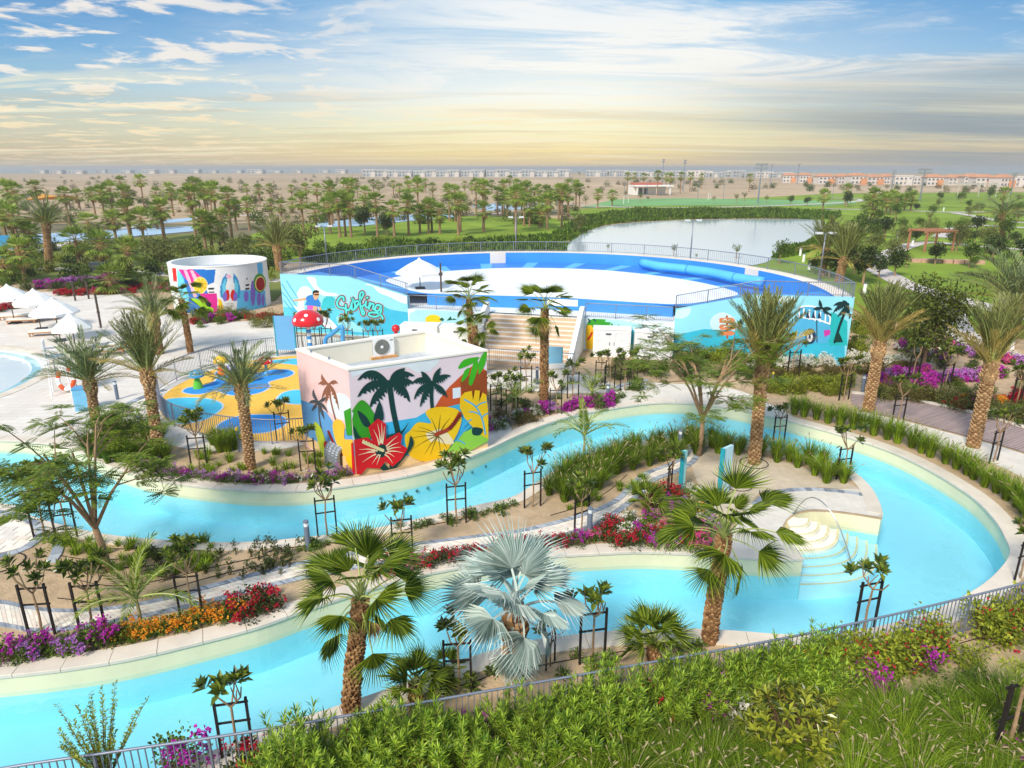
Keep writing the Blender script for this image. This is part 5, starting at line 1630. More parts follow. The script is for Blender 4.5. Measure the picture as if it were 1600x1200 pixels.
hcols = [(240, 240, 240), (34, 120, 206), (226, 46, 150), (246, 190, 210), (250, 200, 30), (250, 226, 150), (110, 208, 236), (96, 190, 238), (130, 110, 206), (220, 46, 40), (160, 24, 30), (70, 160, 60), (160, 214, 40), (28, 34, 40), (60, 150, 206), (250, 150, 30)]
shapes = [([(130, 270), (190, 275), (205, 470), (150, 470)], 9), ([(205, 280), (300, 420), (380, 700), (330, 940), (215, 560)], 6), ([(225, 290), (430, 290), (560, 400), (660, 640), (640, 940), (340, 930), (380, 700), (300, 430)], 1), ([(225, 290), (430, 290), (560, 400), (470, 560), (330, 430)], 2), ([(300, 300), (350, 310), (500, 690), (450, 700)], 3), ([(390, 300), (440, 310), (560, 520), (500, 560)], 3), ([(430, 290), (770, 290), (750, 480), (660, 520), (560, 400)], 1), ([(540, 650), (790, 640), (806, 930), (640, 930), (560, 760)], 2), ([(810, 720), (850, 740), (890, 850), (880, 940), (810, 930)], 4), ([(1080, 900), (1100, 600), (1300, 590), (1500, 600), (1520, 940)], 7), ([(400, 720), (480, 720), (640, 790), (740, 870), (740, 930), (650, 930), (560, 860)], 12), ([(600, 760), (660, 750), (710, 800), (700, 850), (640, 830)], 13), ([(540, 870), (600, 860), (660, 930), (560, 935)], 13)]
ell = lambda cx, cy, rx, ry, n=20: [(cx + rx * math.cos(2 * PI * k / n), cy + ry * math.sin(2 * PI * k / n)) for k in range(n)]
shapes += [(ell(545, 525, 108, 125), 5), (ell(545, 525, 98, 112), 4)] + [([(545, 525), (545 + 100 * math.cos(a), 525 + 116 * math.sin(a)), (545 + 100 * math.cos(a + 0.14), 525 + 116 * math.sin(a + 0.14))], 5) for a in [2 * PI * k / 8 for k in range(8)]]
shapes += [([(665, 565), (750, 562), (750, 585), (667, 588)], 13), ([(668, 615), (755, 612), (755, 638), (672, 640)], 13), ([(1205, 515), (1265, 508), (1265, 530), (1208, 538)], 13), ([(1210, 568), (1268, 560), (1270, 582), (1212, 590)], 13), (ell(1232, 428, 12, 14), 13)]
for s_ in (-1, 1):
    shapes += [([(985 + s_ * 50, 345), (985 + s_ * 110, 420), (985 + s_ * 150, 560), (985 + s_ * 140, 700), (985 + s_ * 60, 760), (985 + s_ * 20, 720), (985 + s_ * 70, 560), (985 + s_ * 40, 420)], 14), ([(985 + s_ * 70, 420), (985 + s_ * 120, 520), (985 + s_ * 110, 660), (985 + s_ * 60, 640)], 6), (ell(985 + s_ * 45, 670, 40, 80), 9), (ell(985 + s_ * 78, 690, 30, 70), 8)]
shapes += [(ell(1220, 690, 36, 80), 8), (ell(1320, 640, 36, 190), 8), (ell(1410, 720, 32, 110), 8), (ell(1468, 740, 22, 90), 8), ([(1380, 200), (1460, 190), (1480, 600), (1440, 560), (1390, 330)], 7), (ell(1420, 490, 92, 140), 11), (ell(1425, 500, 74, 112), 5), (ell(1430, 505, 64, 100), 10), (ell(965, 395, 40, 30), 3)]
shp = [([HZ(*p) for p in s0], c) for s0, c in shapes]
NT, NZ = 300, 76
drum = MB(); V = []; F = {}
a_min, a_max = -PI * 1.15, PI * 0.15
for j in range(NZ + 1):
    for i in range(NT + 1):
        a = a_min + (a_max - a_min) * i / NT
        V.append((HR * math.cos(a), HR * math.sin(a), HH * j / NZ))
for j in range(NZ):
    for i in range(NT):
        a = a_min + (a_max - a_min) * (i + 0.5) / NT; z = HH * (j + 0.5) / NZ
        c = 0
        for q, cc in shp:
            if inside((a, z), q): c = cc
        F.setdefault(c, []).append((j * (NT + 1) + i, j * (NT + 1) + i + 1, (j + 1) * (NT + 1) + i + 1, (j + 1) * (NT + 1) + i))
Vn = np.asarray(V, dtype=np.float32)
first = True
for c, fs in F.items():
    drum.ch.append((Vn if first else None, np.asarray(fs, dtype=np.int32), c)); first = False
drum.build('wall', [paint(*c) for c in hcols], hut)
MB().lathe([(HR, 0), (HR, HH)], 24, a0=a_max, a1=a_min + 2 * PI).build('rear_wall', [white], hut)
MB().lathe([(HR + 0.03, HH - 0.02), (HR + 0.03, HH + 0.06), (HR - 0.3, HH + 0.06), (HR - 0.3, HH - 0.7)], 64).build('parapet', [white], hut)
MB().lathe([(0, HH - 0.68), (HR - 0.25, HH - 0.68)], 48).build('roof', [roofm], hut)

# ------------------------------------------------------------------ vegetation: meshes
rg = np.random.default_rng(11)
RND = random.Random(5)
fanleaf = leafmat('fan_palm_leaf', S(80, 112, 24), S(176, 192, 66), 0.45, 0.28, 0.35, 0.15)
fandead = leafmat('dead_palm_leaf', S(150, 116, 74), S(196, 164, 112), 0.8, 0.1, 0.1)
bisleaf = leafmat('silver_palm_leaf', S(164, 186, 178), S(224, 232, 224), 0.5, 0.12, 0.35, 0.08)
dateleaf = leafmat('date_palm_leaf', S(100, 120, 84), S(164, 174, 126), 0.5, 0.2, 0.3, 0.18)
dateol = leafmat('date_palm_leaf_olive', S(104, 114, 66), S(168, 168, 106), 0.5, 0.2, 0.3, 0.25)
dateyel = leafmat('date_palm_leaf_dry', S(160, 140, 66), S(206, 184, 110), 0.6, 0.2, 0.2, 0.15)
petm = leafmat('petiole_green', S(150, 164, 90), S(176, 184, 110), 0.5, 0.0, 0.3, 0.1)
trunkm = mat('palm_trunk_brown', S(132, 96, 66), 0.95, 0.35, 7, 0.8, 30, 0.1, detail=8)
bootm = leafmat('palm_boot', S(118, 84, 54), S(196, 156, 110), 0.9, 0.0, 0.1, 0.1)
datetr = leafmat('date_boot', S(150, 118, 84), S(206, 172, 128), 0.9, 0.0, 0.1, 0.12)
grassm = leafmat('fountain_grass', S(78, 116, 18), S(178, 204, 58), 0.55, 0.3, 0.2, 0.15)
grassd = leafmat('fountain_grass_dark', S(66, 98, 20), S(150, 176, 52), 0.6, 0.28, 0.15, 0.15)
plumem = leafmat('grass_plume', S(186, 160, 124), S(226, 206, 176), 0.9, 0.3, 0.1, 0.1)
leafg = leafmat('leaf_green', S(60, 92, 22), S(132, 158, 52), 0.45, 0.2, 0.35, 0.22)
leafd = leafmat('leaf_dark', S(42, 62, 26), S(94, 112, 44), 0.4, 0.15, 0.4, 0.22)
leafy = leafmat('leaf_yellowgreen', S(112, 134, 36), S(192, 196, 70), 0.5, 0.28, 0.3, 0.18)
leafo = leafmat('leaf_olive', S(104, 112, 60), S(152, 154, 86), 0.55, 0.2, 0.25, 0.2)
leafb = leafmat('leaf_brownish', S(84, 80, 38), S(138, 122, 66), 0.6, 0.2, 0.2, 0.2)
leafgl = leafmat('leaf_glossy', S(52, 84, 36), S(140, 154, 62), 0.28, 0.12, 0.5, 0.15)
feath = leafmat('flame_tree_leaf', S(92, 128, 40), S(168, 184, 70), 0.5, 0.32, 0.25, 0.12)
barkm = mat('grey_bark', S(160, 132, 102), 0.9, 0.25, 9, 0.5, 40, 0.15)
barkd = mat('brown_bark', S(112, 88, 66), 0.95, 0.3, 6, 0.6, 30, 0.1)
FLC = dict(magenta=leafmat('flower_magenta', S(176, 28, 160), S(226, 80, 206), 0.6, 0.3, 0.2, 0.1),
           red=leafmat('flower_red', S(176, 20, 44), S(222, 44, 76), 0.6, 0.3, 0.2, 0.1),
           orange=leafmat('flower_orange', S(232, 130, 30), S(246, 190, 60), 0.6, 0.3, 0.2, 0.1),
           white=leafmat('flower_white', S(226, 222, 206), S(250, 246, 238), 0.6, 0.3, 0.2, 0.05),
           lilac=leafmat('flower_lilac', S(178, 96, 196), S(226, 170, 226), 0.6, 0.3, 0.2, 0.1),
           pink=leafmat('flower_pink', S(214, 60, 130), S(240, 130, 180), 0.6, 0.3, 0.2, 0.1))


def unit(v): return v / np.maximum(1e-9, np.linalg.norm(v, axis=-1, keepdims=True))


def fan_frond(R, nseg, pet, spread, droop, seed, mats, pleat=0.03, stiff=0.0, split=0.5, pw=0.022):
    r = np.random.default_rng(seed); mb = MB()
    pts = [Vector((pet * t, 0, 0.10 * pet * math.sin(PI * t) - 0.16 * pet * t * t * (1 - stiff))) for t in np.linspace(0, 1, 6)]
    mb.tube(pts, [pw * 1.5, pw * 1.1, pw, pw * 0.9, pw * 0.8, pw * 0.7], 4, 1)
    hub = np.array(pts[-1]); d = np.array((pts[-1] - pts[-2]).normalized()); y = np.array([0, 1.0, 0]); n = np.cross(d, y)
    if n[2] < 0: n = -n
    V = []; F = []
    da = 2 * spread / nseg
    for k in range(nseg):
        a = -spread + da * (k + 0.5)
        Rk = R * (0.72 + 0.28 * math.cos(a * 0.55)) * r.uniform(0.92, 1.05)
        rd = lambda x: d * math.cos(x) + y * math.sin(x)
        r1 = Rk * split; r2 = Rk * (split + (1 - split) * 0.55)
        e0, c0, e1 = rd(a - da / 2), rd(a), rd(a + da / 2)
        cup = 0.10 * Rk * (1 - math.cos(a)) * 0.6
        dz = np.array([0, 0, -1.0])
        jit = r.normal(0, 0.02, 3)
        b = len(V)
        w2 = da * 0.62 * r1 * 0.5
        s = np.cross(n, c0)
        V += [hub, hub + e0 * r1 + n * (pleat + cup), hub + c0 * r1 + n * (cup - pleat), hub + e1 * r1 + n * (pleat + cup)]
        m2 = hub + c0 * r2 + n * cup + dz * droop * Rk * 0.10 + jit * 0.5
        V += [m2 + s * w2, m2 - s * w2]
        tip = hub + c0 * Rk * (1 - droop * 0.12) + n * cup + dz * droop * Rk * r.uniform(0.25, 0.5) + jit
        V += [tip]
        F += [(b, b + 1, b + 2), (b, b + 2, b + 3)]
        F += [(b + 1, b + 5, b + 2), (b + 2, b + 4, b + 3), (b + 2, b + 5, b + 4), (b + 5, b + 6, b + 4)]
    mb.raw(V, F, 0)
    return mb.data('fan_frond', mats)


FAN = [fan_frond(0.98, 28, 0.9 + 0.1 * i, 1.3, 0.4 + 0.2 * i, 20 + i, [fanleaf, petm], 0.03, 0.2, 0.36) for i in range(4)]
FAND = [fan_frond(0.9, 22, 0.7, 1.2, 1.1, 31 + i, [fandead, fandead]) for i in range(2)]
BIS = [fan_frond(1.12, 26, 0.95, 1.5, 0.3 + 0.35 * i, 40 + i, [bisleaf, bisleaf], 0.06, 0.4, 0.32, 0.04) for i in range(4)]
DWF = [fan_frond(0.55, 18, 0.5, 1.35, 0.25, 50 + i, [fanleaf, petm], 0.02, 0.7, 0.32, 0.014) for i in range(3)]


def date_frond(L, npair, bend, seed, mats, ll=0.42, vang=0.6, dens=1.0):
    r = np.random.default_rng(seed); mb = MB()
    ts = np.linspace(0, 1, 14)
    ang = -bend * ts ** 1.6
    P = [np.zeros(3)]
    for i in range(1, 14): P.append(P[-1] + np.array([math.cos(ang[i]), 0, math.sin(ang[i])]) * L / 13)
    P = np.array(P)
    mb.tube([Vector(p) for p in P], list(np.linspace(0.035, 0.006, 14)), 4, 1)
    t = np.linspace(0.13, 0.995, npair) if npair else np.array([])
    idx = t * 13; i0 = np.minimum(idx.astype(int), 12); fr = (idx - i0)[:, None]
    B = P[i0] * (1 - fr) + P[i0 + 1] * fr
    T = unit(P[i0 + 1] - P[i0]); Y = np.array([[0, 1.0, 0]]); Nn = np.cross(T, np.broadcast_to(Y, T.shape)); Nn *= np.sign(Nn[:, 2:3] + 1e-6)
    ln = ll * (0.45 + 0.6 * np.sin(PI * (0.12 + 0.75 * t))) * r.uniform(0.85, 1.1, npair)
    for s in (-1, 1):
        fa = 0.62 + 0.5 * t
        D = unit(T * np.cos(0.9 - 0.45 * t)[:, None] + Y * s * np.sin(0.9 - 0.45 * t)[:, None] * math.cos(vang) + Nn * math.sin(vang) * 0.55 + r.normal(0, 0.09, (npair, 3)))
        mb.leaves(B, D, Nn, ln, 0.035, 0.2, 0, 0.08)
    return mb.data('date_frond', mats)


DATE = [date_frond(2.7, 46, 0.5 + 0.22 * i, 60 + i, [dateleaf, petm]) for i in range(5)]
DATEU = [date_frond(2.7, 46, 0.22 + 0.2 * i, 66 + i, [dateol, petm], 0.4, 0.5) for i in range(3)]
DATED = [date_frond(2.4, 40, 0.5 + 0.3 * i, 70 + i, [dateyel, dateyel]) for i in range(2)]
COCO = [date_frond(1.7, 30, 0.9 + 0.3 * i, 80 + i, [fanleaf, petm], 0.36, 0.1) for i in range(3)]


def trunk_mesh(path, r0, r1, mats, nb, bl, bw, prot, name='trunk', flare=1.25, up=0.8, seed=1):
    """tapered trunk clad in old leaf bases"""
    r = np.random.default_rng(seed); mb = MB()
    P = cr(path, 6); n = len(P)
    rad = [r0 + (r1 - r0) * i / (n - 1) for i in range(n)]
    rad[0] *= flare; rad[1] *= 1 + (flare - 1) * 0.5
    mb.tube(P, rad, 14, 0)
    Pa = np.array([tuple(p) for p in P])
    k = np.arange(nb); t = (k + 0.5) / nb; idx = t * (n - 1); i0 = np.minimum(idx.astype(int), n - 2); fr = (idx - i0)[:, None]
    C = Pa[i0] * (1 - fr) + Pa[i0 + 1] * fr; T = unit(Pa[i0 + 1] - Pa[i0])
    az = k * 2.39996 + r.normal(0, 0.08, nb)
    ra = (r0 + (r1 - r0) * t)[:, None]
    O = np.stack([np.cos(az), np.sin(az), np.zeros(nb)], 1); O = unit(O - T * (O * T).sum(1, keepdims=True)); Sd = np.cross(T, O)
    j = r.uniform(0.75, 1.25, (nb, 1))
    base = C + O * ra * 0.96
    tip = base + T * bl * up * j + O * prot * j
    V = np.stack([base - Sd * bw / 2, base + Sd * bw / 2, tip + Sd * bw * 0.32, tip - Sd * bw * 0.32, base + T * bl * 0.95 + O * -0.005], 1)
    V = V.reshape(-1, 3)
    F4 = np.stack([np.arange(nb) * 5 + a for a in (0, 1, 2, 3)], 1)
    F3 = np.concatenate([np.stack([np.arange(nb) * 5 + a for a in q], 1) for q in ((3, 2, 4), (0, 3, 4), (2, 1, 4))])
    mb.ch.append((V.astype(np.float32), F4.astype(np.int32), 1)); mb.ch.append((None, F3.astype(np.int32), 1))
    return mb.data(name, mats)


def frond_obj(me, parent, top, az, el, roll=0.0, sc=1.0, name='frond'):
    M = Matrix.Translation(top) @ Matrix.Rotation(az, 4, 'Z') @ Matrix.Rotation(-el, 4, 'Y') @ Matrix.Rotation(roll, 4, 'X') @ Matrix.Scale(sc, 4)
    o = link(name, me, parent); o.matrix_local = M
    return o


def fan_palm(bpx, tpx, label, r=0.2, nf=30, sc=1.0, seed=1, dead=5, cat='palm tree', group=None, elr=(1.35, -0.75)):
    b = G(*bpx); t = AT(tpx[0], tpx[1], b.y) - b
    o = thing('fan_palm', label, cat, b, group=group)
    link('trunk', trunk_mesh([Vector((0, 0, -0.02)), t * 0.35 + Vector((t.x * -0.08, 0.02, 0)), t * 0.7, t], r, r * 0.82, [trunkm, bootm], int(62 * t.z / r * 0.2 + 100), 0.18, 0.13, 0.07, seed=seed), o)
    rr_ = random.Random(seed)
    for i in range(nf):
        q = i / (nf - 1)
        el = elr[0] + (elr[1] - elr[0]) * q ** 0.85 + rr_.uniform(-0.12, 0.12)
        frond_obj(rr_.choice(FAN), o, t + Vector((0, 0, 0.12 * (1 - q))), i * 2.39996 + rr_.uniform(-.25, .25), el, rr_.uniform(-0.5, 0.5), sc * rr_.uniform(0.82, 1.08) * (0.75 if q < 0.12 else 1))
    for i in range(3):
        frond_obj(rr_.choice(FAN), o, t - Vector((0, 0, 0.08)), seed + i * 2.2, -0.75 + rr_.uniform(-.2, .2), rr_.uniform(-.5, .5), sc * 0.85)
    for i in range(dead):
        frond_obj(rr_.choice(FAND), o, t - Vector((0, 0, 0.1)), i * 2.1 + rr_.uniform(0, 2), -1.15 + rr_.uniform(-0.2, 0.2), rr_.uniform(-.6, .6), sc * rr_.uniform(0.55, 0.8), 'dead_frond')
    return o


fan_palm((548, 1112), (563, 942), 'fan palm with shaggy brown trunk on the near river bank, beside the dwarf palm', 0.155, 20, 0.95, 3, 2, elr=(1.5, 0.1))
fan_palm((1108, 1002), (1131, 842), 'fan palm with orange brown trunk on the near river bank, across from the entry steps', 0.16, 20, 0.98, 8, 1, elr=(1.5, 0.12))
fan_palm((850, 628), (851, 486), 'slim fan palm in front of the beige steps', 0.19, 17, 1.0, 12, 2, elr=(1.52, 0.0))
fan_palm((738, 566), (733, 470), 'fan palm behind the painted house by the steps', 0.17, 17, 1.0, 13, 2, elr=(1.52, 0.0))
fan_palm((745, 590), (741, 512), 'short fan palm crowded under the taller one behind the painted house', 0.16, 14, 0.8, 14, 2)
fan_palm((298, 552), (284, 470), 'fan palm on the deck between the playground fence and the round hut', 0.16, 18, 0.9, 15, 4)

# silver palm
b = G(802, 1062); t = AT(806, 962, b.y) - b
sp_ = thing('silver_palm', 'silver blue fan palm with stout trunk on the near river bank', 'palm tree', b)
link('trunk', trunk_mesh([Vector((0, 0, -0.02)), t * 0.3, t * 0.65, t], 0.19, 0.21, [mat('silver_trunk', S(176, 160, 140), 0.9, 0.25, 8, 0.5, 30), bootm], 46, 0.34, 0.2, 0.13, seed=4), sp_)
rr_ = random.Random(21)
for i in range(16):
    q = i / 15; el = 1.5 - 1.4 * q ** 0.9 + rr_.uniform(-.12, .12)
    frond_obj(rr_.choice(BIS), sp_, t + Vector((0, 0, 0.1)), i * 2.39996 + 0.4, el, rr_.uniform(-0.7, 0.7), rr_.uniform(0.85, 1.1))
# one leaf held stiffly upright
frond_obj(BIS[0], sp_, t, 1.9, 1.5, 0.3, 1.2)
for i in range(3): frond_obj(BIS[3], sp_, t - Vector((0, 0, 0.1)), 0.3 + 2.1 * i, -0.55, 0.3, 0.8)


def date_palm(bpx, tpx, label, r=0.27, nf=40, sc=1.0, seed=1, elr=(1.5, 0.35), dry=6, lean=(0, 0), boots=True, group=None, bulge=True):
    b = G(*bpx); t = AT(tpx[0], tpx[1], b.y) - b
    o = thing('date_palm', label, 'palm tree', b, group=group)
    link('trunk', trunk_mesh([Vector((0, 0, -0.02)), t * 0.33, t * 0.68, t], r, r * 0.92, [trunkm, datetr], int(t.z * 70), 0.15, r * 0.95, 0.055, up=0.55, seed=seed, flare=1.12), o)
    if bulge:
        link('crown_base', trunk_mesh([t - Vector((0, 0, 0.45)), t - Vector((0, 0, 0.2)), t + Vector((0, 0, 0.15)), t + Vector((0, 0, 0.4))], r * 1.12, r * 0.7, [trunkm, datetr], 70, 0.3, r * 0.6, 0.12, seed=seed + 1, flare=1.0), o)
    rr_ = random.Random(seed)
    for i in range(nf):
        q = i / (nf - 1)
        el = elr[0] + (elr[1] - elr[0]) * q + rr_.uniform(-.1, .1)
        az = i * 2.39996 + rr_.uniform(-.2, .2)
        frond_obj(rr_.choice(DATE if elr[1] < 0.75 else DATEU), o, t + Vector((math.cos(az) * r * 0.5, math.sin(az) * r * 0.5, 0.2)), az, el, rr_.uniform(-.5, .5), sc * rr_.uniform(0.8, 1.05))
    for i in range(dry):
        frond_obj(rr_.choice(DATED), o, t + Vector((0, 0, 0.1)), i * 2.5 + rr_.uniform(0, 1) + 2.2, rr_.uniform(0.9, 1.4) if elr[1] > 0.9 else rr_.uniform(0.1, .7), rr_.uniform(-.5, .5), sc * 0.9, 'dry_frond')
    return o


date_palm((156, 694), (141, 602), 'date palm with spread grey green crown beside the grass bed near the deck', 0.175, 34, 0.86, 31, (1.5, 0.5))
date_palm((250, 714), (231, 590), 'date palm with dense upright crown at the curved playground fence', 0.19, 36, 0.92, 32, (1.55, 0.9))
date_palm((392, 732), (378, 612), 'date palm on the flower bed before the splash playground', 0.18, 34, 0.76, 33, (1.5, 0.4))
date_palm((1178, 724), (1190, 590), 'date palm with bundled upright fronds on the island sand', 0.215, 40, 1.15, 34, (1.57, 1.3), 16)
date_palm((1356, 642), (1373, 546), 'date palm with bundled fronds at the start of the mauve boardwalk', 0.24, 38, 1.12, 35, (1.57, 1.28), 16)
date_palm((1520, 698), (1546, 582), 'date palm with leaning trunk beside the mauve boardwalk', 0.24, 38, 1.12, 36, (1.57, 1.26), 16)
date_palm((248, 553), (240, 500), 'short date palm standing in the deck paving behind the lounger', 0.3, 30, 1.0, 37, (1.5, 0.4))
date_palm((78, 424), (72, 352), 'date palm with wide grey crown beyond the parasols', 0.4, 36, 1.4, 38, (1.45, 0.15))
date_palm((1310, 442), (1318, 408), 'date palm with reddish trunk beside the surf pool rim', 0.42, 40, 1.5, 39, (1.5, 0.9), 6)
date_palm((1284, 432), (1290, 394), 'date palm behind the lamp post right of the surf pool', 0.38, 36, 1.4, 40, (1.5, 0.9), 6)
date_palm((437, 424), (432, 388), 'date palm with shaggy upright crown by the corner of the surf pool', 0.4, 34, 1.4, 41, (1.5, 0.8), 6)
date_palm((1574, 540), (1590, 480), 'date palm with olive crown in the park lawn at the boardwalk side', 0.4, 40, 1.7, 42, (1.5, 0.5), 4)
date_palm((1566, 372), (1566, 338), 'far date palm beside the crossing park paths', 0.45, 30, 1.6, 43, (1.4, 0.1))


def dwarf_palm(px, py, label, n=22, sc=1.0, seed=1):
    o = thing('dwarf_palm', label, 'palm', G(px, py))
    rr_ = random.Random(seed)
    link('stem', trunk_mesh([Vector((0, 0, -0.02)), Vector((0, 0, 0.1)), Vector((0, 0, 0.25)), Vector((0, 0, 0.4 * sc))], 0.13, 0.1, [trunkm, bootm], 40, 0.15, 0.1, 0.06, seed=seed), o)
    for i in range(n):
        q = i / (n - 1)
        frond_obj(rr_.choice(DWF), o, Vector((0, 0, 0.36 * sc)), i * 2.39996, 1.45 - 1.25 * q + rr_.uniform(-.15, .15), rr_.uniform(-1.2, 1.2), sc * rr_.uniform(0.85, 1.1))


dwarf_palm(650, 1096, 'dwarf fan palm between the shaggy palm trunk and the staked sapling', 24, 1.0, 2)
dwarf_palm(1020, 1030, 'dark dwarf fan palm beside the trunk across from the entry steps', 26, 1.15, 3)
dwarf_palm(700, 1070, 'small low dwarf palm at the river coping', 16, 0.75, 4)
dwarf_palm(1010, 800, 'dwarf fan palm among the bougainvillea on the island', 20, 0.95, 5)


def feather_palm(px, py, hpx, label, n=10, sc=1.0, seed=1):
    b = G(px, py); h = AT(px, hpx, b.y).z
    o = thing('feather_palm', label, 'palm', b); rr_ = random.Random(seed)
    MB().tube([(0, 0, 0), (0.02, 0, h * 0.5), (0, 0, h)], [0.06, 0.045, 0.035], 8).build('stem', [mat('green_stem', S(168, 160, 110), 0.7, 0.2, 5)], o)
    for i in range(n):
        q = i / (n - 1)
        frond_obj(rr_.choice(COCO), o, Vector((0, 0, h)), i * 2.39996 + seed, 1.5 - 1.1 * q, rr_.uniform(-.4, .4), sc * rr_.uniform(0.85, 1.1))


feather_palm(220, 975, 935, 'young feather palm beside the orange flowers on the island path', 11, 0.95, 1)
feather_palm(912, 706, 680, 'young feather palm leaning over the tall grass on the island', 10, 1.0, 2)
feather_palm(850, 628, 606, 'young feather palm under the slim fan palm', 8, 0.9, 3) if False else None
feather_palm(925, 622, 612, 'young feather palm behind the magenta bougainvillea row', 9, 0.9, 4)
feather_palm(806, 652, 622, 'young feather palm beside the painted house corner', 8, 0.9, 5)


# ------------------------------------------------------------------ grass clumps
def grass_mesh(seed, nb=150, h=(0.6, 1.0), spread=0.45, w=0.016, plumes=12, mats=(None, None), lean=0.55, pl=0.16):
    r = np.random.default_rng(seed); mb = MB()
    az = r.uniform(0, 2 * PI, nb); k = r.uniform(0, 1, nb) ** 0.7 * lean
    H = r.uniform(h[0], h[1], nb)
    base = np.stack([np.cos(az) * r.uniform(0, .12, nb), np.sin(az) * r.uniform(0, .12, nb), np.zeros(nb)], 1)
    D = np.stack([np.cos(az), np.sin(az), np.zeros(nb)], 1); Z = np.array([0, 0, 1.0])
    S_ = np.stack([-np.sin(az), np.cos(az), np.zeros(nb)], 1)
    rows = []
    for j, t in enumerate((0.0, 0.4, 0.75, 1.0)):
        out = (k * (0.35 * t + 0.9 * t ** 2.4) * spread / 0.45)[:, None] * D * H[:, None]
        up = (H * (t - 0.42 * k * t ** 3))[:, None] * Z
        ww = w * (1.0, 1.0, 0.7, 0.12)[j]
        c = base + out + up
        rows += [c - S_ * ww / 2, c + S_ * ww / 2]
    V = np.stack(rows, 1).reshape(-1, 3); b = np.arange(nb) * 8
    F = np.concatenate([np.stack([b + 2 * j, b + 2 * j + 1, b + 2 * j + 3, b + 2 * j + 2], 1) for j in range(3)])
    mb.arr(V, F, 0)
    for i in range(plumes):
        a = r.uniform(0, 2 * PI); kk = r.uniform(0.15, lean * 1.1); hh = h[1] * r.uniform(0.95, 1.25)
        d = np.array([math.cos(a), math.sin(a), 0])
        pt = lambda t: Vector(d * hh * kk * (0.4 * t + 0.8 * t * t) + Z * hh * (t - 0.35 * kk * t ** 3))
        mb.tube([pt(t) for t in (0.35, 0.6, 0.82)], [0.003] * 3, 3, 1, False)
        q = [pt(t) for t in (0.82, 0.88, 0.95, 1.0)]
        q = [q[0] + (p - q[0]) * (pl / max(.01, (q[3] - q[0]).length)) for p in q]
        mb.tube(q, [0.006, 0.016, 0.015, 0.003], 5, 1)
    return mb.data('grass_clump', list(mats))


GR = [grass_mesh(100 + i, 260, (0.6, 1.05), 0.5, 0.017, 4, (grassm, plumem)) for i in range(4)]
GRD = [grass_mesh(110 + i, 260, (0.6, 1.05), 0.5, 0.018, 5, (grassd, plumem), 0.6) for i in range(3)]
GRF = [grass_mesh(120 + i, 460, (0.55, 1.0), 0.62, 0.012, 9, (grassm if i % 2 else grassd, plumem), 0.95, 0.11) for i in range(4)]
GRL = [grass_mesh(130 + i, 60, (0.2, 0.4), 0.4, 0.018, 0, (grassm, plumem), 0.8) for i in range(3)]


def put(name, me, p, label, cat, group, sc=(0.85, 1.15)):
    o = link(name, me, None, (p.x, p.y, 0.0), (0, 0, RND.uniform(0, 6.28)), RND.uniform(*sc))
    return tag(o, label, cat, group)


def along(pts, step, jit=0.0):
    return [p + Vector((RND.uniform(-jit, jit), RND.uniform(-jit, jit), 0)) for p in resample(pts, step)]


def sub(line, pa, pb):
    """part of a polyline between the points nearest pa and pb"""
    ia = min(range(len(line)), key=lambda i: (line[i] - pa).length); ib = min(range(len(line)), key=lambda i: (line[i] - pb).length)
    return line[ia:ib + 1] if ia < ib else line[ib:ia + 1]


seg = sub(outer, G(1232, 656), G(1572, 840))
ro = [p for p in offset(seg, -1.05)]
for p in along(ro, 0.55, 0.08): put('fountain_grass', RND.choice(GR), p, 'fountain grass clump in the single row outside the right river bend', 'grass clump', 'grass row outside the right river bend', (1.0, 1.3))
seg = sub(A_, G(1085, 683), G(1352, 755))
for d, s_ in ((-0.9, 0.66), (-1.5, 0.8)):
    for p in along(offset(seg, d), s_, 0.12): put('fountain_grass', RND.choice(GR), p, 'fountain grass clump between the island sand court and the upper river channel', 'grass clump', 'grass band behind the sand court')
seg = sub(A_, G(822, 765), G(1060, 683))
for d, s_ in ((-0.85, 0.6), (-1.45, 0.7), (-2.05, 0.8)):
    for p in along(offset(seg, d), s_, 0.15): put('fountain_grass', RND.choice(GRD), p, 'tall plumed grass clump in the dense island bank along the upper channel', 'grass clump', 'dense plumed grass on the island bank', (0.85, 1.2))
for k in range(60):
    x = RND.uniform(140, 262); y = RND.uniform(678, 724) + (x - 140) * 0.03
    p = G(x, y)
    if inside(p, outer_poly): continue
    put('fountain_grass', RND.choice(GRD), p, 'dark plumed grass clump on the bank around the left date palms', 'grass clump', 'dark grass at the left date palms', (0.9, 1.25))
for k in range(13):
    put('fountain_grass', RND.choice(GR), G(RND.uniform(330, 372), RND.uniform(694, 708)), 'fountain grass clump in the bed before the playground fence', 'grass clump', 'grass before the playground fence', (0.7, 1))
# near bank, in front of the fence
k = 0
for row in range(9):
    for col in range(16):
        x = 780 + col * 62 + RND.uniform(-25, 25) + (row % 2) * 30; y = 1262 - row * 22 + RND.uniform(-9, 9)
        if y < 1092 + (1600 - x) * 0.17 or x > 1720: continue
        if 1160 < x < 1330 and y < 1180: continue
        if any(abs(x - a) < 34 and 0 < y + 6 - b < 46 for a, b in ((1300, 1062), (1330, 1068), (1370, 1075), (1410, 1022), (1435, 1042), (1380, 1090), (1100, 1118), (1590, 1200))): continue
        put('fountain_grass', RND.choice(GRF), G(x, y), 'fountain grass clump with pale plumes on the near bank in front of the fence', 'grass clump', 'plumed grass in front of the fence', (0.8, 1.15)); k += 1


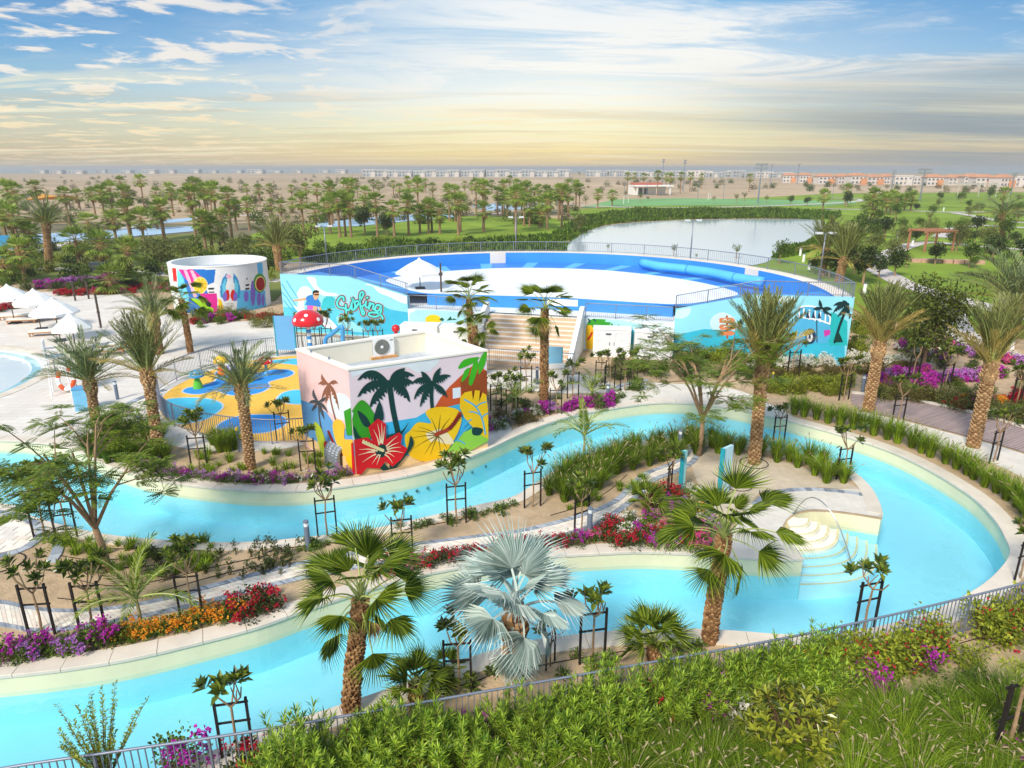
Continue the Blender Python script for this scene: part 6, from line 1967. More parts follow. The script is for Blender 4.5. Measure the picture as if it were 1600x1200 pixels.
# ------------------------------------------------------------------ bushes and flowers
def bush_mesh(seed, R=0.6, Hh=0.7, nl=600, L=0.09, W=0.05, nfl=0, flL=0.07, mats=(), blobs=9, name='bush', droop=0.0, twigs=12):
    r = np.random.default_rng(seed); mb = MB()
    bc = unit(r.normal(0, 1, (blobs, 3))); bc[:, 2] = np.abs(bc[:, 2])
    bc = bc * r.uniform(0.25, 0.72, (blobs, 1)) * np.array([R, R, Hh]) + np.array([0, 0, Hh * 0.12])
    br = r.uniform(0.28, 0.5, blobs) * min(R, Hh)

    def pts(n, shell):
        i = r.integers(0, blobs, n); d = unit(r.normal(0, 1, (n, 3)))
        rad = br[i] * (1 - shell * r.uniform(0, 1, n) ** 2)
        p = bc[i] + d * rad[:, None]; p[:, 2] = np.abs(p[:, 2]) + 0.02
        return p, d
    p, d = pts(nl, 0.7)
    D = unit(d + r.normal(0, 0.5, (nl, 3)) + np.array([0, 0, 0.25 - droop])); U = unit(r.normal(0, 0.5, (nl, 3)) + np.array([0, 0, 1.0]))
    mb.leaves(p, D, U, L * r.uniform(0.7, 1.3, nl), W * r.uniform(0.8, 1.2, nl), 0.2, 0)
    if nfl:
        nc = max(8, nfl // 9)
        c, dc = pts(nc * 3, 0.05)
        keep = dc[:, 2] > -0.2; c, dc = c[keep][:nc], dc[keep][:nc]
        i = r.integers(0, len(c), nfl)
        q = c[i] + r.normal(0, 0.055, (nfl, 3)) + dc[i] * 0.04
        for k in range(3):
            D = unit(dc[i] * 0.5 + r.normal(0, 0.7, (nfl, 3)))
            mb.leaves(q, D, unit(r.normal(0, 1, (nfl, 3))), flL * r.uniform(0.7, 1.2, nfl), flL * 0.8, 0.2, 1)
    for k in range(twigs):
        e = bc[k % blobs]
        mb.tube([Vector((0, 0, 0)), Vector(e * 0.5 + r.normal(0, .03, 3)), Vector(e)], [0.012, 0.009, 0.004], 4, 2, False)
    return mb.data(name, list(mats))


FLB = {c: [bush_mesh(200 + 7 * j + i, 0.55, 0.55, 520, 0.075, 0.05, 130, 0.065, (leafg if c != 'red' else leafd, m, barkd), 10, 'flower_bush') for i in range(2)] for j, (c, m) in enumerate(FLC.items())}
BSH = dict(green=[bush_mesh(300 + i, 0.6, 0.7, 800, 0.09, 0.045, 0, 0, (leafg, leafg, barkd)) for i in range(2)],
           dark=[bush_mesh(310 + i, 0.7, 0.8, 900, 0.09, 0.05, 0, 0, (leafd, leafd, barkd)) for i in range(2)],
           yellow=[bush_mesh(320 + i, 0.55, 0.7, 700, 0.12, 0.03, 0, 0, (leafy, leafy, barkd)) for i in range(2)],
           brown=[bush_mesh(330 + i, 0.6, 0.65, 800, 0.12, 0.025, 0, 0, (leafb, leafb, barkd)) for i in range(2)],
           olive=[bush_mesh(340 + i, 0.8, 0.9, 900, 0.10, 0.04, 0, 0, (leafo, leafo, barkd)) for i in range(2)],
           vine=[bush_mesh(350 + i, 0.6, 0.95, 520, 0.085, 0.06, 16, 0.05, (leafy, FLC['red'], barkd), 14) for i in range(3)],
           low=[bush_mesh(360 + i, 0.3, 0.3, 130, 0.10, 0.045, 0, 0, (leafg, leafg, barkd), 6) for i in range(3)])


FLB2 = {c: [bush_mesh(250 + 7 * j + i, 0.6, 0.55, 300, 0.09, 0.06, 330, 0.085, (leafg, m, barkd), 10, 'flower_bush') for i in range(2)] for j, (c, m) in enumerate(FLC.items())}


def flower(px, py, c, label, sc=(0.85, 1.15), group=None):
    o = put('flower_bush', RND.choice((FLB2 if py < 650 else FLB)[c]), G(px, py), label, 'flower bush', group, sc)


def bushes(kind, lst, label, group, sc=(0.85, 1.2), name='shrub'):
    for x, y in lst: put(name, RND.choice(BSH[kind]), G(x, y), label, 'shrub', group, sc)


def line_px(pts, n, jx=3, jy=2):
    P = [Vector((x, y, 0)) for x, y in pts]
    d = resample(P, sum((b - a).length for a, b in zip(P, P[1:])) / max(1, n - 1))
    return [(p.x + RND.uniform(-jx, jx), p.y + RND.uniform(-jy, jy)) for p in d]


def flow_row(pts, n, cols, label, sc=(0.85, 1.15), jx=3, jy=2):
    names = dict(magenta='magenta', red='crimson', orange='orange and yellow', white='white', lilac='lilac', pink='pink')
    for x, y in line_px(pts, n, jx, jy):
        c = RND.choice(cols); flower(x, y, c, names[c] + ' flowering bougainvillea ' + label, sc, 'bougainvillea ' + label)


# island, along the lower channel
flow_row([(-40, 1034), (10, 1032), (60, 1024), (120, 1014), (170, 1004)], 9, ['magenta', 'magenta', 'lilac'], 'at the left end of the island bed', (0.75, 1.0))
flow_row([(185, 1000), (240, 990), (290, 978), (320, 968)], 8, ['orange'], 'beside the young feather palm', (0.65, 0.9))
flow_row([(355, 964), (385, 958), (420, 948)], 4, ['orange', 'orange', 'red'], 'beside the left fan palm crown')
flow_row([(600, 898), (640, 889), (690, 880), (740, 872)], 8, ['red', 'magenta', 'red', 'pink'], 'between path and lower channel below the staked saplings', (0.7, 0.95))
flow_row([(790, 860), (830, 857), (880, 853)], 6, ['red'], 'behind the silver palm', (0.6, 0.85))
for (x, y) in [(900, 852), (925, 846), (950, 842), (975, 838), (1000, 838), (1025, 842), (1050, 846), (1075, 850), (1100, 852), (960, 852), (990, 852), (1020, 854), (1050, 857), (1085, 858), (950, 828), (985, 822), (1015, 815), (1040, 830), (1070, 832), (1095, 838)]:
    c = RND.choice(['red', 'red', 'magenta', 'pink']) if not (970 < x < 1000 and y < 845) else 'white'
    flower(x, y, c, {'red': 'crimson', 'magenta': 'magenta', 'pink': 'pink', 'white': 'white'}[c] + ' flowering bougainvillea in the broad island bed across from the steps', (0.7, 1.0), 'bougainvillea in the broad island bed')
for (x, y, c) in [(1030, 775, 'red'), (1045, 772, 'red'), (1060, 780, 'red'), (1050, 790, 'magenta'), (1070, 795, 'lilac'), (1040, 805, 'magenta'), (1075, 812, 'magenta'), (1020, 790, 'red'), (1090, 800, 'orange'), (1100, 815, 'white'), (1115, 830, 'lilac'), (1085, 775, 'white')]:
    flower(x, y, c, {'red': 'crimson', 'magenta': 'magenta', 'lilac': 'lilac', 'orange': 'orange', 'white': 'white'}[c] + ' flowering bougainvillea at the island path beside the blue board', (0.7, 0.95), 'bougainvillea beside the blue board')
# far bank before the playground
flow_row([(222, 726), (250, 738), (290, 746), (340, 752), (400, 754), (460, 752), (540, 744)], 24, ['magenta', 'lilac', 'lilac', 'magenta', 'white', 'lilac'], 'along the coping before the playground', (0.55, 0.8))
flow_row([(770, 672), (800, 660), (830, 650), (860, 644)], 8, ['lilac', 'magenta', 'white'], 'beside the painted house corner', (0.6, 0.9))
flow_row([(885, 642), (905, 638), (925, 635), (950, 632)], 9, ['magenta'], 'at the river edge under the slim fan palm', (0.75, 0.95))
# right beds
flow_row([(1175, 575), (1230, 573), (1290, 570), (1350, 568), (1400, 570)], 24, ['white'], 'in the long white row right of the surf pool', (0.85, 1.15), 4, 3)
flow_row([(1365, 600), (1390, 595), (1420, 588), (1445, 584)], 10, ['magenta', 'lilac', 'pink'], 'before the dense dark tree', (0.8, 1.1), 5, 3)
flow_row([(1440, 602), (1480, 598), (1520, 592), (1560, 590)], 14, ['magenta', 'magenta', 'lilac'], 'in the purple row above the boardwalk', (0.9, 1.2), 5, 3)
flow_row([(1370, 612), (1400, 608)], 4, ['magenta', 'orange'], 'beside the boardwalk date palm', (0.8, 1.0), 5, 3)
flow_row([(1490, 634), (1520, 632), (1550, 628), (1590, 625)], 8, ['red', 'pink', 'orange', 'red'], 'in the red patch at the boardwalk', (0.7, 0.95), 6, 4)
flow_row([(1470, 545), (1500, 552), (1540, 560), (1590, 570)], 16, ['white', 'lilac', 'pink', 'lilac'], 'on the far slope beyond the boardwalk', (0.9, 1.2), 6, 5)
flow_row([(1400, 545), (1430, 552), (1470, 560)], 8, ['white', 'magenta'], 'under the dense dark tree', (0.7, 1.0), 6, 4)
# deck beds on the left
flow_row([(60, 452), (90, 449), (120, 446), (160, 443)], 14, ['magenta', 'magenta', 'lilac'], 'in the purple deck bed', (1.0, 1.4), 6, 2)
flow_row([(90, 462), (130, 460), (170, 458), (210, 456)], 12, ['red', 'pink', 'red'], 'in the red deck bed', (0.8, 1.1), 6, 2)
flow_row([(-20, 486), (10, 484), (35, 480), (60, 476)], 9, ['red', 'pink'], 'behind the parasols', (0.9, 1.2), 5, 3)
flow_row([(170, 447), (220, 450), (270, 456)], 10, ['lilac', 'pink', 'red'], 'along the path before the hut', (0.9, 1.2), 6, 3)
flow_row([(305, 505), (360, 500), (400, 498), (430, 500)], 10, ['red', 'pink', 'magenta'], 'at the foot of the round hut', (0.7, 1.0), 5, 3)
# near bank, along the fence foot
for (x, y, c) in [(545, 1196, 'red'), (590, 1190, 'red'), (690, 1165, 'pink'), (740, 1160, 'magenta'), (870, 1140, 'red'), (880, 1128, 'magenta'), (960, 1120, 'red'), (1000, 1112, 'red'), (1040, 1105, 'white'), (1075, 1102, 'magenta'), (1110, 1092, 'magenta'), (1100, 1118, 'magenta'), (1300, 1062, 'magenta'), (1330, 1068, 'magenta'), (1370, 1075, 'magenta'), (1410, 1022, 'magenta'), (1435, 1042, 'magenta'), (1380, 1090, 'magenta'), (1590, 1200, 'magenta'), (280, 1196, 'magenta'), (395, 1200, 'red'), (1150, 1105, 'white')]:
    flower(x, y + 6, c, {'red': 'crimson', 'pink': 'pink', 'magenta': 'magenta', 'white': 'white'}[c] + ' bougainvillea at the foot of the near fence', (1.0, 1.3), 'bougainvillea at the near fence')

# ------------------------------------------------------------------ frangipani saplings with stakes
def rosettes(mb, pos, dirs, k, L, W, m=0, seed=0, fold=0.25, tilt_=(0.35, 1.25)):
    r = np.random.default_rng(seed)
    P = []; D = []; U = []; Ls = []
    for p, d in zip(pos, dirs):
        d = np.array(d) / np.linalg.norm(d)
        a = np.cross(d, [0, 0, 1.0]);
        if np.linalg.norm(a) < 0.1: a = np.array([1.0, 0, 0])
        a /= np.linalg.norm(a); b = np.cross(d, a)
        for i in range(k):
            az = 2.39996 * i + r.uniform(-.2, .2); e = tilt_[0] + (tilt_[1] - tilt_[0]) * i / k
            rad = a * math.cos(az) + b * math.sin(az)
            P.append(np.array(p) - d * 0.12 * L * i / k * 2); D.append(d * math.cos(e) + rad * math.sin(e)); U.append(d); Ls.append(L * r.uniform(0.75, 1.1))
    mb.leaves(P, D, U, Ls, W, fold, m, 0.12)


def frangi(seed, h=2.3, nb=5, k=11, L=0.3, W=0.1):
    r = np.random.default_rng(seed)
    tr = MB(); cw = MB()
    fork = Vector((r.uniform(-.06, .06), r.uniform(-.06, .06), h * 0.55))
    tr.tube([Vector((0, 0, 0)), fork * 0.5 + Vector((0.03, 0, 0)), fork], [0.032, 0.028, 0.024], 7)
    pos = []; dirs = []
    for i in range(nb):
        a = 2 * PI * i / nb + r.uniform(-.4, .4); rr2 = r.uniform(0.22, 0.5); e = fork + Vector((math.cos(a) * rr2, math.sin(a) * rr2, h * r.uniform(0.18, 0.45)))
        m = fork.lerp(e, 0.5) + Vector((math.cos(a) * 0.08, math.sin(a) * 0.08, -0.03))
        tr.tube([fork, m, e], [0.02, 0.017, 0.014], 6)
        pos.append(e); dirs.append((math.cos(a) * 0.5, math.sin(a) * 0.5, 1))
        if r.uniform() < 0.6:
            e2 = m + Vector((r.uniform(-.2, .2), r.uniform(-.2, .2), h * 0.16)); tr.tube([m, e2], [0.014, 0.011], 5)
            pos.append(e2); dirs.append((r.uniform(-.5, .5), r.uniform(-.5, .5), 1))
    rosettes(cw, pos, dirs, k, L, W, 0, seed)
    return tr.data('trunk', [barkm]), cw.data('leaves', [leafgl])


FRG = [frangi(400 + i, 2.2 + 0.15 * (i % 3), 4 + i % 3, 12, 0.3, 0.125) for i in range(5)]
FRGT = [frangi(410 + i, 2.1, 7, 12, 0.26, 0.1) for i in range(2)]
stk = MB().box((0, 0, 0.72), (0.05, 0.05, 1.44)).data('stake', [blackm])
crb = MB().box((0, 0, 0), (0.66, 0.03, 0.04)).data('crossbar', [blackm])


def sapling(px, py, label, sc=1.0, rz=0.0, stakes=2, var=None, group=None, p=None):
    p = p or G(px, py)
    o = thing('staked_frangipani', label, 'sapling', (p.x, p.y, 0), rz, group)
    o.scale = (sc,) * 3
    tr, cw = var or RND.choice(FRG)
    link('trunk', tr, o, rot=(0, 0, RND.uniform(0, 6))); c = link('leaves', cw, o, rot=(0, 0, 0))
    c.rotation_euler = o.children[0].rotation_euler
    if stakes:
        for s_ in (-1, 1): link('stake', stk, o, (0.3 * s_, 0, 0))
        link('crossbar', crb, o, (0, 0.04, 1.3)); link('crossbar', crb, o, (0, 0.04, 0.85))
    return o


sapl = [(716, 1082, 'staked frangipani between the dwarf palm and the silver palm', 1.0, 0.1), (1350, 985, 'staked frangipani rising behind the near fence and yellow green hedge', 1.05, 0.3),
        (372, 1182, 'staked frangipani on the near bank beside the spiny spray bush', 1.0, 0.2), (925, 1035, 'staked frangipani half hidden behind the silver palm', 1.05, 0.2),
        (860, 1040, 'low frangipani shoot under the silver palm leaves', 0.7, 1.0),
        (300, 965, 'staked frangipani above the orange flowers on the island', 0.95, 0.15), (512, 838, 'staked frangipani behind the left fan palm crown', 1.0, 0.3), (630, 872, 'staked frangipani on the path edge above the crimson flowers', 1.0, 0.2),
        (714, 818, 'staked frangipani at the upper channel opposite the painted house', 1.05, 0.2), (832, 792, 'staked frangipani at the end of the dense plumed grass', 1.0, 0.3), (908, 836, 'staked frangipani beside the bollard on the island path', 0.95, 0.6),
        (1045, 775, 'staked frangipani among crimson flowers at the top of the island path', 0.9, 1.1), (312, 732, 'staked frangipani on the coping bed before the playground', 1.0, 0.2), (444, 690, 'staked frangipani at the playground fence near the painted house', 1.0, 0.4),
        (482, 735, 'staked frangipani against the pink side of the painted house', 0.95, 0.2), (1216, 692, 'staked frangipani in the grass beside the bundled date palm', 0.9, 0.2), (1316, 748, 'staked frangipani at the tip of the island grass', 0.95, 0.3),
        (1402, 660, 'staked frangipani on the verge by the start of the boardwalk', 1.0, 0.2), (1552, 722, 'staked frangipani on the boardwalk verge beside the leaning date palm', 1.0, 0.5), (1594, 905, 'staked frangipani at the outer end of the river bend', 0.9, 0.4),
        (868, 648, 'staked frangipani under the slim fan palm', 0.95, 0.1), (895, 622, 'staked frangipani right of the slim fan palm', 1.0, 0.2), (775, 640, 'staked frangipani at the river corner of the painted house', 0.95, 0.4), (800, 648, 'staked frangipani beside the lilac flowers', 0.95, 0.2), (822, 612, 'staked frangipani before the beige steps', 1.0, 0.2),
        (938, 600, 'staked frangipani on the slope right of the beige steps', 0.95, 0.1), (952, 608, 'staked frangipani beside its twin right of the beige steps', 0.95, 0.2), (988, 596, 'staked frangipani under the white cabinets', 0.95, 0.3), (976, 640 - 30, 'staked frangipani behind the magenta bougainvillea row end', 0.9, 0.3),
        (1150, 560, 'staked frangipani before the wall with the painted signpost', 1.1, 0.2), (1238, 590, 'staked frangipani before the painted camper van', 1.15, 0.2), (1318, 625, 'staked frangipani in the pale shrubs before the boardwalk', 1.0, 0.3), (1425, 600, 'staked frangipani beside the purple row', 1.2, 0.3), (1475, 615, 'staked frangipani with leaning pale trunk above the boardwalk', 1.2, 0.4), (1585, 640, 'staked frangipani at the boardwalk end of the red patch', 1.2, 0.4),
        (70, 838, 'staked frangipani beside the flame tree at the upper channel', 1.05, 0.2), (105, 842, 'staked frangipani leaning over the upper channel by the flame tree', 1.0, 0.3)]
for x, y, l, s_, rz in sapl: sapling(x, y, l, s_ * 1.0, rz)
for x, y, l in ((66, 992, 'bushy staked frangipani on the paved path, first of the pair'), (146, 988, 'bushy staked frangipani on the paved path beside the young feather palm')):
    sapling(x, y, l, 1.05, 0.1, 2, FRGT[0 if x < 100 else 1])
for k, (x, y) in enumerate([(474, 545), (494, 546), (512, 545), (545, 548), (577, 549), (592, 549)]):
    sapling(x, y, ['staked frangipani at the surf wall below the surfer, first', 'staked frangipani at the surf wall behind the red mushroom', 'staked frangipani at the surf wall under the surfboard', 'staked frangipani under the painted S', 'staked frangipani under the middle of the painted word', 'staked frangipani under the end of the painted word'][k], 1.05, 0.1, group='frangipanis along the surf wall')
# tall staked tree at the near right corner
b = G(1566, 1192)
o = thing('staked_tree', 'slender staked tree with pale trunk at the corner of the near bank', 'tree', b, 0.3)
MB().tube([(0, 0, 0), (0.06, 0, 0.9), (0.1, 0.05, 1.9)], [0.045, 0.04, 0.03], 8).build('trunk', [barkm], o)
for s_ in (-1, 1):
    MB().box((0.3 * s_, 0, 1.0), (0.07, 0.07, 2.0)).build('stake', [blackm], o)
MB().box((0, 0.05, 1.1), (0.75, 0.04, 0.05)).build('crossbar', [blackm], o); MB().box((0, 0.05, 1.9), (0.75, 0.04, 0.05)).build('crossbar', [blackm], o)
cw = MB(); r_ = np.random.default_rng(3); rosettes(cw, [(0.1 + r_.uniform(-.5, .5), r_.uniform(-.5, .5), 1.9 + r_.uniform(-.2, .6)) for _ in range(16)], [(r_.uniform(-1, 1), r_.uniform(-1, 1), 0.8) for _ in range(16)], 12, 0.2, 0.03, 0, 4)
cw.build('crown', [leafy], o)


# ------------------------------------------------------------------ flame trees (feathery crowns)
def flame_tree(bpx, fork_py, top_py, spread, label, seed, lean=0.0, nlimb=6):
    b = G(*bpx); hf = AT(bpx[0], fork_py, b.y).z; ht = AT(bpx[0], top_py, b.y).z
    r = np.random.default_rng(seed)
    o = thing('flame_tree', label, 'tree', b)
    tr = MB(); cw = MB()
    fk = Vector((lean, 0, hf))
    tr.tube([Vector((0, 0, -0.02)), Vector((lean * 0.4 + 0.05, 0, hf * 0.5)), fk], [0.13, 0.1, 0.085], 10)
    tr.build('trunk', [barkm], o, smooth=True)
    limb = MB(); ends = []
    for i in range(nlimb):
        a = 2 * PI * i / nlimb + r.uniform(-.3, .3); q = r.uniform(0.45, 1.0)
        e = fk + Vector((math.cos(a) * spread * 0.55 * q, math.sin(a) * spread * 0.55 * q, (ht - hf) * (0.95 - 0.62 * q)))
        m = fk.lerp(e, 0.5) + Vector((0, 0, 0.15))
        limb.tube([fk, m, e], [0.06, 0.045, 0.03], 6)
        for j in range(4):
            a2 = a + r.uniform(-1.0, 1.0); e2 = e + Vector((math.cos(a2) * spread * 0.35, math.sin(a2) * spread * 0.35, (ht - hf) * r.uniform(-0.22, 0.3)))
            s_ = m.lerp(e, r.uniform(0.3, 1.0))
            limb.tube([s_, s_.lerp(e2, 0.5) + Vector((0, 0, 0.08)), e2], [0.026, 0.018, 0.01], 5)
            ends.append((s_.lerp(e2, 0.55), a2)); ends.append((e2, a2))
            for k in range(2):
                a3 = a2 + r.uniform(-1.3, 1.3); e3 = e2 + Vector((math.cos(a3) * spread * 0.2, math.sin(a3) * spread * 0.2, r.uniform(-.35, .35)))
                limb.tube([e2, e3], [0.01, 0.006], 4, 0, False); ends.append((e3, a3))
    limb.build('branches', [barkm], o)
    P = []; D = []; U = []; Ln = []
    for e, a in ends:
        for k in range(9):
            az = a + r.uniform(-2.4, 2.4); L = r.uniform(0.35, 0.6)
            d = np.array([math.cos(az), math.sin(az), r.uniform(-0.35, 0.35)]); d /= np.linalg.norm(d); sd = np.cross(d, [0, 0, 1.0]); sd /= np.linalg.norm(sd)
            e0 = np.array(e)
            for j in range(9):
                t = (j + 1) / 9.5; p = e0 + d * L * t + np.array([0, 0, -0.14 * L * t * t])
                for s_ in (-1, 1):
                    P.append(p); D.append(sd * s_ * 0.92 + d * 0.4 + np.array([0, 0, -0.06])); U.append([0, 0, 1.0]); Ln.append(0.135 * math.sin(PI * (0.2 + 0.7 * t)) + 0.02)
    cw.leaves(P, D, U, Ln, 0.042, 0.1, 0)
    cw.build('crown', [feath], o)


flame_tree((168, 892), 826, 590, 2.35, 'flame tree with feathery leaves and forked pale trunk on the island', 5, -0.1, 7)
flame_tree((1091, 712), 655, 490, 3.1, 'flame tree with feathery crown at the top of the island path', 9, 0.05, 8)


# ------------------------------------------------------------------ near bank shrubs in front of the fence
def whorl_mesh(seed, R=0.55, H=1.3, ns=30):
    r = np.random.default_rng(seed); mb = MB(); P = []; D = []; U = []; Ls = []
    for i in range(ns):
        a = r.uniform(0, 2 * PI); q = r.uniform(0, 1) ** 0.6; h = H * (1 - 0.45 * q) * r.uniform(0.65, 1.05)
        e = np.array([math.cos(a) * R * q, math.sin(a) * R * q, h]); b = np.array([math.cos(a) * R * q * 0.35, math.sin(a) * R * q * 0.35, 0])
        mb.tube([Vector(b), Vector((b + e) / 2 + r.normal(0, .03, 3)), Vector(e)], [0.008, 0.006, 0.003], 3, 1, False)
        ax = unit(e - b)
        for j in range(5):
            t = 1.0 - 0.13 * j
            p = b + (e - b) * t
            for k in range(9):
                az = 2.39996 * (k + j * 3.3); el = 1.0 - 0.12 * j + r.uniform(-.2, .2)
                rad = np.array([math.cos(az), math.sin(az), 0])
                P.append(p); D.append(ax * math.sin(el) + rad * math.cos(el)); U.append(ax + [0.01, 0, 0]); Ls.append(r.uniform(0.11, 0.2))
    mb.leaves(P, D, U, Ls, 0.024, 0.2, 0, 0.15)
    return mb.data('whorl_shrub', [leafw, barkd])


leafw = leafmat('leaf_whorl', S(90, 136, 26), S(190, 214, 74), 0.45, 0.28, 0.3, 0.15)
WH = [whorl_mesh(500 + i, 0.5 + 0.06 * i, 1.1 + 0.12 * i) for i in range(4)]


def near_line(x0, x1, dy): return [(x, 1258 - (x - 25) * 0.104 + dy - max(0, x - 960) * 0.048) for x in np.arange(x0, x1, 1.0)]


fb = [Vector((p.x, p.y, 0)) for p in fl]
def fence_pt(px):
    """ground point on the fence under picture column px"""
    return min(fb, key=lambda p: abs((p.x / (p.y * math.cos(PITCH) + CAM_H * math.sin(PITCH))) * FPX + 800 - px))


for px in list(np.arange(440, 1290, 25)):
    p = fence_pt(px); 
    for d in (0.42, 1.0):
        if d > 0.8 and RND.random() < 0.62: continue
        q = p + Vector((0.17, -0.98, 0)) * (d + RND.uniform(-.12, .15)) + Vector((RND.uniform(-.12, .12), 0, 0))
        put('narrow_leaf_shrub', RND.choice(WH), q, 'bright green shrub with whorled narrow leaves pressed against the near fence', 'shrub', 'whorled shrubs along the near fence', (0.8, 1.38))
for px in list(np.arange(1235, 1640, 21)):
    p = fence_pt(px)
    if 1445 < px < 1490: continue
    q = p + Vector((0.17, -0.98, 0)) * (RND.uniform(0.25, 0.5)); o = put('hedge_shrub', RND.choice(BSH['vine']), q, 'yellow green leafy shrub with small red blooms climbing the near fence', 'shrub', 'yellow green shrubs on the near fence', (1.0, 1.4))
for px in list(np.arange(60, 440, 30)):
    p = fence_pt(px); q = p + Vector((0.17, -0.98, 0)) * RND.uniform(0.3, 0.7)
    put('hedge_shrub', RND.choice(BSH['vine'] + BSH['green']), q, 'loose leafy shrub at the left stretch of the near fence', 'shrub', 'loose shrubs at the left fence stretch', (0.6, 1.0))
for k in range(22):
    x = RND.uniform(560, 1150); y = RND.uniform(1150, 1215) - (x - 560) * 0.05
    put('shrub', RND.choice(BSH['green'] + BSH['yellow'] + BSH['dark']), G(x, y), 'low leafy shrub among the plumed grass in front of the fence', 'shrub', 'low shrubs on the near bank', (0.5, 0.85))


for k in range(26):
    x = RND.uniform(1290, 1620); y = RND.uniform(1050, 1190) - (x - 1290) * 0.1
    put('shrub', RND.choice(BSH['green'] + BSH['yellow'] + BSH['dark']), G(x, y), 'leafy shrub in the wild grass on the open end of the near bank', 'shrub', 'shrubs in the wild grass', (0.5, 0.9))


def schefflera(p, R, H, n, label, seed, L=0.2, mats=None):
    r = np.random.default_rng(seed); o = thing('rosette_shrub', label, 'shrub', p)
    cw = MB(); tw = MB(); pos = []; dirs = []
    for i in range(n):
        a = r.uniform(0, 2 * PI); e = math.asin(r.uniform(0.0, 1.0)); rad = r.uniform(0.55, 1.0) ** 0.5
        d = np.array([math.cos(a) * math.cos(e), math.sin(a) * math.cos(e), math.sin(e)])
        q = d * np.array([R, R, H]) * rad; q[2] += 0.08
        pos.append(q); dirs.append(d + np.array([0, 0, 0.5]))
        tw.tube([Vector((0, 0, 0)), Vector(q * 0.55 + r.normal(0, .04, 3)), Vector(q)], [0.018, 0.012, 0.007], 4, 0, False)
    rosettes(cw, pos, dirs, 10, L, L * 0.32, 0, seed, 0.25, (0.4, 1.45))
    cw.build('leaves', [mats or leafgl2], o); tw.build('stems', [barkd], o)


leafgl2 = leafmat('leaf_rosette', S(56, 84, 30), S(182, 184, 66), 0.3, 0.15, 0.5, 0.1)
schefflera(G(1238, 1180), 1.05, 1.5, 130, 'large glossy shrub of yellow green leaf rosettes in front of the fence', 61, 0.24)
schefflera(G(648, 1222), 0.62, 0.85, 52, 'glossy rosette shrub with yellow shoots at the lower edge of the near bank', 62, 0.2)
schefflera(G(570, 1222), 0.4, 0.5, 30, 'small glossy rosette shrub beside the larger one on the near bank', 63, 0.18)

# spray bush of long thorny shoots over the fence
o = thing('spray_shrub', 'loose shrub of long upright thorny sprays over the near fence', 'shrub', G(165, 1232))
r_ = np.random.default_rng(8); cw = MB(); tw = MB(); P = []; D = []; U = []
for i in range(30):
    a = r_.uniform(0, 2 * PI); k = r_.uniform(0.1, 1.5); H_ = r_.uniform(1.3, 2.5)
    pt = lambda t: np.array([math.cos(a) * k * t * 0.8, math.sin(a) * k * t * 0.6, H_ * t - 0.25 * k * t * t])
    tw.tube([Vector(pt(t)) for t in (0, .3, .6, .85, 1.0)], [0.012, 0.01, 0.007, 0.004, 0.002], 4, 0, False)
    for j in range(40):
        t = 0.25 + 0.75 * j / 40
        for s_ in (-1, 1):
            P.append(pt(t)); az = r_.uniform(0, 6.28); D.append([math.cos(az), math.sin(az), 0.5]); U.append([0, 0, 1.0])
cw.leaves(P, D, U, 0.07, 0.028, 0.2, 0); cw.build('leaves', [leafy], o); tw.build('stems', [barkd], o)

# ------------------------------------------------------------------ seedlings and hoses on the soil
tuft = GRL
for k in range(90):
    x = RND.uniform(95, 330); y = RND.uniform(846, 915)
    if y > 905 - abs(x - 200) * 0.1: continue
    put('grass_seedling', RND.choice(tuft), G(x, y), 'tiny grass tuft planted in the island soil below the upper channel', 'seedling', 'grass tufts in the island soil', (0.7, 1.1))
sdl = [bush_mesh(370 + i, 0.12, 0.4, 36, 0.09, 0.04, 0, 0, (leafd, leafd, barkd), 6, twigs=4) for i in range(3)]
for k in range(84):
    x = RND.uniform(215, 470); y = 862 + RND.uniform(0, 52) - (x - 215) * 0.06
    put('shrub_seedling', RND.choice(sdl), G(x, y), 'small upright shrub seedling in the island soil', 'seedling', 'shrub seedlings in the island soil', (0.7, 1.2))
for k in range(34):
    t_ = RND.random(); x = 470 + 340 * t_; y = 856 - 62 * t_ + RND.uniform(-6, 8)
    put('low_shrub', RND.choice(BSH['low']), G(x, y), 'small green shrub on the soil strip between path and upper channel', 'shrub', 'small shrubs between path and upper channel', (0.5, 1.0))
for k in range(34):
    x = RND.uniform(280, 500); y = RND.uniform(708, 742)
    put('grass_seedling', RND.choice(tuft), G(x, y), 'grass tuft planted in the bed before the playground', 'seedling', 'grass tufts before the playground', (0.8, 1.3))
for k in range(14):
    t_ = RND.random(); put('grass_seedling', RND.choice(tuft), G(880 + 150 * t_, 800 - 60 * t_ + RND.uniform(-8, 8)), 'thin grass tuft on the soil below the dense plumed grass', 'seedling', 'grass tufts below the dense grass', (0.6, 1))
for k in range(9):
    x, y = [(900, 1030), (960, 1040), (880, 1060), (745, 1072), (770, 1050), (985, 1012), (1060, 1020), (1090, 1016), (930, 1050)][k]
    put('low_shrub', RND.choice(BSH['low']), G(x, y), 'small shrub on the soil of the near bank under the palms', 'shrub', 'small shrubs under the near palms', (0.7, 1.1))
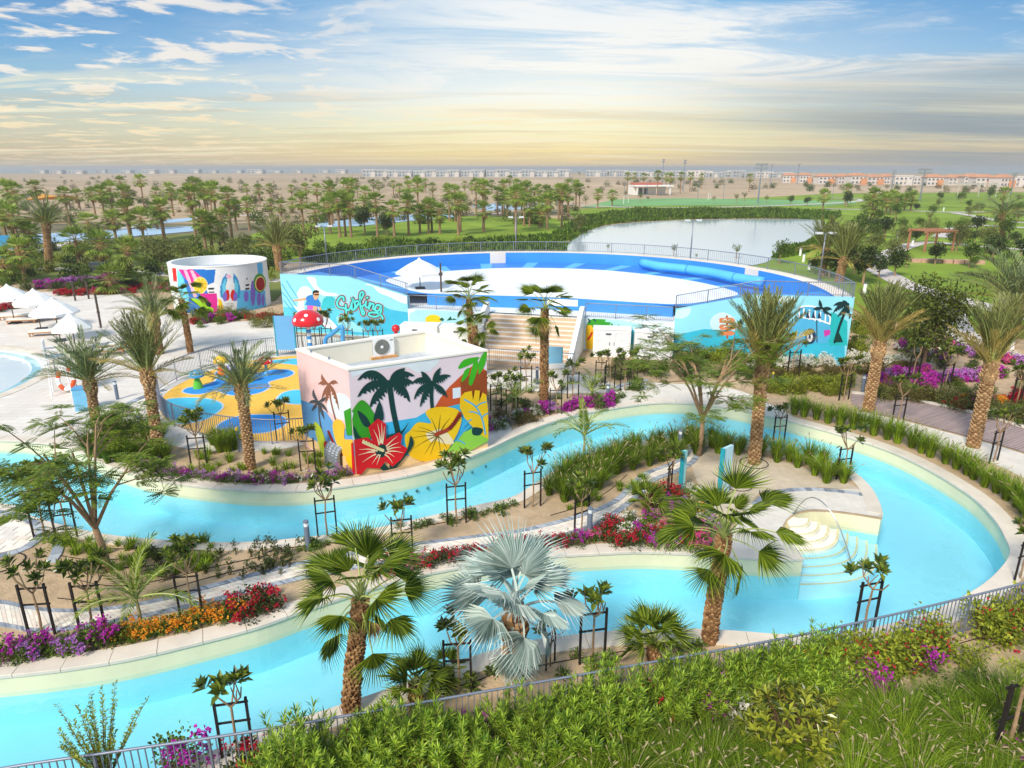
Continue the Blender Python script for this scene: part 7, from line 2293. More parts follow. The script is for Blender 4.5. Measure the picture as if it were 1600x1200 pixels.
hoses = [([(90, 868), (140, 875), (200, 873), (260, 866)], 'around the flame tree'), ([(95, 886), (170, 888), (240, 884), (330, 870)], 'below the flame tree'), ([(110, 905), (180, 916), (260, 905), (340, 885), (420, 868)], 'along the seedling rows'), ([(120, 852), (180, 858), (250, 858), (330, 862)], 'beside the upper channel'), ([(90, 935), (160, 941), (230, 930), (330, 902), (420, 880)], 'at the path border'), ([(860, 806), (910, 790), (950, 768), (980, 742)], 'below the dense plumed grass'), ([(820, 1045), (900, 1030), (1000, 1015), (1090, 1008)], 'under the near palms'), ([(690, 1078), (740, 1066), (790, 1045)], 'beside the silver palm'), ([(1330, 1062), (1420, 1030), (1520, 1000), (1620, 972)], 'before the right fence'), ([(1400, 1060), (1500, 1025), (1620, 990)], 'on bare soil before the fence'), ([(20, 1010), (90, 1006), (160, 996)], 'behind the magenta flowers'), ([(420, 862), (520, 846), (620, 830), (720, 812)], 'on the strip by the upper channel')]
for ln, l in hoses:
    c = cr([p + Vector((0, 0, 0.015)) for p in GL(ln)], 6)
    tag(MB().tube(c, 0.013, 5).build('drip_hose', [hosem]), 'thin black drip hose lying on the soil ' + l, 'hose')
for k, (px, py) in enumerate([(1178, 724), (6, 880), (1152, 758)]):
    c = G(px, py); pts = [c + Vector((0.55 * math.cos(a), 0.55 * math.sin(a), 0.02)) for a in [2 * PI * i / 24 for i in range(25)]]
    tag(MB().tube(pts, 0.02, 5).build('drip_ring', [hosem]), ['black drip ring around the bundled date palm foot', 'black drip ring on the sand at the left end of the island', 'black drip ring on the plaza sand by the blue board'][k], 'hose')

# ------------------------------------------------------------------ background palms and trees
def far_fan(seed, nf=26, skirt=4):
    r = np.random.default_rng(seed); mb = MB()
    for i in range(nf + skirt):
        dead = i >= nf
        q = i / (nf - 1); az = i * 2.39996; el = (1.5 - 2.35 * q ** 0.8 + r.uniform(-.15, .15)) if not dead else r.uniform(-1.5, -1.1)
        d = np.array([math.cos(az) * math.cos(el), math.sin(az) * math.cos(el), math.sin(el)]); sd = np.array([-math.sin(az), math.cos(az), 0]); n = np.cross(d, sd)
        Lp = 0.75; hub = d * Lp
        mb.tube([Vector((0, 0, 0)), Vector(hub)], [0.03, 0.015], 3, 1, False)
        ns = 9; V = []; F = []; R = r.uniform(0.75, 0.95) * (0.75 if dead else 1)
        for k in range(ns):
            a = -1.3 + 2.6 * (k + 0.5) / ns; w = 1.15 / ns
            c = lambda x, rr2: hub + (d * math.cos(x) + sd * math.sin(x)) * rr2
            b = len(V)
            V += [hub, c(a - w, R * .55), c(a, R * (0.8 + 0.2 * math.cos(a))) + np.array([0, 0, -0.16 * R * r.uniform(.2, 1)]), c(a + w, R * .55)]
            F.append((b, b + 1, b + 2, b + 3))
        mb.raw(V, F, 1 if dead else 0)
    return mb.data('crown', [fanleaf_far, fandead])


fanleaf_far = leafmat('far_fan_leaf', S(96, 124, 40), S(170, 184, 82), 0.5, 0.3, 0.3, 0.2)
FARC = [far_fan(600 + i) for i in range(4)]
FART = MB().tube([(0, 0, 0), (0, 0, 0.15), (0, 0, 0.6), (0, 0, 1.0)], [0.3, 0.22, 0.19, 0.17], 9).data('trunk', [mat('far_palm_trunk', S(150, 120, 92), 0.95, 0.25, 5, 0.5, 20)])


def far_palm(px, pyb, pyc, label, group, sc=1.15):
    b = G(px, pyb); h = AT(px, pyc, b.y).z
    o = thing('fan_palm', label, 'palm tree', b, RND.uniform(0, 6), group)
    link('trunk', FART, o, scale=(1, 1, h))
    link('crown', RND.choice(FARC), o, (0, 0, h), (RND.uniform(-.1, .1), RND.uniform(-.1, .1), RND.uniform(0, 6)), sc * RND.uniform(0.9, 1.12))


def zz(ox, lst): return [(ox + x / 4, 220 + b / 4, 220 + c / 4) for x, c, b in lst]


g1 = zz(0, [(495, 345, 425), (645, 345, 435), (985, 325, 405), (1080, 305, 445), (1135, 345, 405), (1190, 310, 455), (1230, 275, 455), (1252, 280, 450), (1545, 295, 345)])
for p in g1: far_palm(*p, 'slender fan palm on the sandy ground before the desert', 'fan palms at the desert edge', 1.5)
g2 = zz(0, [(60, 440, 700), (110, 475, 705), (820, 435, 645), (575, 515, 645), (730, 495, 640), (905, 490, 650), (985, 470, 555), (500, 625, 780), (820, 690, 855), (650, 650, 800), (1290, 500, 705), (1400, 480, 650), (10, 450, 660), (180, 560, 700), (210, 580, 700), (720, 430, 560), (1330, 540, 700), (1480, 420, 560), (1560, 400, 560), (160, 700, 880), (700, 870, 950), (40, 770, 880)])
for p in g2: far_palm(*p, 'fan palm in the planted park left of the surf pool', 'fan palms left of the surf pool', 1.35)
g3 = zz(400, [(25, 305, 395), (90, 295, 365), (225, 300, 350), (320, 300, 420), (550, 250, 305), (635, 270, 355), (735, 265, 325), (770, 280, 325), (900, 295, 385), (950, 245, 345), (1010, 240, 320), (1060, 262, 325), (1035, 270, 330), (1105, 290, 345), (1195, 290, 345), (1305, 275, 335), (1350, 285, 335), (1395, 275, 335), (1475, 270, 335), (1540, 280, 330), (1585, 240, 330), (860, 270, 340)])
for p in g3: far_palm(*p, 'far fan palm in the row beyond the pale blue courts', 'far fan palms beyond the courts', 1.5)
g4 = zz(400, [(230, 390, 450), (465, 405, 585), (525, 380, 605), (560, 370, 600), (595, 405, 605), (380, 445, 565), (760, 385, 605), (865, 425, 605), (955, 395, 590), (1025, 445, 580), (1080, 415, 580), (1100, 420, 575), (1150, 445, 582), (1265, 385, 592), (1425, 435, 572), (1570, 365, 480), (1540, 340, 470), (100, 400, 470), (160, 410, 480), (680, 400, 500), (440, 400, 500)])
for p in g4: far_palm(*p, 'fan palm rising from the lawn behind the surf pool', 'fan palms on the lawn behind the surf pool', 1.35)
g5 = zz(800, [(75, 310, 535), (110, 405, 540), (165, 300, 400), (170, 405, 535), (310, 325, 545), (290, 310, 500), (400, 295, 425), (420, 305, 425), (535, 335, 425), (625, 340, 410), (240, 345, 455), (30, 275, 400), (185, 455, 545), (140, 330, 450), (60, 360, 500), (350, 340, 470), (20, 360, 440), (220, 350, 470)])
for p in g5: far_palm(*p, 'fan palm in the grove at the lake corner', 'fan palms at the lake corner', 1.4)
g6 = zz(800, [(905, 215, 345), (985, 230, 330), (1050, 222, 330), (1110, 222, 320), (1480, 232, 320), (720, 222, 310), (760, 220, 300), (820, 225, 300), (960, 225, 300), (1180, 225, 300)])
for p in g6: far_palm(*p, 'distant palm beyond the football pitch', 'distant palms beyond the pitch', 1.7)
g7 = zz(1200, [(340, 345, 435), (640, 345, 505), (660, 415, 505), (735, 375, 465), (790, 375, 455), (890, 355, 440), (620, 390, 490), (710, 360, 460), (850, 370, 440), (760, 350, 450), (480, 300, 400), (1460, 330, 420)])
for p in g7: far_palm(*p, 'fan palm on the lawns right of the lake', 'fan palms right of the lake', 1.5)


for k in range(46):
    xx = RND.uniform(-20, 900); yb = RND.uniform(318, 384) if xx < 480 else RND.uniform(318, 366)
    b_ = G(xx, yb); far_palm(xx, yb, 600 - FPX * math.tan(PITCH - math.atan((CAM_H - RND.uniform(5, 8)) / b_.y)), 'fan palm in the long palm belt between lawns and desert', 'palm belt between lawns and desert', 1.4)


def round_tree(seed, R, H, trunk, nl, L, W, m, blobs=16, name='crown'):
    r = np.random.default_rng(seed); mb = MB()
    bc = unit(r.normal(0, 1, (blobs, 3))) * r.uniform(0.3, 0.85, (blobs, 1)) * np.array([R, R, H * 0.5]); br = r.uniform(0.25, 0.42, blobs) * R
    i = r.integers(0, blobs, nl); d = unit(r.normal(0, 1, (nl, 3))); p = bc[i] + d * (br[i] * (1 - 0.55 * r.uniform(0, 1, nl) ** 2))[:, None] + np.array([0, 0, trunk + H * 0.45])
    D = unit(d + r.normal(0, .6, (nl, 3))); U = unit(r.normal(0, .5, (nl, 3)) + np.array([0, 0, 1.0]))
    mb.leaves(p, D, U, L * r.uniform(.7, 1.3, nl), W * r.uniform(.8, 1.2, nl), 0.2, 0)
    tb = MB(); tb.tube([(0, 0, 0), (0.03, 0.02, trunk * 0.6), (0, 0, trunk + H * 0.3)], [0.1 + 0.02 * R, 0.08 + 0.01 * R, 0.04], 8)
    for k in range(6): tb.tube([Vector((0, 0, trunk * 0.9)), Vector(bc[k]) * 0.5 + Vector((0, 0, trunk + H * .3)), Vector(bc[k]) + Vector((0, 0, trunk + H * .45))], [0.05, 0.035, 0.012], 5, 0, False)
    return tb.data('trunk', [barkm]), mb.data(name, [m])


TRE = dict(dark=[round_tree(700 + i, 1.6, 2.2, 1.3, 1100, 0.3, 0.17, leafd) for i in range(3)],
           green=[round_tree(710 + i, 1.5, 2.0, 1.4, 900, 0.28, 0.15, leafg) for i in range(3)],
           olive=[round_tree(720 + i, 1.9, 3.2, 1.0, 1300, 0.26, 0.12, leafo) for i in range(3)],
           thin=[round_tree(730 + i, 1.2, 1.6, 1.6, 260, 0.26, 0.14, leafo) for i in range(2)])


def tree(kind, px, pyb, pyt, label, group=None, base_h=None):
    b = G(px, pyb); h = AT(px, pyt, b.y).z
    full = dict(dark=3.4, green=3.3, olive=4.1, thin=3.2)[kind]
    o = thing('park_tree', label, 'tree', b, RND.uniform(0, 6), group); o.scale = (h / full,) * 3
    tr, cw = RND.choice(TRE[kind]); link('trunk', tr, o); link('crown', cw, o)


for q in zz(1200, [(590, 660, 900), (790, 680, 850), (470, 640, 800), (690, 720, 860), (1400, 590, 755), (1150, 570, 660), (1580, 600, 720), (920, 545, 640), (850, 550, 640), (245, 350, 405), (490, 320, 415), (925, 390, 440), (1290, 560, 640), (1350, 550, 640), (1530, 565, 650), (280, 725, 830), (380, 690, 860)]): tree('dark', *q, 'round dark green tree with pale trunk on the park lawn', 'round dark trees on the park lawn')
for q in zz(1200, [(830, 480, 560), (1190, 490, 600), (660, 520, 640), (720, 480, 580), (1420, 450, 540), (1500, 480, 620), (1030, 400, 470), (600, 400, 480), (940, 480, 560), (1250, 370, 430), (1330, 390, 450), (1070, 320, 380), (1200, 320, 390), (1380, 290, 370), (1550, 380, 480), (140, 340, 400), (70, 625, 770), (1480, 690, 770), (1290, 720, 800), (550, 480, 640), (1120, 500, 570)]): tree('green', *q, 'small light green tree on the park lawn', 'small light trees on the park lawn')
for q in zz(1200, [(770, 400, 470), (810, 390, 460), (1000, 440, 520), (1230, 480, 560), (1340, 480, 560), (860, 700, 800), (960, 500, 570), (1100, 280, 330), (500, 260, 330), (740, 270, 320), (1560, 330, 400)]): tree('thin', *q, 'thin sparse young tree beside the park paths', 'thin young trees in the park')
for k in range(34):
    xx = RND.uniform(1310, 1640); yb = RND.uniform(318, 470)
    if yb > 440 and xx < 1400: continue
    b_ = G(xx, yb); tree(RND.choice(['dark', 'green', 'olive']), xx, yb, 600 - FPX * math.tan(PITCH - math.atan((CAM_H - RND.uniform(2.6, 4.2)) / b_.y)), 'scattered young tree on the lawns of the right hand park', 'scattered trees in the right hand park')
b = G(1440, 584); h_ = AT(1440, 405, b.y).z
big = thing('park_tree', 'large dense dark tree beyond the boardwalk date palm', 'tree', b)
tr, cw = round_tree(745, 2.3, h_ - 1.0, 1.0, 7000, 0.2, 0.1, leafmat('leaf_dense', S(52, 70, 26), S(128, 136, 52), 0.4, 0.2, 0.35, 0.0), 34)
link('trunk', tr, big); link('crown', cw, big)
for px, pb, pt in [(570, 365, 322), (605, 368, 336)]: tree('dark', px, pb, pt, 'dense dark tree between the fan palms behind the surf pool', 'dense dark trees behind the surf pool')
for px, pb, pt in [(470, 412, 335), (255, 424, 362), (290, 412, 372), (160, 400, 350), (385, 400, 362), (345, 392, 352), (600, 366, 336), (905, 366, 330)]: tree('olive', px, pb, pt, 'olive green loose tree left of the surf pool', 'olive trees left of the surf pool')
for q in zz(800, [(600, 195, 230), (720, 198, 235), (420, 192, 225), (850, 205, 235), (1350, 210, 240), (1440, 215, 245), (1240, 205, 240), (120, 300, 330), (460, 340, 410), (710, 310, 360), (800, 320, 385), (850, 345, 380), (1260, 345, 385), (1400, 330, 390), (1450, 320, 380), (1590, 340, 390), (600, 645, 690), (1010, 645, 720), (1400, 645, 740), (1150, 705, 740)]): tree('thin', *q, 'sparse young tree around the lake and pitch', 'sparse trees around lake and pitch')

def merge_stuff(name, label, items):
    """plants too many and too small to pick apart: one object"""
    mats_ = []; mb = MB()
    for me, p, sc in items:
        n = len(me.vertices); co = np.empty(n * 3, dtype=np.float32); me.vertices.foreach_get('co', co); co = co.reshape(-1, 3)
        a = RND.uniform(0, 6.28); c, s_ = math.cos(a) * sc, math.sin(a) * sc
        V = np.stack([co[:, 0] * c - co[:, 1] * s_ + p.x, co[:, 0] * s_ + co[:, 1] * c + p.y, co[:, 2] * sc], 1)
        lv = np.empty(len(me.loops), dtype=np.int32); me.loops.foreach_get('vertex_index', lv)
        nq = len(me.polygons); lt = np.empty(nq, dtype=np.int32); me.polygons.foreach_get('loop_total', lt)
        if not (lt == 4).all(): lt = lt; k = int(np.argmax(lt != 4)); lv = lv[:k * 4]
        m0 = me.materials[0]
        if m0 not in mats_: mats_.append(m0)
        mb.arr(V, lv.reshape(-1, 4), mats_.index(m0))
    o = stuff(mb.build(name, mats_)); o['label'] = label; o['category'] = 'shrubs'


LITE = dict(dark=[bush_mesh(380, 0.7, 0.8, 220, 0.17, 0.11, 0, 0, (leafd,), twigs=0)], green=[bush_mesh(381, 0.65, 0.75, 220, 0.17, 0.1, 0, 0, (leafg,), twigs=0)], olive=[bush_mesh(382, 0.8, 0.8, 220, 0.17, 0.09, 0, 0, (leafo,), twigs=0)], brown=[bush_mesh(383, 0.6, 0.65, 200, 0.17, 0.06, 0, 0, (leafb,), twigs=0)], yellow=[bush_mesh(384, 0.6, 0.7, 200, 0.17, 0.06, 0, 0, (leafy,), twigs=0)])
# shrubs on the left park and around the deck
acc = []
for k in range(150):
    x = RND.uniform(-30, 440); y = RND.uniform(385, 440)
    p = G(x, y)
    if (p - hcn).length < 6: continue
    acc.append((RND.choice(LITE['dark'] + LITE['green'] + LITE['olive'] + LITE['yellow']), p, RND.uniform(1.2, 2.4)))
merge_stuff('park_shrubs', 'mass of mixed shrubs in the planted park beyond the deck', acc)
for k in range(46):
    x = RND.uniform(0, 270); y = RND.uniform(440, 456)
    put('shrub', RND.choice(BSH['green'] + BSH['dark']), G(x, y), 'trimmed shrub in the beds at the deck edge', 'shrub', 'shrubs at the deck edge', (0.9, 1.5))
for k in range(30):
    x = RND.uniform(300, 440); y = RND.uniform(492, 512)
    put('shrub', RND.choice(BSH['green'] + BSH['olive']), G(x, y), 'shrub between the round hut and the playground', 'shrub', 'shrubs between hut and playground', (0.6, 1.1))
acc = []
for k in range(70):
    t_ = RND.random(); x = 430 + 330 * t_ ; y = RND.uniform(392, 412) - 14 * math.sin(PI * t_ * 0.5)
    acc.append((RND.choice(LITE['dark'] + LITE['green'] + LITE['yellow']), G(x, y), RND.uniform(1.2, 2.0)))
merge_stuff('shrub_belt', 'belt of shrubs behind the surf pool rim', acc)
# desert scrub
acc = []
for k in range(90):
    x = RND.uniform(-40, 620); y = RND.uniform(276, 312) if RND.random() < .6 else RND.uniform(276, 290)
    acc.append((RND.choice(LITE['olive'] + LITE['brown']), G(x, y), RND.uniform(2.0, 4.5)))
for k in range(190):
    x = RND.uniform(-20, 900); y = RND.uniform(308, 352)
    acc.append((RND.choice(LITE['olive'] + LITE['brown'] + LITE['green']), G(x, y), RND.uniform(1.5, 3.2)))
for k in range(80):
    x = RND.uniform(880, 1620); y = RND.uniform(283, 299) + max(0, x - 1300) * 0.012
    acc.append((RND.choice(LITE['olive'] + LITE['green'] + LITE['brown']), G(x, y), RND.uniform(2.5, 5)))
merge_stuff('far_scrub', 'far off scrub and bushes on the sand and before the villas', acc)

# right beds between surf pool and boardwalk
for x, y in line_px([(1065, 566), (1120, 566), (1200, 563), (1270, 558), (1345, 550)], 46, 6, 7): put('hedge_shrub', RND.choice(BSH['green'] + BSH['yellow'] + BSH['brown']), G(x, y), 'hedge shrub in front of the wall painted with the camper van', 'shrub', 'hedge at the camper van wall', (1.0, 1.5))
for x, y in line_px([(1190, 590), (1260, 588), (1350, 586), (1420, 580)], 34, 6, 5): put('brown_shrub', RND.choice(BSH['brown']), G(x, y), 'brownish shrub in the bed below the white bougainvillea row', 'shrub', 'brown shrubs below the white row', (0.7, 1.0))
for x, y in line_px([(1195, 606), (1240, 610), (1290, 612), (1330, 606)], 34, 8, 9): put('feathery_shrub', RND.choice(BSH['yellow']), G(x, y), 'feathery yellow green shrub before the boardwalk', 'shrub', 'yellow green shrubs before the boardwalk', (0.8, 1.2))
for x, y in line_px([(1375, 622), (1430, 626), (1490, 636), (1560, 652), (1640, 676)], 44, 10, 7): put('brown_shrub', RND.choice(BSH['brown'] + BSH['brown'] + BSH['olive']), G(x, y - 4), 'brown green shrub along the upper edge of the boardwalk', 'shrub', 'brown shrubs above the boardwalk', (0.8, 1.15))
for k in range(34):
    x = RND.uniform(1380, 1640); y = RND.uniform(560, 625) + (x - 1380) * 0.06
    put('shrub', RND.choice(BSH['dark'] + BSH['brown'] + BSH['green']), G(x, y), 'shrub in the planted slope beyond the boardwalk', 'shrub', 'shrubs on the slope beyond the boardwalk', (0.6, 0.9))
for k in range(26):
    x = RND.uniform(1340, 1460); y = RND.uniform(495, 545)
    put('feathery_shrub', RND.choice(BSH['yellow'] + BSH['green']), G(x, y), 'light green shrub around the dense dark tree', 'shrub', 'light shrubs around the dense tree', (1.0, 1.7))
for k in range(56):
    x = RND.uniform(690, 1000); y = RND.uniform(592, 640) - max(0, x - 800) * 0.02
    if y > 668 - (x - 690) * 0.12 or inside(G(x, y), outer_poly): continue
    put('low_shrub', RND.choice(BSH['low'] + BSH['green'] + BSH['low']), G(x, y), 'low green shrub on the slope around the beige steps', 'shrub', 'low shrubs around the beige steps', (0.6, 1.1))
for k in range(40):
    x = RND.uniform(960, 1180); y = RND.uniform(566, 598)
    put('low_shrub', RND.choice(BSH['low'] + BSH['dark'] + BSH['olive']), G(x, y), 'low shrub on the sandy slope under the white cabinets', 'shrub', 'low shrubs under the cabinets', (0.6, 1.2))
for k in range(26):
    x = RND.uniform(690, 860); y = RND.uniform(636, 668)
    if inside(G(x, y - 2), outer_poly) or inside(G(x, y + 6), outer_poly): continue
    put('shrub', RND.choice(BSH['green'] + BSH['brown']), G(x, y), 'shrub in the bed at the corner of the painted house', 'shrub', 'shrubs at the painted house corner', (0.6, 0.9))

# ------------------------------------------------------------------ reeds along the lake (uncountable)
def reed_bed(name, px, n, h, seed, label):
    poly = cr(GL(px), 4, True)
    xs = [p.x for p in poly]; ys = [p.y for p in poly]; r = np.random.default_rng(seed); P = []
    while len(P) < n:
        c = r.uniform((min(xs), min(ys)), (max(xs), max(ys)), (4000, 2))
        P += [p for p in c if inside(p, poly)]
    P = np.array(P[:n]); P = np.concatenate([P, np.zeros((n, 1))], 1)
    lump = 0.6 + 0.4 * np.sin(P[:, 0] * 0.35 + np.sin(P[:, 1] * 0.3) * 2) * np.cos(P[:, 1] * 0.23)
    D = unit(r.normal(0, 0.35, (n, 3)) + np.array([0, 0, 1.0])); U = unit(r.normal(0, 1, (n, 3)))
    mb = MB().leaves(P, D, U, h * r.uniform(.6, 1.15, n) * lump, 0.3, 0.2, 0, 0.2)
    o = stuff(mb.build(name, [reedm]))
    o['label'] = label; o['category'] = 'reeds'


reedm = leafmat('reed_green', S(58, 88, 26), S(116, 144, 46), 0.6, 0.25, 0.2, 0.1)
reed_bed('reed_bed', [(500, 398), (560, 386), (660, 380), (760, 376), (850, 370), (892, 352), (920, 338), (990, 330), (1100, 328), (1200, 329), (1300, 334), (1300, 343), (1200, 342), (1100, 343), (1000, 347), (945, 353), (915, 364), (890, 381), (874, 400), (800, 402), (700, 402), (580, 412), (500, 416)], 26000, 1.6, 3, 'dense green reed belt around the lake shore')
reed_bed('reed_bed', [(1295, 352), (1310, 356), (1300, 376), (1270, 392), (1235, 402), (1205, 404), (1225, 392), (1262, 378), (1284, 366)], 3000, 1.3, 4, 'low green reeds on the lawn side of the lake')

# ------------------------------------------------------------------ villas, pavilion, pergolas, masts
vw = mat('villa_wall', S(214, 206, 198), 0.85, 0.06, 0.3); vr = mat('villa_roof_orange', S(196, 142, 108), 0.85, 0.12, 0.4); vg = mat('villa_grey', S(176, 180, 182), 0.85, 0.08, 0.3)
vwin = mat('villa_window', S(86, 100, 112), 0.3, 0.1, 1); vo = mat('villa_ochre', S(214, 150, 104), 0.85, 0.1, 0.3)


def villa(p, rz, w, d, h, kind, label, group):
    o = thing('villa', label, 'house', p, rz, group)
    MB().box((0, 0, h / 2), (w, d, h)).build('wall', [vw if kind < 2 else vg], o)
    MB().box((w * 0.28, -d * 0.5 - 0.8, h * 0.36), (w * 0.34, 1.6, h * 0.72)).build('porch', [vo if kind == 0 else vw], o)
    if kind == 0: MB().raw([(-w / 2 - .5, -d / 2 - .5, h), (w / 2 + .5, -d / 2 - .5, h), (w / 2 + .5, d / 2 + .5, h), (-w / 2 - .5, d / 2 + .5, h), (-w * .3, 0, h + 2), (w * .3, 0, h + 2)], [(0, 1, 5, 4), (1, 2, 5), (2, 3, 4, 5), (3, 0, 4), (3, 2, 1, 0)]).build('roof', [vr], o)
    else: MB().box((0, 0, h + 0.3), (w + .4, d + .4, 0.6)).build('roof', [vw], o)
    for i in range(4):
        for j in range(2):
            x = -w * 0.38 + w * 0.25 * i
            if i == 3 and j == 0: continue
            MB().box((x, -d / 2 - 0.03, h * (0.28 + 0.46 * j)), (w * 0.12, 0.08, h * 0.22)).build('window', [vwin], o)


for k in range(15):
    x = 1235 + k * 25 + RND.uniform(-5, 5); y = 286 + (x - 1220) * 0.016 + RND.uniform(-1, 1)
    villa(G(x, y), RND.uniform(-.3, .3), RND.uniform(9, 12), 9, RND.uniform(5.0, 6.2), 0 if RND.random() < .75 else 1, 'far two storey villa with orange roof beyond the park', 'orange roofed villas beyond the park')
for k in range(17):
    x = 578 + k * 19 + RND.uniform(-3, 3); y = 276.5
    villa(G(x, y), RND.uniform(-.15, .15), 17, 12, RND.uniform(7, 9), 2, 'far pale grey flat roofed villa on the horizon behind the sand', 'pale villas on the horizon')
for k in range(22):
    x = 930 + k * 14 + RND.uniform(-4, 4); y = 276 + (x - 930) * 0.006
    villa(G(x, y), RND.uniform(-.3, .3), RND.uniform(12, 20), 12, RND.uniform(5, 8), RND.choice([1, 2, 2]), 'very far low villa in the hazy row behind the pitch', 'hazy villas behind the pitch')
for k in range(16):
    x = 60 + k * 34 + RND.uniform(-8, 8); y = 271 + RND.uniform(-1, 1)
    villa(G(x, y), RND.uniform(-.3, .3), RND.uniform(20, 34), 14, RND.uniform(5, 8), 2, 'tiny far building on the left horizon', 'tiny buildings on the left horizon')

pv = thing('pavilion', 'small white pavilion with red roof beside the football pitch', 'building', G(1010, 304), 0.15)
MB().box((0, 0, 2.0), (15, 7, 4)).build('wall', [white], pv)
MB().box((0.8, -3.9, 3.9), (17, 9, 0.5)).build('roof_slab', [white], pv)
MB().box((0, 1, 4.6), (13, 5, 1.2)).build('roof', [mat('pavilion_red', S(178, 104, 86), 0.8)], pv)
for x in (-4, -1.6): MB().box((x, -3.52, 1.6), (1.6, 0.1, 2.6)).build('opening', [vwin], pv)
for x in (-7, 2, 8): MB().box((x, -7.6, 1.9), (0.5, 0.5, 3.8)).build('column', [white], pv)
# goals
for x, y in ((978, 318), (1108, 312)):
    t = thing('goal', 'white football goal at the %s end of the pitch' % ('left' if x < 1000 else 'pavilion'), 'goal', G(x, y), 1.2)
    for s_ in (-3.6, 3.6): MB().tube([(s_, 0, 0), (s_, 0, 2.4)], 0.09, 6).build('upright', [white], t)
    MB().tube([(-3.6, 0, 2.4), (3.6, 0, 2.4)], 0.09, 6).build('crossbar', [white], t)


def pergola(px, py, w, d, h, rz, m, label, n=4):
    t = thing('pergola', label, 'pergola', G(px, py), rz)
    for x in (-w / 2, w / 2):
        for y in (-d / 2, d / 2): MB().box((x, y, h / 2), (0.22, 0.22, h)).build('post', [m], t)
    for y in (-d / 2, d / 2): MB().box((0, y, h + 0.1), (w + 0.8, 0.2, 0.22)).build('beam', [m], t)
    for i in range(11): MB().box((-w / 2 + w * i / 10, 0, h + 0.29), (0.14, d + 0.8, 0.16)).build('slat', [m], t)


pergola(1452, 392, 4.6, 3.2, 2.7, 0.2, mat('pergola_timber', S(176, 122, 92), 0.8, 0.15, 3), 'brown timber pergola on the park lawn')
pergola(1512, 308, 16, 10, 5.0, 0.05, mat('pergola_white', S(208, 200, 190), 0.8), 'tall pale pergola at the far side of the park')
pk_ = thing('garden_rocks', 'low stone seating wall beside the timber pergola', 'seat wall', G(1487, 412), -0.2)
for i in range(7): MB().box((-4.2 + 1.2 * i, 0.2 * math.sin(i), 0.25), (1.1, 0.8, 0.5 + 0.04 * (i % 3))).build('stone', [mat('rosy_stone', S(196, 156, 136), 0.9, 0.15, 3)], pk_)


def mast(px, pyb, pyt, cols, label):
    b = G(px, pyb); h = AT(px, pyt, b.y).z
    t = thing('floodlight_mast', label, 'floodlight', b, 0.1)
    MB().tube([(0, 0, 0), (0, 0, h)], [0.3, 0.14], 8).build('pole', [galv], t)
    for r0 in (0, 1): MB().box((0, 0, h - 0.5 - 1.1 * r0), (cols * 0.9, 0.12, 0.12)).build('crossarm', [galv], t)
    for i in range(cols):
        for r0 in (0, 1): MB().box((-(cols - 1) * 0.45 + 0.9 * i, -0.2, h - 0.2 - 1.1 * r0), (0.66, 0.3, 0.7)).build('lamp_head', [mat('flood_grey', S(150, 152, 158), 0.5)], t)


mast(1034, 296, 249, 2, 'slim floodlight mast behind the pitch pavilion'); mast(1067, 300, 250, 2, 'slim floodlight mast at the edge of the pitch'); mast(1184, 318, 256, 5, 'tall floodlight mast with a wide lamp rack by the lake lawn'); mast(1203, 290, 257, 2, 'far floodlight mast beside the wide lamp rack'); mast(1245, 288, 256, 2, 'far floodlight mast before the orange villas'); mast(1437, 314, 264, 6, 'tall floodlight mast with a wide lamp rack among the villas'); mast(1392, 300, 266, 3, 'floodlight mast left of the wide rack among the villas'); mast(1579, 304, 270, 3, 'floodlight mast at the far right park edge')
for k, (x, yb, yt) in enumerate([(975, 312, 286), (1010, 310, 284), (1090, 312, 284), (1130, 312, 282), (1300, 312, 286), (870, 330, 300), (755, 335, 300), (1655, 330, 300), (1400, 378, 360), (1545, 395, 372), (805, 345, 318)]):
    p = G(x, yb); h = AT(x, yt, p.y).z
    t = thing('park_lamp', 'thin park lamp pole beyond the surf pool', 'street lamp', p, group='thin park lamps')
    MB().tube([(0, 0, 0), (0, 0, h)], [0.09, 0.06], 6).build('pole', [galv], t); MB().box((0.3, 0, h), (0.9, 0.3, 0.12)).build('lamp_head', [galv], t)
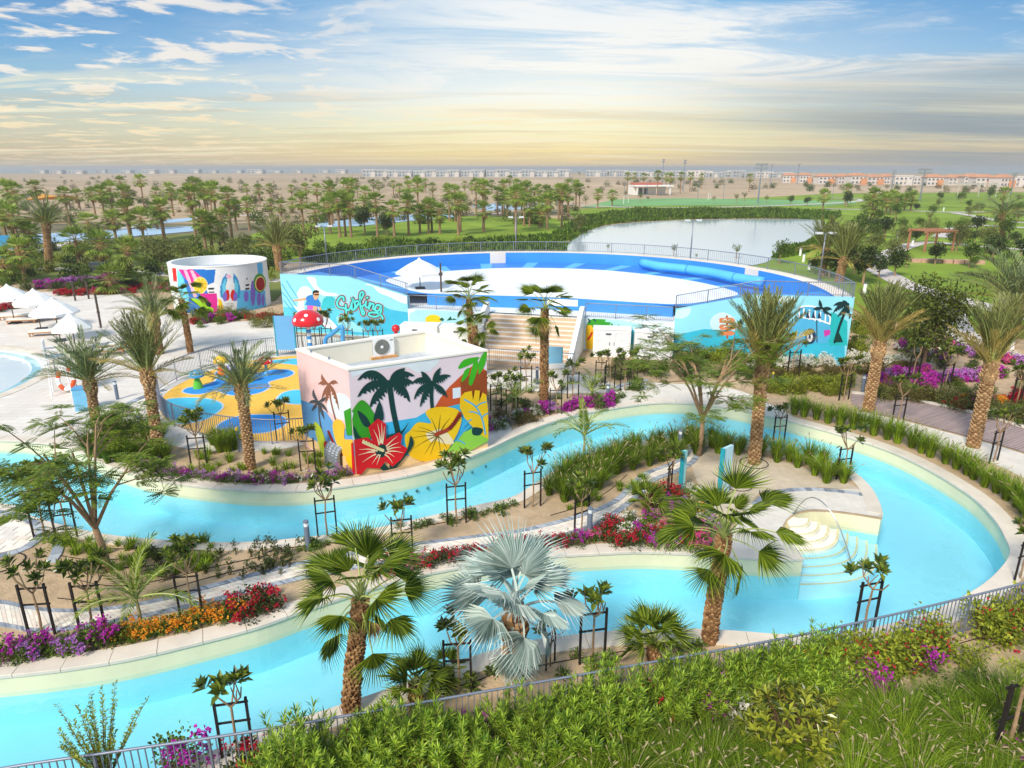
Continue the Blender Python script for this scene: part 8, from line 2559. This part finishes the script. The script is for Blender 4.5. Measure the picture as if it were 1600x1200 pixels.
# pale marker posts along the lawn
for k, (x, y) in enumerate([(1250, 400), (1255, 410), (1264, 422), (1350, 460), (1402, 372), (1425, 385), (1474, 330), (1535, 345), (1580, 545)]):
    t = thing('lawn_bollard', 'short white bollard light on the park lawn', 'bollard', G(x, y), group='white bollards on the lawn')
    MB().lathe([(0.16, 0), (0.16, 1.0), (0.0, 1.02)], 10).build('body', [wpl_], t); MB().lathe([(0.18, 1.02), (0.18, 1.1), (0, 1.12)], 10).build('cap', [galv], t)
# yellow play tent far left
tt = thing('play_structure', 'small play structure with ochre sails beyond the left palms', 'play structure', G(88, 330))
MB().raw([(-6, -3, 3.2), (6, -3, 4.4), (5, 3, 3.0), (-5, 3, 4.6)], [(0, 1, 2, 3)]).build('sail', [mat('sail_ochre', S(206, 150, 66), 0.8)], tt); 
for x, y, h in ((-6, -3, 3.2), (6, -3, 4.4), (5, 3, 3.0), (-5, 3, 4.6)): MB().tube([(x, y, 0), (x, y, h)], 0.12, 6).build('pole', [polem], tt)
pw_ = thing('painted_panel', 'blue painted panel at the edge of the deck planting', 'panel', G(4, 404), 0.2)
MB().box((0, 0, 1.5), (3.0, 0.3, 3.0)).build('panel', [paint(70, 160, 220)], pw_); MB().box((0.9, -0.17, 0.7), (0.8, 0.05, 1.0)).build('painted_patch', [paint(226, 70, 150)], pw_)
kk = thing('service_cabinet', 'dark grey service cabinet among the shrubs before the hut path', 'cabinet', G(157, 434), 0.1)
MB().box((0, 0, 0.8), (1.5, 0.8, 1.6)).build('body', [mat('cab_dark', S(70, 78, 88), 0.5)], kk); MB().box((0, 0, 1.63), (1.6, 0.9, 0.08)).build('lid', [mat('cab_dark', S(70, 78, 88), 0.5)], kk)

# ------------------------------------------------------------------ desert haze
hz = MB().box((0, 21500, 8.2), (88600, 44900, 20.6)).build('haze', [])
hzm = bpy.data.materials.new('haze_air'); hzm.use_nodes = True
nt = hzm.node_tree; nt.nodes.clear()
ho = nt.nodes.new('ShaderNodeOutputMaterial'); hv = nt.nodes.new('ShaderNodeVolumePrincipled')
hv.inputs['Color'].default_value = (0.96, 0.94, 0.91, 1); hv.inputs['Density'].default_value = 0.0004; hv.inputs['Anisotropy'].default_value = 0.2
nt.links.new(hv.outputs[0], ho.inputs['Volume'])
hz.data.materials.append(hzm); stuff(hz)
